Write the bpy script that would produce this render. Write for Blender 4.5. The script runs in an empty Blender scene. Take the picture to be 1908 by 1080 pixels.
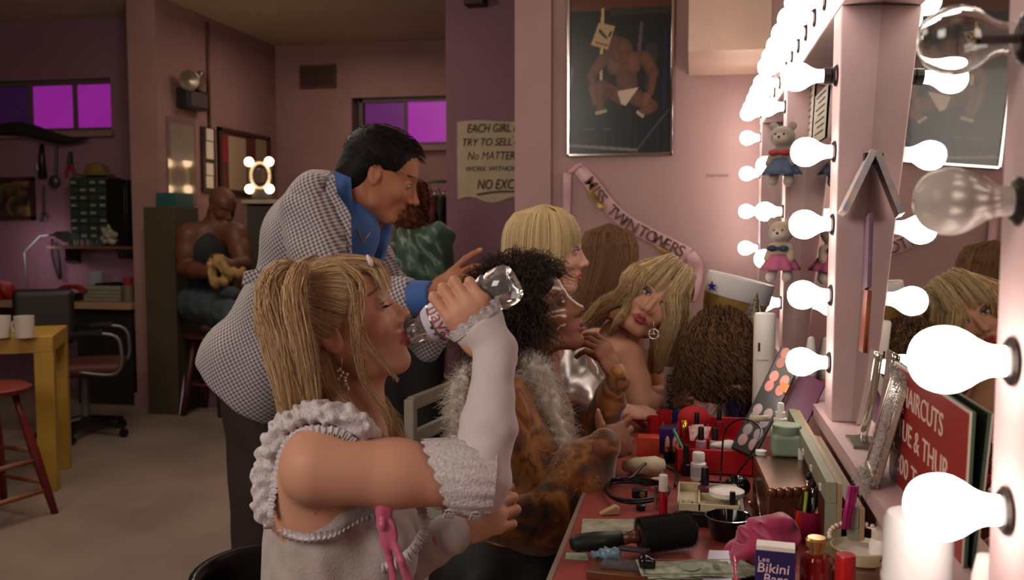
import bpy, math, random, time
import numpy as np
from mathutils import Vector, Matrix
T0 = time.time()
def DO(n): return True
random.seed(7); RNG = np.random.default_rng(11)
SC = bpy.context.scene
COL = SC.collection
PI = math.pi
# ------------------------------------------------------------- camera
YAW, PITCH, FPX = math.radians(11.18), math.radians(4.04), 1700.0
CAM = np.array([0.0, 0.0, 1.30])
_f = np.array([-math.sin(YAW)*math.cos(PITCH), math.cos(YAW)*math.cos(PITCH), -math.sin(PITCH)])
_r = np.array([math.cos(YAW), math.sin(YAW), 0.0])
_u = np.cross(_r, _f)
cam_d = bpy.data.cameras.new('camera'); cam = bpy.data.objects.new('camera', cam_d); COL.objects.link(cam)
cam_d.sensor_width = 36.0; cam_d.lens = 36.0*FPX/1908.0; cam_d.clip_start = 0.05; cam_d.clip_end = 60
cam.matrix_world = Matrix(((_r[0], _u[0], -_f[0], 0), (_r[1], _u[1], -_f[1], 0), (_r[2], _u[2], -_f[2], 1.30), (0, 0, 0, 1)))
SC.camera = cam
cam_d.dof.use_dof = True; cam_d.dof.focus_distance = 1.75; cam_d.dof.aperture_fstop = 5.6
def ray(px, py):
    return _f + _r*(px-954)/FPX + _u*(540-py)/FPX
def P(px, py, Y):
    d = ray(px, py); return CAM + d*((Y-CAM[1])/d[1])
def PX(px, py, X):
    d = ray(px, py); return CAM + d*((X-CAM[0])/d[0])
def PZ(px, py, z):
    d = ray(px, py); return CAM + d*((z-CAM[2])/d[2])
# ------------------------------------------------------------- world, view, lights
SC.view_settings.view_transform = 'Standard'; SC.view_settings.look = 'None'
SC.view_settings.gamma = 1.0; SC.view_settings.exposure = 0.0; SC.view_settings.use_curve_mapping = False
w = bpy.data.worlds.new('world'); SC.world = w; w.use_nodes = True
w.node_tree.nodes['Background'].inputs[0].default_value = (0.05, 0.03, 0.05, 1)
w.node_tree.nodes['Background'].inputs[1].default_value = 0.3
SC.cycles.use_denoising = True
SC.cycles.max_bounces = 8; SC.cycles.diffuse_bounces = 3; SC.cycles.glossy_bounces = 4
SC.cycles.transmission_bounces = 8; SC.cycles.transparent_max_bounces = 12
SC.cycles.sample_clamp_indirect = 4.0
SC.cycles.caustics_reflective = False; SC.cycles.caustics_refractive = False
def area(name, loc, aim, size, power, color, sy=None):
    l = bpy.data.lights.new(name, 'AREA'); l.energy = power; l.color = color; l.size = size
    if sy: l.shape = 'RECTANGLE'; l.size_y = sy
    o = bpy.data.objects.new(name, l); COL.objects.link(o); o.location = loc
    o.rotation_euler = (Vector(aim)-Vector(loc)).to_track_quat('-Z', 'Y').to_euler()
    return o
BULB_E = 12.5
area('room_light', (-2.4, 3.0, 2.8), (-2.4, 3.0, 0), 1.6, 27, (1.0, 0.84, 0.70))
area('back_light', (-2.6, 6.6, 2.8), (-2.6, 6.6, 0), 0.9, 10, (1.0, 0.80, 0.66))
area('fill_light', (-1.9, -0.9, 2.3), (-0.4, 1.8, 1.0), 1.3, 50, (1.0, 0.88, 0.78))
area('desk_light', (-5.0, 6.1, 1.15), (-5.0, 6.4, 0.9), 0.3, 0.8, (1.0, 0.85, 0.95))
pl_ = bpy.data.lights.new('ceiling_fill', 'POINT'); pl_.energy = 25; pl_.color = (1.0, 0.87, 0.70); pl_.shadow_soft_size = 0.15  # added point light without a fixture, brightens the ceiling from above the frame
po_ = bpy.data.objects.new('ceiling_fill', pl_); COL.objects.link(po_); po_.location = (-2.6, 4.2, 2.52)

# ------------------------------------------------------------- materials
MATS = {}
def srgb(h):
    if isinstance(h, str):
        h = h.lstrip('#'); c = [int(h[i:i+2], 16)/255 for i in (0, 2, 4)]
    else: c = list(h)
    return tuple((x/12.92 if x <= 0.04045 else ((x+0.055)/1.055)**2.4) for x in c)
def mat(name, col='#808080', rough=0.6, metal=0.0, spec=0.5, emit=0.0, ecol=None, trans=0.0, ior=1.45, alpha=1.0,
        noise=0.0, nscale=8.0, bump=0.0, bscale=60.0, attr=False, sheen=0.0, coat=0.0, col2=None, sss=0.0, stretch=None):
    if name in MATS: return MATS[name]
    m = bpy.data.materials.new(name); m.use_nodes = True; nt = m.node_tree; b = nt.nodes['Principled BSDF']
    c = srgb(col)
    b.inputs['Base Color'].default_value = (*c, 1); b.inputs['Roughness'].default_value = rough
    b.inputs['Metallic'].default_value = metal; b.inputs['Specular IOR Level'].default_value = spec
    b.inputs['IOR'].default_value = ior; b.inputs['Transmission Weight'].default_value = trans
    b.inputs['Alpha'].default_value = alpha; b.inputs['Coat Weight'].default_value = coat
    b.inputs['Sheen Weight'].default_value = sheen; b.inputs['Subsurface Weight'].default_value = sss
    if sss: b.inputs['Subsurface Radius'].default_value = (0.012, 0.005, 0.003); b.inputs['Subsurface Scale'].default_value = 1.0
    if emit: b.inputs['Emission Color'].default_value = (*srgb(ecol or col), 1); b.inputs['Emission Strength'].default_value = emit
    src = None
    tc = nt.nodes.new('ShaderNodeTexCoord')
    def vec():
        if stretch:
            mp = nt.nodes.new('ShaderNodeMapping'); mp.inputs['Scale'].default_value = stretch
            nt.links.new(tc.outputs['Object'], mp.inputs[0]); return mp.outputs[0]
        return tc.outputs['Object']
    if attr:
        a = nt.nodes.new('ShaderNodeAttribute'); a.attribute_name = 'Col'; src = a.outputs['Color']
    if noise:
        n = nt.nodes.new('ShaderNodeTexNoise'); n.inputs['Scale'].default_value = nscale; n.inputs['Detail'].default_value = 6
        nt.links.new(vec(), n.inputs['Vector'])
        mx = nt.nodes.new('ShaderNodeMix'); mx.data_type = 'RGBA'
        rp = nt.nodes.new('ShaderNodeMapRange'); rp.inputs[1].default_value = 0.35; rp.inputs[2].default_value = 0.65
        nt.links.new(n.outputs['Fac'], rp.inputs[0]); nt.links.new(rp.outputs[0], mx.inputs['Factor'])
        if src is not None:
            mx.blend_type = 'MULTIPLY'; nt.links.new(src, mx.inputs['A']); v = 1-noise; mx.inputs['B'].default_value = (v, v, v, 1)
        else:
            c2 = srgb(col2) if col2 else tuple(x*(1-noise) for x in c)
            mx.inputs['A'].default_value = (*c, 1); mx.inputs['B'].default_value = (*c2, 1)
        src = mx.outputs['Result']
    if src is not None: nt.links.new(src, b.inputs['Base Color'])
    if bump:
        n2 = nt.nodes.new('ShaderNodeTexNoise'); n2.inputs['Scale'].default_value = bscale; n2.inputs['Detail'].default_value = 4
        nt.links.new(vec(), n2.inputs['Vector'])
        bp = nt.nodes.new('ShaderNodeBump'); bp.inputs['Strength'].default_value = bump; bp.inputs['Distance'].default_value = 0.004
        nt.links.new(n2.outputs['Fac'], bp.inputs['Height']); nt.links.new(bp.outputs[0], b.inputs['Normal'])
    MATS[name] = m
    return m
def glass(name, col=(1, 1, 1), rough=0.0, ior=1.45, mixt=0.0):
    return mat(name, col, rough, trans=1.0, ior=ior)
# ------------------------------------------------------------- objects
def thing(name, label, cat, loc, group=None, kind=None):
    o = bpy.data.objects.new(name, None); COL.objects.link(o); o.empty_display_size = 0.05
    o.location = Vector([float(v) for v in loc]); o['label'] = label; o['category'] = cat
    if group: o['group'] = group
    return o
def tag(o, label, cat=None, group=None, kind=None):
    if label: o['label'] = label
    if cat: o['category'] = cat
    if group: o['group'] = group
    if kind: o['kind'] = kind
    return o
def root_of(o):
    while o.parent: o = o.parent
    return o
def emit(name, V, F, m, parent=None, smooth=False, cols=None, kind=None, bevel=0.0, bseg=2, anchor=None, auto=False):
    """V world-space vertices, F faces (array or list); becomes one mesh object"""
    V = np.asarray(V, dtype=np.float64).reshape(-1, 3)
    if parent is None:
        loc = np.array([(V[:, 0].min()+V[:, 0].max())/2, (V[:, 1].min()+V[:, 1].max())/2, V[:, 2].min()]) if anchor is None else np.array(anchor)
    else: loc = np.array(root_of(parent).location)
    V = V-loc
    me = bpy.data.meshes.new(name)
    if isinstance(F, np.ndarray) and F.ndim == 2:
        n, k = F.shape
        me.vertices.add(len(V)); me.vertices.foreach_set('co', V.astype(np.float32).ravel())
        me.loops.add(n*k); me.loops.foreach_set('vertex_index', F.astype(np.int32).ravel())
        me.polygons.add(n); me.polygons.foreach_set('loop_start', np.arange(0, n*k, k, dtype=np.int32))
        try: me.polygons.foreach_set('loop_total', np.full(n, k, dtype=np.int32))
        except Exception: pass
        me.update(calc_edges=True); me.validate()
    else:
        me.from_pydata([tuple(v) for v in V], [], [list(map(int, f)) for f in F]); me.update()
    if cols is not None and len(me.vertices) == len(V):
        ca = me.color_attributes.new('Col', 'FLOAT_COLOR', 'POINT')
        c4 = np.ones((len(V), 4), dtype=np.float32); c4[:, :3] = cols; ca.data.foreach_set('color', c4.ravel())
    if smooth: me.polygons.foreach_set('use_smooth', np.ones(len(me.polygons), dtype=bool))
    for mm in (m if isinstance(m, (list, tuple)) else [m]): me.materials.append(mm)
    o = bpy.data.objects.new(name, me); COL.objects.link(o)
    if parent is None: o.location = Vector(loc)
    else: o.parent = parent
    if bevel:
        bm = o.modifiers.new('b', 'BEVEL'); bm.width = bevel; bm.segments = bseg; bm.limit_method = 'ANGLE'; bm.angle_limit = 0.7
    if auto or bevel:
        try: me.set_sharp_from_angle(angle=0.7); me.polygons.foreach_set('use_smooth', np.ones(len(me.polygons), dtype=bool))
        except Exception: pass
    if kind: o['kind'] = kind
    return o
def rotz(a): c, s = math.cos(a), math.sin(a); return np.array([[c, -s, 0], [s, c, 0], [0, 0, 1.0]])
def rotx(a): c, s = math.cos(a), math.sin(a); return np.array([[1.0, 0, 0], [0, c, -s], [0, s, c]])
def roty(a): c, s = math.cos(a), math.sin(a); return np.array([[c, 0, s], [0, 1.0, 0], [-s, 0, c]])
def unit(v): v = np.asarray(v, float); return v/max(1e-9, np.linalg.norm(v))
def frame(z, x=(1, 0, 0)):
    z = unit(z); x = np.asarray(x, float); x = x-z*np.dot(x, z)
    if np.linalg.norm(x) < 1e-4: x = np.array([0, 1.0, 0])-z*z[1]
    x = unit(x); y = np.cross(z, x); return np.stack([x, y, z], 1)
I3 = np.eye(3)
class G:
    """geometry collector; every method takes world coordinates or a local frame R (3x3) and origin o"""
    def __init__(s, R=I3, o=(0, 0, 0)): s.V = []; s.F = []; s.n = 0; s.R = np.asarray(R); s.o = np.asarray(o, float); s.C = []
    def add(s, V, F, c=None):
        V = np.asarray(V, float).reshape(-1, 3)@s.R.T+s.o; s.V.append(V)
        s.F += [[i+s.n for i in f] for f in F]; s.n += len(V)
        s.C.append(np.tile(np.asarray(srgb(c) if c is not None else (1, 1, 1)), (len(V), 1))); return s
    def box(s, lo, hi, R=None, o=None, c=None):
        a, b = lo, hi
        V = np.array([[a[0], a[1], a[2]], [b[0], a[1], a[2]], [b[0], b[1], a[2]], [a[0], b[1], a[2]], [a[0], a[1], b[2]], [b[0], a[1], b[2]], [b[0], b[1], b[2]], [a[0], b[1], b[2]]], float)
        if R is not None: V = V@np.asarray(R).T
        if o is not None: V = V+np.asarray(o)
        return s.add(V, [[0, 3, 2, 1], [4, 5, 6, 7], [0, 1, 5, 4], [1, 2, 6, 5], [2, 3, 7, 6], [3, 0, 4, 7]], c)
    def cbox(s, c, size, R=None, col=None):
        h = np.asarray(size)/2; return s.box(-h, h, R, c, col)
    def bar(s, a, b, w, t, up=(0, 0, 1), c=None):
        a = np.asarray(a, float); b = np.asarray(b, float); L = np.linalg.norm(b-a)
        return s.box((-w/2, -t/2, 0), (w/2, t/2, L), frame(b-a, np.cross(up, b-a) if np.linalg.norm(np.cross(up, b-a)) > 1e-5 else (1, 0, 0)), a, c)
    def lathe(s, prof, n=24, R=None, o=None, c=None, caps=True, sx=1.0, sy=1.0):
        V = []; F = []
        for r, z in prof:
            for i in range(n):
                a = 2*PI*i/n; V.append((r*math.cos(a)*sx, r*math.sin(a)*sy, z))
        for j in range(len(prof)-1):
            for i in range(n):
                k = (i+1) % n; F.append([j*n+i, j*n+k, (j+1)*n+k, (j+1)*n+i])
        if caps: F.append(list(range(n))[::-1]); F.append([(len(prof)-1)*n+i for i in range(n)])
        V = np.array(V)
        if R is not None: V = V@np.asarray(R).T
        if o is not None: V = V+np.asarray(o)
        return s.add(V, F, c)
    def tube(s, pts, r, n=8, c=None, caps=True, flat=1.0):
        pts = np.asarray(pts, float); m = len(pts); r = np.full(m, r) if np.isscalar(r) else np.asarray(r)
        V = []; F = []; x = None
        for i in range(m):
            t = unit(pts[min(i+1, m-1)]-pts[max(i-1, 0)])
            if x is None: x = np.cross(t, (0, 0, 1.0)) if abs(t[2]) < 0.9 else np.cross(t, (1.0, 0, 0))
            x = unit(x-t*np.dot(x, t)); y = np.cross(t, x)
            for k in range(n):
                a = 2*PI*k/n; V.append(pts[i]+r[i]*(math.cos(a)*x+math.sin(a)*y*flat))
        for j in range(m-1):
            for i in range(n):
                k = (i+1) % n; F.append([j*n+i, j*n+k, (j+1)*n+k, (j+1)*n+i])
        if caps: F.append(list(range(n))[::-1]); F.append([(m-1)*n+i for i in range(n)])
        return s.add(V, F, c)
    def prism(s, pts, t, R=None, o=None, c=None):
        """polygon in local xy, thickness along z (0..t)"""
        n = len(pts); V = [(p[0], p[1], 0) for p in pts]+[(p[0], p[1], t) for p in pts]
        F = [list(range(n))[::-1], [n+i for i in range(n)]]+[[i, (i+1) % n, n+(i+1) % n, n+i] for i in range(n)]
        V = np.array(V, float)
        if R is not None: V = V@np.asarray(R).T
        if o is not None: V = V+np.asarray(o)
        return s.add(V, F, c)
    def ball(s, c0, r, n=12, m=8, c=None, R=None):
        r = np.full(3, r) if np.isscalar(r) else np.asarray(r)
        V = [(0, 0, -1)]; F = []
        for j in range(1, m):
            p = -PI/2+PI*j/m
            for i in range(n): a = 2*PI*i/n; V.append((math.cos(a)*math.cos(p), math.sin(a)*math.cos(p), math.sin(p)))
        V.append((0, 0, 1)); top = len(V)-1
        for i in range(n):
            k = (i+1) % n; F.append([0, 1+k, 1+i]); F.append([top, top-n+i, top-n+k])
            for j in range(m-2): F.append([1+j*n+i, 1+j*n+k, 1+(j+1)*n+k, 1+(j+1)*n+i])
        V = np.array(V)*r
        if R is not None: V = V@np.asarray(R).T
        return s.add(V+np.asarray(c0), F, c)
    def out(s, name, m, parent=None, smooth=False, bevel=0.0, kind=None, cols=False, auto=False, bseg=2):
        return emit(name, np.concatenate(s.V), s.F, m, parent, smooth, np.concatenate(s.C) if cols else None, kind, bevel, bseg, auto=auto)
def text(name, body, size, R, o, m, parent=None, ext=0.0008, align='LEFT', sx=1.0, shear=0.0, offset=0.0):
    cu = bpy.data.curves.new('t', 'FONT'); cu.body = body; cu.size = size; cu.extrude = ext; cu.align_x = align
    cu.shear = shear; cu.resolution_u = 3; cu.offset = offset
    ob = bpy.data.objects.new('t', cu); COL.objects.link(ob)
    dg = bpy.context.evaluated_depsgraph_get(); me = bpy.data.meshes.new_from_object(ob.evaluated_get(dg))
    V = np.array([v.co[:] for v in me.vertices]); F = [list(p.vertices) for p in me.polygons]
    bpy.data.objects.remove(ob); bpy.data.curves.remove(cu); bpy.data.meshes.remove(me)
    V[:, 0] *= sx
    return emit(name, V@np.asarray(R).T+np.asarray(o), F, m, parent)
def dup(o, delta, label=None, names=True):
    """copy a thing with its parts and sub-parts"""
    def cp(s, par):
        c = s.copy(); COL.objects.link(c); c.parent = par
        for ch in s.children: cp(ch, c)
        return c
    r = cp(o, None); r.location = o.location+Vector([float(x) for x in delta])
    if label: r['label'] = label
    return r

def catmull(pts, m):
    pts = np.asarray(pts, float); n = len(pts); t = np.linspace(0, n-1, m); i = np.minimum(t.astype(int), n-2); f = (t-i)[:, None]
    p0 = pts[np.maximum(i-1, 0)]; p1 = pts[i]; p2 = pts[i+1]; p3 = pts[np.minimum(i+2, n-1)]
    return 0.5*(2*p1+(p2-p0)*f+(2*p0-5*p1+4*p2-p3)*f*f+(3*p1-p0-3*p2+p3)*f**3)
# ------------------------------------------------------------- implicit modelling: smooth unions meshed by sparse surface nets
class S:
    def __init__(s): s.p = []
    def _a(s, kind, data, c, R, k, op, col):
        s.p.append((kind, data, k, op, None if col is None else np.array(srgb(col), np.float32), np.asarray(c, float), float(R))); return s
    def cap(s, a, b, r1, r2=None, k=0.01, op='u', col=None):
        a = np.asarray(a, float); b = np.asarray(b, float); r2 = r1 if r2 is None else r2
        return s._a('c', (a, b-a, max(1e-9, float(np.dot(b-a, b-a))), r1, r2), (a+b)/2, np.linalg.norm(b-a)/2+max(r1, r2), k, op, col)
    def path(s, pts, rs, k=0.01, op='u', col=None):
        rs = [rs]*len(pts) if np.isscalar(rs) else rs
        for i in range(len(pts)-1): s.cap(pts[i], pts[i+1], rs[i], rs[i+1], k, op, col)
        return s
    def ell(s, c, r, R=None, k=0.01, op='u', col=None):
        r = np.asarray(r, float); return s._a('e', (np.asarray(c, float), r, I3 if R is None else np.asarray(R, float)), c, r.max(), k, op, col)
    def sph(s, c, r, k=0.01, op='u', col=None): return s.cap(c, c, r, r, k, op, col)
    def box(s, c, hs, R=None, rd=0.005, k=0.01, op='u', col=None):
        hs = np.asarray(hs, float); return s._a('b', (np.asarray(c, float), hs, I3 if R is None else np.asarray(R, float), rd), c, np.linalg.norm(hs), k, op, col)
    def half(s, p, n, k=0.004, op='i', col=None): return s._a('h', (np.asarray(p, float), unit(n)), p, 1e6, k, op, col)
    def infl(s, t, col=None):
        q = S()
        for (kind, d, k, op, c, ce, R) in s.p:
            if op in ('u',):
                if kind == 'c': d = (d[0], d[1], d[2], d[3]+t, d[4]+t)
                elif kind == 'e': d = (d[0], d[1]+t, d[2])
                elif kind == 'b': d = (d[0], d[1]+t, d[2], d[3]+t)
                q.p.append((kind, d, k+abs(t)*1.0, op, None if col is None else np.array(srgb(col), np.float32), ce, R+t))
        return q
def prim_d(kind, d, Q):
    if kind == 'c':
        a, ba, L, r1, r2 = d; q = Q-a.astype(np.float32); t = np.clip(q@(ba/L).astype(np.float32), 0, 1)
        q = q-t[:, None]*ba.astype(np.float32); return np.sqrt(np.einsum('ij,ij->i', q, q))-(r1+t*(r2-r1))
    if kind == 'e':
        c, r, R = d; q = ((Q-c.astype(np.float32))@R.astype(np.float32))/r.astype(np.float32)
        k0 = np.sqrt(np.einsum('ij,ij->i', q, q)); q /= r.astype(np.float32); k1 = np.sqrt(np.einsum('ij,ij->i', q, q))+1e-6
        return k0*(k0-1)/k1
    if kind == 'b':
        c, hs, R, rd = d; q = np.abs((Q-c.astype(np.float32))@R.astype(np.float32))-(hs-rd).astype(np.float32)
        m = np.maximum(q, 0); return np.sqrt(np.einsum('ij,ij->i', m, m))+np.minimum(q.max(1), 0)-rd
    if kind == 'h':
        p, n = d; return (Q-p.astype(np.float32))@n.astype(np.float32)
    if kind == 'f': return d(Q)
def s_eval(prims, Q, want=False, base=(0.5, 0.5, 0.5), disp=None):
    d = np.full(len(Q), 10.0, np.float32); C = None
    if want: C = np.tile(np.array(base, np.float32), (len(Q), 1))
    for (kind, dat, k, op, col, ce, R) in prims:
        if op == 'p':
            if want:
                di = prim_d(kind, dat, Q); h = np.clip(0.5-di/max(k, 1e-5), 0, 1)[:, None]; C = C*(1-h)+col*h
            continue
        di = prim_d(kind, dat, Q); k = max(k, 1e-5)
        if op == 'u':
            h = np.clip(0.5+0.5*(d-di)/k, 0, 1)
            if want and col is not None: hh = h[:, None]; C = C*(1-hh)+col*hh
            d = d+(di-d)*h-k*h*(1-h)
        elif op == 's':
            h = np.clip(0.5-0.5*(d+di)/k, 0, 1); d = d+(-di-d)*h+k*h*(1-h)
            if want and col is not None: hh = h[:, None]; C = C*(1-hh)+col*hh
        elif op == 'i':
            h = np.clip(0.5-0.5*(d-di)/k, 0, 1); d = di+(d-di)*(1-h)+k*h*(1-h)
    if disp is not None: d = d+disp(Q)
    return (d, C) if want else d
def s_mesh(sd, h, base=(0.5, 0.5, 0.5), lo=None, hi=None, disp=None, amp=0.0, B=14, paint=None):
    prims = sd.p
    us = [q for q in prims if q[3] == 'u' and q[6] < 1e5]
    l0 = np.min([q[5]-q[6] for q in us], 0)-3*h-amp; h0 = np.max([q[5]+q[6] for q in us], 0)+3*h+amp
    if lo is not None: l0 = np.maximum(l0, lo)
    if hi is not None: h0 = np.minimum(h0, hi)
    nb = np.ceil((h0-l0)/(h*B)).astype(int)
    CE = np.array([q[5] for q in prims]); RR = np.array([q[6] for q in prims]); KK = np.array([q[2] if q[3] != 'p' else 0.004 for q in prims])
    hd = h*B*math.sqrt(3)/2
    ax = np.arange(B+1); gi, gj, gk = np.meshgrid(ax, ax, ax, indexing='ij'); G3 = np.stack([gi, gj, gk], -1).reshape(-1, 3)
    N = (nb*B+4).astype(np.int64)
    keys = []; pos = []; cols = []; quads = []
    n1 = B+1
    corner = np.array([[i, j, k] for i in (0, 1) for j in (0, 1) for k in (0, 1)])
    edges = [(0, 4), (1, 5), (2, 6), (3, 7), (0, 2), (1, 3), (4, 6), (5, 7), (0, 1), (2, 3), (4, 5), (6, 7)]
    bi, bj, bk = np.meshgrid(*[np.arange(n) for n in nb], indexing='ij'); BL = np.stack([bi, bj, bk], -1).reshape(-1, 3)
    BC = l0+(BL+0.5)*(h*B)
    # coarse cull
    near = []
    for q, c in enumerate(BC):
        dist = np.linalg.norm(CE-c, axis=1)-RR; m = dist < hd*1.02+KK+amp+0.004; m = np.where(m)[0]
        if len(m) == 0 or not any(prims[i][3] == 'u' for i in m): continue
        pp = [prims[i] for i in m]
        dc = s_eval(pp, c[None].astype(np.float32), disp=disp)[0]
        if abs(dc) > hd*1.45+amp+0.003: continue
        near.append((q, pp))
    for q, pp in near:
        b0 = BL[q]*B; Q = (l0+(b0+G3)*h).astype(np.float32)
        d = s_eval(pp, Q, disp=disp).reshape(n1, n1, n1)
        neg = d < 0
        if neg.all() or not neg.any(): continue
        st = np.stack([neg[c[0]:B+c[0], c[1]:B+c[1], c[2]:B+c[2]] for c in corner], -1); sm = st.sum(-1)
        act = np.argwhere((sm > 0) & (sm < 8))
        if len(act):
            dv = np.stack([d[act[:, 0]+c[0], act[:, 1]+c[1], act[:, 2]+c[2]] for c in corner], 1)
            acc = np.zeros((len(act), 3)); cnt = np.zeros(len(act))
            for a, b in edges:
                da, db = dv[:, a], dv[:, b]; m = (da < 0) != (db < 0); t = np.where(m, da/np.where(np.abs(da-db) < 1e-12, 1, da-db), 0)
                pt = corner[a]+t[:, None]*(corner[b]-corner[a]); acc += pt*m[:, None]; cnt += m
            v = act+acc/cnt[:, None]; wp = l0+(b0+v)*h
            pos.append(wp); gidx = act+b0; keys.append((gidx[:, 0]*N[1]+gidx[:, 1])*N[2]+gidx[:, 2])
            cols.append(s_eval(pp, wp.astype(np.float32), True, base)[1])
        for axx in range(3):
            sl = [slice(0, B)]*3; sl2 = [slice(0, B)]*3; sl2[axx] = slice(1, B+1)
            a = neg[tuple(sl)]; b = neg[tuple(sl2)]; e = np.argwhere(a != b)
            if not len(e): continue
            fl = a[e[:, 0], e[:, 1], e[:, 2]]; g = e+b0
            o1 = np.zeros(3, int); o2 = np.zeros(3, int); o1[(axx+1) % 3] = 1; o2[(axx+2) % 3] = 1
            qd = []
            for off in (0*o1, o1, o1+o2, o2):
                c = g-off; bad = (c < 0).any(1); kk = (c[:, 0]*N[1]+c[:, 1])*N[2]+c[:, 2]; kk[bad] = -1; qd.append(kk)
            qd = np.stack(qd, 1); qd[~fl] = qd[~fl][:, ::-1]; quads.append(qd)
    if not pos: return np.zeros((0, 3)), np.zeros((0, 4), int), np.zeros((0, 3))
    keys = np.concatenate(keys); pos = np.concatenate(pos); cols = np.concatenate(cols); quads = np.concatenate(quads)
    o = np.argsort(keys); ks = keys[o]
    ix = np.searchsorted(ks, quads); ix[ix >= len(ks)] = 0; ok = (ks[ix] == quads).all(1)
    F = o[ix[ok]]
    if paint is not None: cols = paint(pos, cols)
    return pos, F, cols
def s_out(name, sd, h, m, parent=None, base='#888888', regions=(), disp=None, amp=0.0, lo=None, hi=None, paint=None, kind=None):
    """regions: list of (lo, hi, h) meshed finer; the main mesh is used elsewhere (small overlap)"""
    V, F, C = s_mesh(sd, h, srgb(base), lo, hi, disp, amp, paint=paint)
    Vs, Fs, Cs = [], [], []
    if regions:
        fc = V[F].mean(1); keep = np.ones(len(F), bool)
        for (a, b, hh) in regions: keep &= ~((fc > np.asarray(a)+1.2*h) & (fc < np.asarray(b)-1.2*h)).all(1)
        F = F[keep]
    Vs.append(V); Fs.append(F); Cs.append(C); n = len(V)
    for (a, b, hh) in regions:
        v, f, c = s_mesh(sd, hh, srgb(base), np.asarray(a), np.asarray(b), disp, amp, paint=paint)
        # trim ragged border beyond region bounds
        Vs.append(v); Fs.append(f+n); Cs.append(c); n += len(v)
    V = np.concatenate(Vs); F = np.concatenate(Fs); C = np.concatenate(Cs)
    used = np.zeros(len(V), bool); used[F.ravel()] = True; mp = np.cumsum(used)-1
    V = V[used]; C = C[used]; F = mp[F]
    return emit(name, V, F, m, parent, True, C, kind)
# ------------------------------------------------------------- strands
def strands(paths, r, cols, sides=3, taper=0.35):
    """paths (n,m,3) -> tubes; cols (n,3) linear"""
    P_ = np.asarray(paths, float); n, m, _ = P_.shape
    T = np.gradient(P_, axis=1); T /= np.linalg.norm(T, axis=2, keepdims=True)+1e-9
    ref = RNG.normal(size=(n, 1, 3)); X = np.cross(T, np.broadcast_to(ref, T.shape)); X /= np.linalg.norm(X, axis=2, keepdims=True)+1e-9
    Yv = np.cross(T, X)
    rr = (r if not np.isscalar(r) else np.full(n, r))[:, None]*(1-(1-taper)*np.linspace(0, 1, m)[None]**2)
    V = np.stack([P_+rr[..., None]*(math.cos(2*PI*k/sides)*X+math.sin(2*PI*k/sides)*Yv) for k in range(sides)], 2)  # n,m,s,3
    idx = np.arange(n*m*sides).reshape(n, m, sides)
    F = np.stack([idx[:, :-1, :], np.roll(idx, -1, 2)[:, :-1, :], np.roll(idx, -1, 2)[:, 1:, :], idx[:, 1:, :]], -1).reshape(-1, 4)
    C = np.repeat(np.asarray(cols), m*sides, axis=0)
    return V.reshape(-1, 3), F, C
def lock(guide, n, spread, m=14, wave=0.0, wfreq=3.0, curl=0.0, cfreq=6.0, start=1.0, end=1.0, squash=None):
    """n strands following a guide; spread scalar or per-guide-point list"""
    g = catmull(guide, m); sp = np.interp(np.linspace(0, 1, m), np.linspace(0, 1, len(spread)), spread) if not np.isscalar(spread) else np.full(m, spread)
    off = RNG.normal(size=(n, 3)); off /= np.linalg.norm(off, axis=1, keepdims=True); off *= RNG.uniform(0.15, 1, size=(n, 1))**0.6
    if squash is not None: off = off*np.asarray(squash)
    out = g[None]+off[:, None]*sp[None, :, None]
    t = np.linspace(0, 1, m)
    if wave:
        ph = RNG.uniform(0, 6.28, (n, 1)); dirs = RNG.normal(size=(n, 3)); out = out+(np.sin(t[None]*wfreq*6.28*RNG.uniform(0.7, 1.3, (n, 1))+ph)*wave)[..., None]*dirs[:, None]*np.minimum(1, t*3)[None, :, None]
    if curl:
        T = np.gradient(g, axis=0); T /= np.linalg.norm(T, axis=1, keepdims=True); X = np.cross(T, (0.3, 1, 0.2)); X /= np.linalg.norm(X, axis=1, keepdims=True); Yv = np.cross(T, X)
        ph = RNG.uniform(0, 6.28, (n, 1)); a = t[None]*cfreq*6.28*RNG.uniform(0.8, 1.2, (n, 1))+ph; cr = curl*RNG.uniform(0.5, 1.2, (n, 1))
        out = out+(cr*np.cos(a))[..., None]*X[None]+(cr*np.sin(a))[..., None]*Yv[None]
    return out
def hair_cols(n, c1, c2, var=0.12):
    a = np.array(srgb(c1)); b = np.array(srgb(c2)); t = RNG.uniform(0, 1, (n, 1))
    return (a*(1-t)+b*t)*RNG.uniform(1-var, 1+var, (n, 1))
def waveD(dirs, amp):
    """wrinkle displacement: list of (direction, frequency, phase)"""
    D = [(unit(d).astype(np.float32), f, p) for d, f, p in dirs]
    def fn(Q):
        a = np.zeros(len(Q), np.float32)
        for i, (d, f, p) in enumerate(D):
            a += np.sin(Q@d*f+p+1.4*np.sin(Q@np.roll(d, 1)*f*0.43+i))
        return a*amp/len(D)
    return fn
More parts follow.
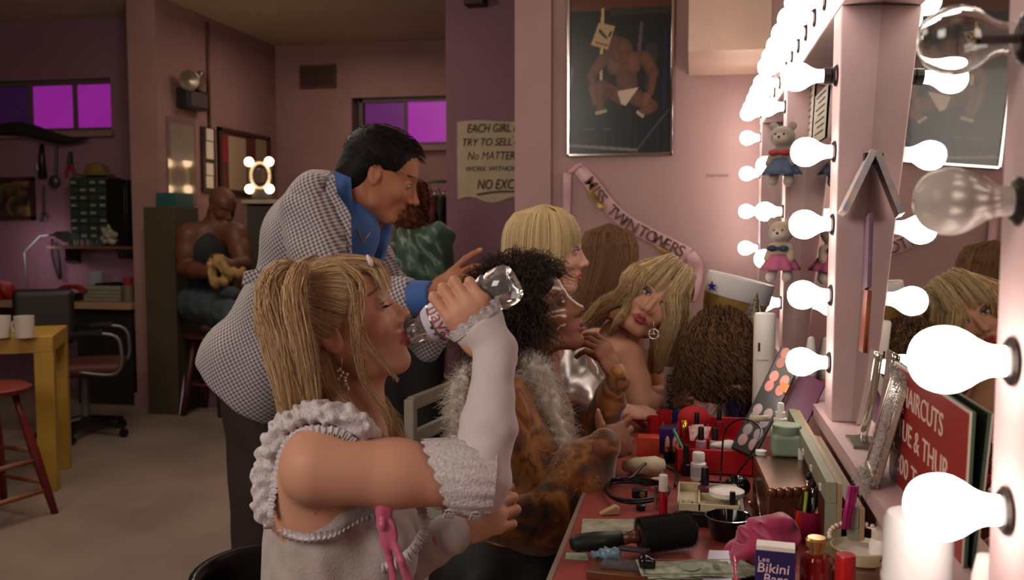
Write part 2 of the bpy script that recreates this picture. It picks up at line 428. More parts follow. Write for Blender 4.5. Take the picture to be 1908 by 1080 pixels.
class Hair:
    def __init__(s, c1, c2, r): s.c1, s.c2, s.r = c1, c2, r; s.V = []; s.F = []; s.C = []; s.n = 0
    def add(s, paths, r=None, c1=None, c2=None, var=0.12):
        V, F, C = strands(paths, r or s.r, hair_cols(len(paths), c1 or s.c1, c2 or s.c2, var)); s.V.append(V); s.F.append(F+s.n); s.C.append(C); s.n += len(V); return s
    def base(s, sd, h, base, disp=None, amp=0.0):
        V, F, C = s_mesh(sd, h, srgb(base), disp=disp, amp=amp)
        s.V.append(V); s.F.append(F+s.n); s.C.append(C); s.n += len(V); return s
    def lock(s, guide, n, spread, m=14, base=None, r=None, c1=None, c2=None, sq=0.78, **kw):
        if base:
            g = catmull(guide, m); sp = np.interp(np.linspace(0, 1, m), np.linspace(0, 1, len(spread)), spread) if not np.isscalar(spread) else np.full(m, spread)
            q = S(); q.path(g, list(sp*sq), 0.006)
            s.base(q, max(0.004, float(np.max(sp))*0.16), base, disp=waveD([((1, 0.3, 0.05), 330, 0), ((0.3, 1, 0.05), 270, 1)], 0.0016), amp=0.002)
        return s.add(lock(guide, n, spread, m, **kw), r, c1, c2)
    def out(s, name, m, parent): return emit(name, np.concatenate(s.V), np.concatenate(s.F), m, parent, True, np.concatenate(s.C))
# ------------------------------------------------------------- body parts
def hmat(fwd, up):
    x = unit(fwd); z = np.asarray(up, float); z = unit(z-x*np.dot(x, z)); y = np.cross(z, x); return np.stack([x, y, z], 1)
def add_head(s, c, R, k=1.0, skin='#b07a5c', lip='#a03038', male=False, eye='#3b2a20', brow='#3a2418', shadow=None, open_=0.0, lids=0.35, fx=1.0, fem_lip=1.0, jaw=1.0, nose=1.0, top=0.0):
    L = lambda x, y, z: np.asarray(c)+R@(np.array([x, y, z], float)*k)
    e = lambda ce, r, kk=0.012, op='u', col=None, RR=None: s.ell(L(*ce), np.array(r)*k, R if RR is None else R@RR, kk*k, op, col)
    cp = lambda a, b, r1, r2=None, kk=0.008, op='u', col=None: s.cap(L(*a), L(*b), r1*k, (r2 if r2 is not None else r1)*k, kk*k, op, col)
    e((-0.014, 0, 0.028), (0.093, 0.074, 0.084-top), col=skin)
    e((0.028, 0, -0.034), (0.056, 0.056*jaw, 0.072), 0.03, col=skin)
    e((0.042, 0, 0.036-top), (0.045, 0.058, 0.046), 0.02, col=skin)
    cp((0.068, -0.008*jaw, -0.098), (0.068, 0.008*jaw, -0.098), 0.0165, kk=0.02, col=skin)
    for y in (-1, 1):
        cp((-0.006, 0.056*jaw*y, -0.045), (0.014, 0.050*jaw*y, -0.078), 0.014, 0.014, 0.02, col=skin)
        cp((0.014, 0.050*jaw*y, -0.078), (0.062, 0.016*jaw*y, -0.1), 0.014, 0.014, 0.02, col=skin)
        e((0.056, 0.036*y, -0.033), (0.024, 0.022, 0.020), 0.018, col=skin)
    e((0.068, 0, -0.066), (0.024, 0.030, 0.024), 0.014, col=skin)
    for y in (-1, 1):
        cp((0.076, 0.034*y, 0.021), (0.084, 0.010*y, 0.016), 0.007 if not male else 0.010, kk=0.012, col=skin)
        s.sph(L(0.102, 0.033*y, -0.002), 0.0165*k, 0.010*k, 's')
        s.sph(L(0.0735, 0.0315*y, -0.001), 0.0132*k, 0.003*k, 'u', skin)
    # nose
    cp((0.074, 0, 0.014), (0.084, 0, -0.034), 0.010, 0.015, 0.010, col=skin)
    for y in (-1, 1): cp((0.073, 0.011*y, 0.004), (0.080, 0.015*y, -0.034), 0.008, 0.010, 0.014, col=skin)
    n = nose
    cp((0.083, 0, 0.012), (0.083+0.021*n, 0, -0.030), 0.0068, 0.0085, 0.008, col=skin)
    s.sph(L(0.084+0.023*n, 0, -0.034), 0.0098*k*(1.1 if male else 1.0), 0.004*k, 'u', skin)
    for y in (-1, 1):
        e((0.077+0.017*n, 0.0112*y, -0.040), (0.010, 0.0062, 0.007), 0.005, col=skin)
        s.sph(L(0.080+0.019*n, 0.0062*y, -0.0475), 0.0032*k, 0.002*k, 's')
    cp((0.093, 0, -0.048), (0.090, 0, -0.058), 0.003, kk=0.006, col=skin)
    # lips
    uz, lz, fl = -0.0655+open_*0.3, -0.0755-open_*0.7, fem_lip
    for y in (-1, 1):
        cp((0.0815, 0.0225*y, -0.0705), (0.0925, 0.006*y, uz+0.0015), 0.0022*fl, 0.0044*fl, 0.003, col=lip)
        cp((0.0815, 0.0215*y, -0.0715), (0.0915, 0.006*y, lz), 0.0022*fl, 0.0052*fl, 0.003, col=lip)
    cp((0.0925, -0.006, uz+0.0012), (0.0925, 0.006, uz+0.0012), 0.0042*fl, kk=0.003, col=lip)
    cp((0.0915, -0.006, lz), (0.0915, 0.006, lz), 0.0054*fl, kk=0.003, col=lip)
    if open_ > 0.001: e((0.097, 0, (uz+lz)/2), (0.014, 0.013, open_*0.55+0.0012), 0.002, 's', '#3a0f12')
    else: cp((0.099, -0.020, -0.0708), (0.099, 0.020, -0.0708), 0.0035, kk=0.003, op='s')
    # ears
    for y in (-1, 1):
        er = rotx(0.18*y)@roty(-0.2)
        e((-0.010, 0.073*y, -0.012), (0.0175, 0.0075, 0.031), 0.006, col=skin, RR=er)
        e((-0.007, 0.081*y, -0.008), (0.010, 0.0065, 0.019), 0.004, op='s', RR=er)
    # paints
    pa = lambda ce, r, col, soft=0.0015, RR=None: s.ell(L(*ce), np.array(r)*k, R if RR is None else R@RR, soft*k, 'p', col)
    for y in (-1, 1):
        cx, cy = 0.0855, 0.0315*y
        if shadow: pa((cx-0.002, cy, 0.007), (0.012, 0.0165, 0.0095), shadow, 0.006)
        lh = 0.0052*(1-lids)*1.3
        pa((cx, cy, -0.0012), (0.012, 0.0155, lh+0.0016), '#1a1010', 0.0012)
        if lids < 0.95:
            pa((cx, cy, -0.0018), (0.012, 0.0135, lh), '#d8cfc8', 0.001)
            pa((cx, cy+0.001*0, -0.0010), (0.012, 0.0058, lh), eye, 0.0008)
            pa((cx, cy, -0.0010), (0.012, 0.0027, min(lh, 0.0027)), '#050505', 0.0006)
        for t in np.linspace(0, 1, 11):
            pa((0.079-0.014*t*t, (0.013+0.034*t)*y, 0.0185+0.0065*math.sin(t*2.6)-0.002*t), (0.016, 0.0040, 0.0022 if not male else 0.0036), brow, 0.0015)
        pa((0.068, 0.045*y, -0.030), (0.030, 0.020, 0.018), lip if not male else skin, 0.0) if False else None
    return L
def on_skin(b, L, x, z, side):
    ys = np.linspace(0.10, 0.0, 60); Q = np.array([L(x, y*side, z) for y in ys], np.float32); d = s_eval([q for q in b.p if q[3] != 'p'], Q); i = int(np.argmax(d < 0)); return L(x, ys[i]*side, z)
def stroke(b, L, pts, side, r, col, soft=0.0012):
    c = [on_skin(b, L, x, z, side) for x, z in catmull(pts, 7)[:, :2]]
    for i in range(6): b.cap(c[i], c[i+1], r*(1-0.08*i), r*(1-0.08*(i+1)), soft, 'p', col)
FING = [(0.0300, 0.94), (0.0100, 1.05), (-0.0100, 1.0), (-0.0290, 0.80)]
def add_hand(s, w, R, side=1, k=1.0, skin='#b07a5c', nail='#c9a08c', curls=((0.5, 0.7, 0.4),)*4, spread=0.06, thumb=((0.3, 0.6), 0.2, 0.3), kk=0.004, col2=None):
    """w wrist point, R columns: fingers dir, thumb-side dir, back-of-hand dir; side only mirrors nothing (thumb side is +y)"""
    R = np.asarray(R)@np.diag((1.0, side, 1.0)); L = lambda x, y, z: np.asarray(w)+R@(np.array([x, y, z], float)*k)
    s.ell(L(0.046, 0.002, 0), np.array((0.050, 0.040, 0.0150))*k, R, 0.012*k, 'u', skin)
    s.ell(L(0.074, 0.0, 0.002), np.array((0.020, 0.041, 0.0120))*k, R, 0.008*k, 'u', skin)
    s.cap(L(-0.02, 0, 0), L(0.03, 0, 0), 0.023*k, 0.022*k, 0.014*k, 'u', skin)
    s.ell(L(0.030, 0.026, -0.008), np.array((0.030, 0.017, 0.015))*k, R, 0.010*k, 'u', skin)
    for i, (y, ln) in enumerate(FING):
        a1, a2, a3 = curls[i % len(curls)]; b = np.array((0.083 if i < 3 else 0.076, y, 0.002)); ya = spread*(1.5-i)
        ang = 0.0; p = b.copy(); r = 0.0092 if i < 3 else 0.0080
        for j, (ll, aa) in enumerate(zip((0.043, 0.026, 0.021), (a1, a2, a3))):
            ang += aa; q = p+ln*ll*np.array((math.cos(ang)*math.cos(ya), math.cos(ang)*math.sin(ya), -math.sin(ang)))
            r2 = r*0.91; s.cap(L(*p), L(*q), r*k, r2*k, kk*k if j else 0.007*k, 'u', skin); pp = p; p = q; r = r2
        d = unit(p-pp); up = np.array((math.sin(ang), 0, math.cos(ang)))
        nc = p+up*r*0.75-d*0.001; NR = R@np.stack([d, np.cross(up, d), up], 1)
        s.ell(L(*nc), np.array((0.0085, 0.0058, 0.004))*k, NR, 0.0012*k, 'u', nail)
    (ty, tz), t2, t3 = thumb  # thumb: yaw away from fingers, drop toward palm ; then bends
    p = np.array((0.020, 0.026, -0.006)); r = 0.0125; d0 = np.array((math.cos(ty)*math.cos(tz), math.sin(ty)*math.cos(tz), -math.sin(tz)))
    bend = np.array((0.75, -0.55, -0.35))
    for j, (ll, aa) in enumerate(zip((0.042, 0.033, 0.027), (0, t2, t3))):
        d0 = unit(d0+bend*aa); q = p+d0*ll; s.cap(L(*p), L(*q), r*k, r*0.88*k, 0.006*k, 'u', skin); p = q; r *= 0.88
    side_ = unit(np.array((0, 0.5, 0.85))-d0*np.dot(d0, (0, 0.5, 0.85)))
    s.ell(L(*(p+side_*r*0.75)), np.array((0.0095, 0.0072, 0.004))*k, R@np.stack([d0, np.cross(side_, d0), side_], 1), 0.0012*k, 'u', nail)
    return L
def limb(s, pts, rs, k=0.02, col=None): return s.path(pts, rs, k, 'u', col)
def add_torso(s, neck, chest, pelvis, right, k=1.0, skin='#b07a5c', male=False, bust=1.0, sw=0.165, belly=0.0):
    neck, chest, pelvis = map(lambda v: np.asarray(v, float), (neck, chest, pelvis))
    up = unit(neck-pelvis); x = unit(np.asarray(right, float)-up*np.dot(up, right)); f = np.cross(up, x); R = np.stack([x, f, up], 1)
    s.ell(chest, np.array((0.145 if not male else 0.175, 0.098 if not male else 0.12, 0.165))*k, R, 0.04, 'u', skin)
    w_ = (chest+pelvis)/2; s.ell(w_+f*belly*0.5, np.array((0.118 if not male else 0.155, 0.088+belly, 0.15))*k, R, 0.05, 'u', skin)
    s.ell(pelvis, np.array((0.165, 0.115, 0.12))*k, R, 0.05, 'u', skin)
    if bust and not male:
        for t in (-1, 1): s.ell(chest+f*0.085*k+x*0.068*t*k-up*0.015*k, np.array((0.062, 0.052, 0.062))*k*bust, R, 0.025, 'u', skin)
    s.cap(chest+up*0.125*k, neck+up*0.01, 0.065*k, 0.048*k, 0.04, 'u', skin)
    return x, f, up

# ------------------------------------------------------------- setting
H = 2.90; XW = 0.40; ZC = 0.76; XF = 0.28
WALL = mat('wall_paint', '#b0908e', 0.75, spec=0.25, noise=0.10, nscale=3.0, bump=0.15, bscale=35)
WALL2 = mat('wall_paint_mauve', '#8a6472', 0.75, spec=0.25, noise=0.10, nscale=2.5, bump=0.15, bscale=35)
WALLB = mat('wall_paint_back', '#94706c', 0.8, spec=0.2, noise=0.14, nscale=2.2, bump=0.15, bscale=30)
CEIL = mat('ceiling_paint', '#c8b698', 0.85, noise=0.12, nscale=1.3, bump=0.1, bscale=20)
FRAME = mat('frame_paint', '#c8a8a8', 0.5, spec=0.4, noise=0.08, nscale=9, bump=0.12, bscale=50)
FLOOR = mat('floor_concrete', '#85746a', 0.45, spec=0.4, noise=0.10, nscale=1.6, bump=0.08, bscale=18, col2='#71625a')
BLACK = mat('black_plastic', '#121012', 0.35)
DARK = mat('dark_grey', '#2c2828', 0.5)
WHITE = mat('white_plastic', '#e8e2dc', 0.4)
CHROME = mat('chrome', '#d8d4d0', 0.12, metal=1.0)
def st(name, lo, hi, m, parent=None):
    o = G().box(lo, hi).out(name, m, parent)
    if parent is None: o['kind'] = 'structure'; o['label'] = LAB.get(name, name.replace('_', ' ')+' of the dressing room')
    return o
LAB = {'floor': 'worn beige concrete floor of the dressing room', 'ceiling': 'tan painted ceiling'}
st('floor', (-8.2, -2.7, -0.06), (0.6, 8.0, 0), FLOOR)
st('ceiling', (-8.2, -2.7, H), (0.6, 8.0, H+0.06), CEIL)
LAB['wall_right'] = 'pink wall behind the make-up mirrors'; st('wall_right', (XW, -2.6, 0), (XW+0.1, 7.9, H), WALL)
LAB['wall_back'] = 'brownish pink back wall with the vent'
x0 = P(655, 200, 7.73)[0]; x1 = P(834, 200, 7.73)[0]; zt = P(740, 180, 7.73)[2]; zb = P(740, 272, 7.73)[2]
g = G(); g.box((-3.95, 7.73, 0), (x0, 7.88, H)); g.box((x1+0.15, 7.73, 0), (0.45, 7.88, H)); g.box((x0, 7.73, zt), (x1+0.15, 7.88, H)); g.box((x0, 7.73, 0), (x1+0.15, 7.88, zb))
o = g.out('wall_back', WALLB); o['kind'] = 'structure'; o['label'] = 'brownish pink back wall with the vent'
xa, xb, za, zb2 = P(-60, 200, 6.45)[0], P(207, 200, 6.45)[0], P(100, 148, 6.45)[2], P(100, 246, 6.45)[2]
g = G(); g.box((-8.1, 6.45, 0), (xa, 6.6, H)); g.box((xb, 6.45, 0), (-3.8, 6.6, H)); g.box((xa, 6.45, za), (xb, 6.6, H)); g.box((xa, 6.45, 0), (xb, 6.6, zb2))
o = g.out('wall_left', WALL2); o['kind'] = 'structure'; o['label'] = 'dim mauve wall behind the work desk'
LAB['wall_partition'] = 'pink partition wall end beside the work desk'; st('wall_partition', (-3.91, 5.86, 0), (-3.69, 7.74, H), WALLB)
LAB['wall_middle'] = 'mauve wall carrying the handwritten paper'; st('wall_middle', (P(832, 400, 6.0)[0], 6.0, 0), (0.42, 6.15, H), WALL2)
LAB['wall_far'] = 'pink wall carrying the framed poster'; st('wall_far', (-0.80, 4.2, 0), (0.42, 4.36, H), WALL)
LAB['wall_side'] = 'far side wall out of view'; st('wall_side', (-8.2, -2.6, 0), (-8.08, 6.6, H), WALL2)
LAB['wall_rear'] = 'wall behind the viewer'; st('wall_rear', (-8.2, -2.7, 0), (0.6, -2.58, H), WALL)
LAB['trim_1'] = 'wide flat pink casing at the end of the poster wall'; st('trim_1', (-0.812, 4.172, 0), (-0.644, 4.21, H), WALL)
LAB['trim_2'] = 'boxed ceiling bulkhead beside the poster'; st('trim_2', (P(1282, 120, 3.6)[0], 3.62, 1.965), (XW, 4.21, H), mat('bulkhead_paint', '#d8b8a4', 0.6, noise=0.10, nscale=4))
LAB['baseboard_left'] = 'low baseboard of the partition end'; st('baseboard_left', (-3.925, 5.845, 0), (-3.675, 5.87, 0.10), WALL2)
LAB['baseboard_back'] = 'low dark baseboard of back wall'; st('baseboard_back', (-3.69, 7.705, 0), (-1.5, 7.73, 0.10), WALL2)
# windows
def window(name, x0, x1, z0, z1, y, splits, cols, label):
    fr = G(); t = 0.035
    for a in (x0, x1-t): fr.box((a, y+0.05, z0), (a+t, y+0.12, z1))
    for a in (z0, z1-t): fr.box((x0, y+0.05, a), (x1, y+0.12, a+t))
    o = fr.out(name, mat('window_frame', '#5a4c40', 0.6)); o['kind'] = 'structure'; o['label'] = label
    xs = [x0+t]+list(splits)+[x1-t]
    for i in range(len(xs)-1):
        G().box((xs[i]+0.012, y+0.08, z0+t), (xs[i+1]-0.012, y+0.09, z1-t)).out('pane', cols[i], o)
        if i: G().box((xs[i]-0.014, y+0.055, z0+t), (xs[i]+0.014, y+0.115, z1-t)).out('mullion', MATS['window_frame'], o)
    G().box((x0-0.03, y-0.05, z0-0.045), (x1+0.03, y+0.11, z0)).out('window_sill', WALLB, o)
    return o
MG = mat('pane_magenta', '#a02aa8', 0.3, emit=0.42, ecol='#b030b4', noise=0.25, nscale=3)
MG2 = mat('pane_purple', '#6a2a78', 0.3, emit=0.17, ecol='#8a3c98')
MG3 = mat('pane_dim', '#3c2048', 0.3, emit=0.10, ecol='#603078')
window('window_1', xa, xb, zb2, za, 6.45, [P(55, 200, 6.5)[0], P(138, 200, 6.5)[0]], [MG3, MG, MG], 'narrow purple lit window above the work desk')
window('window_2', x0+0.05, x1+0.15, zb, zt, 7.73, [P(756, 220, 7.8)[0]], [MG2, MG], 'purple lit window high in back wall')
# counter, ledge, mirror frames
RED = mat('counter_red', '#9c4a46', 0.38, spec=0.4, noise=0.16, nscale=14, bump=0.05, bscale=40)
ct = thing('dressing_counter', 'long red topped make-up counter with pale metal edge', 'counter', (0.04, 2.4, 0))
G().box((-0.205, 0.45, ZC-0.035), (XW-0.001, 4.19, ZC)).out('counter_top', RED, ct)
G().box((-0.212, 0.45, ZC-0.038), (-0.204, 4.19, ZC+0.0015)).out('edge_strip', mat('edge_metal', '#b9a79c', 0.3, metal=0.6), ct)
for y in (0.9, 2.0, 3.1, 4.1): G().box((-0.13, y-0.02, 0), (XW-0.001, y+0.02, ZC-0.035)).out('support_panel', mat('counter_side', '#4a2c2a', 0.6), ct)
G().box((-0.15, 0.45, ZC-0.12), (-0.13, 4.19, ZC-0.035)).out('apron', MATS['counter_side'], ct)
fr = thing('lighted_vanity', 'long pink wooden light frame holding the make-up mirrors', 'mirror frame', (XF, 2.2, ZC))
ZL = 0.905; ZT = 1.73
G().box((XF-0.012, 0.45, ZL-0.03), (XW, 4.19, ZL)).out('ledge', FRAME, fr)
G().box((XF+0.005, 0.45, ZC), (XF+0.03, 4.19, ZL-0.03)).out('ledge_front', FRAME, fr)
PY = [0.87, 1.96, 3.01, 4.06]
for y in PY: G().box((XF, y-0.05, ZL), (XW, y+0.05, ZT)).out('post', FRAME, fr, bevel=0.003)
G().box((XF, 0.45, ZT), (XW, 4.19, 1.86)).out('top_box', FRAME, fr, bevel=0.003)
G().box((XF, 0.45, 1.86), (XW, 4.19, H)).out('upper_panel', WALL, fr)
MIR = mat('mirror_glass', '#d8d4ce', 0.015, metal=1.0)
xb_, xt_ = 0.318, 0.354
for i in range(4):
    ya = (PY[i-1]+0.05) if i else 0.46; yb = PY[i]-0.05
    n = unit((-(ZT-ZL), 0, (xt_-xb_)))
    V = [(xb_, ya, ZL), (xb_, yb, ZL), (xt_, yb, ZT), (xt_, ya, ZT)]; V += [(v[0]+0.006, v[1], v[2]) for v in V]
    emit('mirror_panel', V, [[0, 1, 2, 3], [7, 6, 5, 4], [0, 4, 5, 1], [1, 5, 6, 2], [2, 6, 7, 3], [3, 7, 4, 0]], MIR, fr)
# bulbs
LIT = mat('bulb_lit', '#fff4ea', 0.3, emit=BULB_E, ecol='#fff3e6')
GL = mat('bulb_clear', '#ffffff', 0.0, trans=1.0, ior=1.08)
FROST = mat('bulb_frosted', '#d8ccc4', 0.25, spec=0.6, trans=0.35, ior=1.2)
BRASS = mat('socket_dark', '#2a2220', 0.35, metal=0.6)
PROF = [(0.013, 0.004), (0.0135, 0.012), (0.0145, 0.020), (0.0185, 0.029), (0.0245, 0.038), (0.0287, 0.047), (0.0300, 0.056), (0.0287, 0.066), (0.0245, 0.0755), (0.0180, 0.0820), (0.0095, 0.0858), (0.002, 0.087)]
RX = frame((-1, 0, 0), (0, 1, 0))
def bulb(pos, kind, label, group, ext=0.0, R=RX, detail=20):
    o = np.asarray(pos, float); r = thing('light_bulb', label, 'light bulb', o, group)
    ax = R[:, 2]
    if ext: G(R, o).lathe([(0.016, 0.0), (0.016, ext*0.45), (0.013, ext*0.5), (0.0165, ext*0.55), (0.0165, ext+0.004)], 14).out('socket_extender', BRASS, r, smooth=False)
    G(R, o).lathe([(0.021, 0), (0.022, 0.003), (0.018, 0.006), (0.0135, 0.007)], 20).out('socket_ring', BRASS, r)
    m = {'lit': LIT, 'clear': GL, 'frost': FROST}[kind]; prof = [tuple(v[:2]) for v in catmull([(a, b, 0) for a, b in PROF], 26 if detail > 30 or kind != 'lit' else 14)]
    gg = G(R, o+ax*ext)
    if kind == 'clear':
        gi = [(max(0.0005, a-0.0008), b) for a, b in prof]; gg.lathe(prof, 32, caps=False)
        b = gg.out('glass', mat('bulb_glass', '#ffffff', 0.0, trans=1.0, ior=1.5), r, smooth=True)
        G(R, o+ax*ext).lathe(gi, 32, caps=False).out('glass_inner', mat('bulb_air', '#ffffff', 0.0, trans=1.0, ior=0.667), r, smooth=True)
        G(R, o).tube([(0, 0, 0.005), (0, 0, 0.04)], 0.004, 8).tube([(0, -0.003, 0.04), (0, -0.012, 0.055)], 0.0005, 5).tube([(0, 0.003, 0.04), (0, 0.012, 0.055)], 0.0005, 5).tube([(0, -0.012, 0.055), (0, 0.012, 0.055)], 0.0004, 4).out('filament', BRASS, r)
    else: gg.lathe(prof, detail, caps=False); b = gg.out('glass', m, r, smooth=True)
    return r
for (px, py, kd, lb) in [(1890, 62, 'clear', 'unlit clear glass bulb at the top of the nearest post'), (1890, 372, 'frost', 'unlit frosted white bulb below the clear one on the nearest post'),
                     (1890, 690, 'lit', 'big glowing bulb in front of red haircut sign, nearest post'), (1885, 993, 'lit', 'lowest big glowing bulb beside white canister')]:
    z = PX(px-30, py, 0.25)[2]; bulb((XF, 0.872, z), kd, lb, 'bulbs on the nearest mirror post', detail=36)
names2 = ['top glowing bulb on a dark socket extender, middle post', 'glowing bulb beside grey teddy bear, second from the top of middle post', 'third glowing bulb down the middle post, beside white toy', 'paler fourth bulb down the middle post', 'lowest glowing bulb of the middle post, over dark palette']
for i, py in enumerate((150, 285, 418, 551, 681)):
    z = PX(1500, py, 0.225)[2]; bulb((XF, 1.95, z), 'lit', names2[i], 'bulbs on the middle mirror post', ext=0.022 if i == 0 else 0.0)
n3 = ['top bulb', 'second bulb from the top', 'third bulb from the top', 'fourth bulb from the top', 'lowest bulb']
for i, py in enumerate((215, 315, 395, 480, 560)):
    z = PX(1420, py, 0.225)[2]; bulb((XF, 3.0, z), 'lit', 'glowing '+n3[i]+' of the third post behind the soft toys', 'bulbs on the third mirror post')
for i, py in enumerate((270, 330, 395, 460)):
    z = PX(1385, py, 0.225)[2]; bulb((XF, 4.05, z), 'lit', 'distant glowing '+n3[i]+' of the last post against poster wall', 'bulbs on the last mirror post')
ORD = 'first second third fourth fifth sixth seventh eighth ninth tenth eleventh twelfth thirteenth fourteenth fifteenth sixteenth'.split(); k = 0
for y in (1.30, 1.47, 1.64, 1.81, 1.98, 2.15, 2.32, 2.49, 2.66, 2.83, 3.0, 3.2, 3.4, 3.6, 3.85, 4.05):
    z = 1.795 if y < 3.05 else 1.775
    bulb((XF, y, z), 'lit', 'glowing bulb in the top row over the mirrors, %s from the near end' % ORD[k], 'bulbs along the top of the mirror frame'); k += 1

# ------------------------------------------------------------- people
SKIN = mat('skin', '#b07a5c', 0.50, spec=0.32, attr=True, bump=0.04, bscale=180)
HAIRM = mat('hair_strands', '#b09060', 0.6, spec=0.2, attr=True)
SKT = 0.0
def skull(L, a, b, m=7, off=0.010, k=1.0, lift=0.0):
    ce = np.array((-0.014, 0, 0.028)); r = np.array((0.093, 0.074, 0.084-SKT))+off
    out = []
    for t in np.linspace(0, 1, m):
        p = np.array(a)*(1-t)+np.array(b)*t; q = (p-ce)/r; q = q/max(1e-6, np.linalg.norm(q)); q = ce+q*(r+lift*math.sin(t*PI))
        out.append(L(*q))
    return out
def comb(H, L, a0, a1, b, n, spread=0.006, off=0.010, m=8, jit=0.006, k=1.0, lift=0.0):
    """strands combed over the skull from the line a0..a1 to point(s) b"""
    ps = []
    for i in range(n):
        t = RNG.uniform(); a = np.array(a0)*(1-t)+np.array(a1)*t+RNG.normal(size=3)*0.002
        bb = (np.array(b[0])*(1-t)+np.array(b[1])*t) if isinstance(b, list) else np.array(b)
        bb = bb+RNG.normal(size=3)*jit
        ps.append(catmull(skull(L, a, bb, 7, off+RNG.uniform(0, spread), lift=lift), m))
    H.add(np.array(ps))
def ruffle(pts, out_dirs, width, amp=0.006, waves=14, m=90, th=0.0012, w=6):
    """a gathered frill along a polyline: returns V,F (two sided by thickness)"""
    c = catmull(pts, m); d = catmull(out_dirs, m); V = []
    T = np.gradient(c, axis=0); T /= np.linalg.norm(T, axis=1, keepdims=True)
    for i in range(m):
        dd = unit(d[i]); nn = unit(np.cross(T[i], dd))
        for j in range(w):
            s_ = j/(w-1); a = amp*(0.35+0.65*s_)*math.sin(i/m*waves*6.283+0.6*math.sin(i*0.7)); sc = 0.0022*s_*s_*math.sin(i/m*waves*2*6.283)
            V.append(c[i]+dd*(width*s_*(1+0.06*math.sin(i*1.7))+sc)+nn*(a+0.010*math.sin(s_*PI)))
    n = m*w; V = np.array(V); F = []
    for i in range(m-1):
        for j in range(w-1):
            q = [i*w+j, (i+1)*w+j, (i+1)*w+j+1, i*w+j+1]; F.append(q)
    return V, np.array(F)
WARM = '#a9714f'
if DO('fg'):
    Fd = np.array((0.873, 0.267, 0.407)); Ud = np.array((-0.39, -0.10, 0.915)); HR = hmat(Fd, Ud)
    HC = P(712, 563, 1.38)-HR@np.array((0.083, -0.031, 0))
    sk = '#c8937a'
    pr = thing('person', 'blonde woman with pigtails in a white lace camisole drinking from a water bottle', 'person', (HC[0]-0.1, HC[1], 0.0))
    b = S(); b.p = []
    neck = P(655, 838, 1.38); chest = P(622, 975, 1.38); pelv = P(590, 1290, 1.38)
    add_torso(b, neck, chest, pelv, (0.25, -0.97, 0), skin=sk, bust=1.0)
    b.cap(HC+HR@np.array((-0.030, 0, -0.070)), neck, 0.047, 0.050, 0.025, 'u', sk)
    b.cap(HC+HR@np.array((0.012, 0, -0.085)), neck+np.array((0.03, 0, 0.02)), 0.028, 0.028, 0.03, 'u', sk)
    shR = P(590, 870, 1.22); elR = P(888, 897, 1.29); wrR = P(924, 648, 1.375)
    limb(b, [neck+(0, 0, 0.0), shR+(0, 0.02, 0.015)], [0.045, 0.045], 0.03, sk)
    limb(b, [shR, (shR+elR)/2+(0, 0, 0.002), elR], [0.054, 0.047, 0.038], 0.02, sk)
    limb(b, [elR, elR*0.6+wrR*0.4+(0.006, 0, 0), wrR], [0.039, 0.036, 0.025], 0.02, sk)
    b.ell(P(575, 912, 1.285), (0.066, 0.060, 0.078), None, 0.04, 'u', sk)
    shL = P(640, 860, 1.56); elL = P(690, 1090, 1.52); wrL = P(845, 990, 1.44)
    limb(b, [neck, shL, elL], [0.04, 0.05, 0.038], 0.03, sk); limb(b, [elL, wrL], [0.038, 0.025], 0.02, sk)
    for dy in (-0.09, 0.09): limb(b, [pelv+(0.03, dy, 0), pelv+(0.42, dy, 0.0), pelv+(0.44, dy, -0.40)], [0.085, 0.06, 0.045], 0.03, sk)
    rimg, uimg, oimg = _r, _u, -_f
    fx = unit(-0.60*rimg+0.80*uimg+0.05*oimg); R1 = np.stack([fx, unit(np.cross(unit(oimg-fx*np.dot(oimg, fx)), fx)), unit(oimg-fx*np.dot(oimg, fx))], 1)
    add_hand(b, wrR, R1, k=0.98, skin='#c8937a', nail='#c98a74', curls=((0.25, 1.25, 0.9), (0.30, 1.25, 0.9), (0.30, 1.30, 0.9), (0.25, 1.35, 0.9)), spread=0.02, thumb=((0.5, 1.1), 0.1, 0.3))
    f2 = unit(0.90*rimg+0.42*uimg-0.1*oimg); z2 = unit(0.35*uimg+0.9*oimg); z2 = unit(z2-f2*np.dot(z2, f2)); R2 = np.stack([f2, np.cross(z2, f2), z2], 1)
    add_hand(b, wrL, R2, k=0.95, skin=sk, nail='#d0a090', curls=((0.5, 0.9, 0.5), (0.6, 1.0, 0.5), (0.7, 1.0, 0.5), (0.8, 1.0, 0.5)), spread=0.05, thumb=((0.9, 0.3), 0.2, 0.3))
    HL = add_head(b, HC, HR, skin=sk, lip='#a8323a', lids=0.97, shadow='#a8806a', brow='#6e4a30', open_=0.001, fem_lip=1.0, nose=0.92, top=0.010); SKT = 0.010
    for t in (0.3, 0.8): b.ell(HL(0.055, -0.056, -0.030), (0.02, 0.02, 0.02), HR, 0.03, 'p', '#c08672')
    hlo, hhi = HC-0.15, HC+0.16
    s_out('body', b, 0.0085, SKIN, pr, sk, regions=[(P(560, 880, 1.16)-0.09, P(880, 880, 1.35)+(0.06, 0, 0.09), 0.005), (hlo, hhi, 0.0023), (wrR-(0.15, 0.12, 0.05), wrR+(0.08, 0.12, 0.18), 0.0026), (wrL-(0.06, 0.12, 0.12), wrL+(0.2, 0.12, 0.12), 0.003)])
    # closed eye lashes
    g = G()
    for y in (-1, 1):
        for i in range(9):
            t = i/8; a = HL(0.0862-0.010*abs(t-0.45), (0.020+0.025*t)*y, -0.0065); g.tube([a, a+HR@np.array((0.006, 0.004*y*t, -0.003)), a+HR@np.array((0.012, 0.007*y*t, -0.002))], [0.0008, 0.0006, 0.0002], 4)
    g.out('eyelashes', mat('lash', '#140c0a', 0.6), pr)
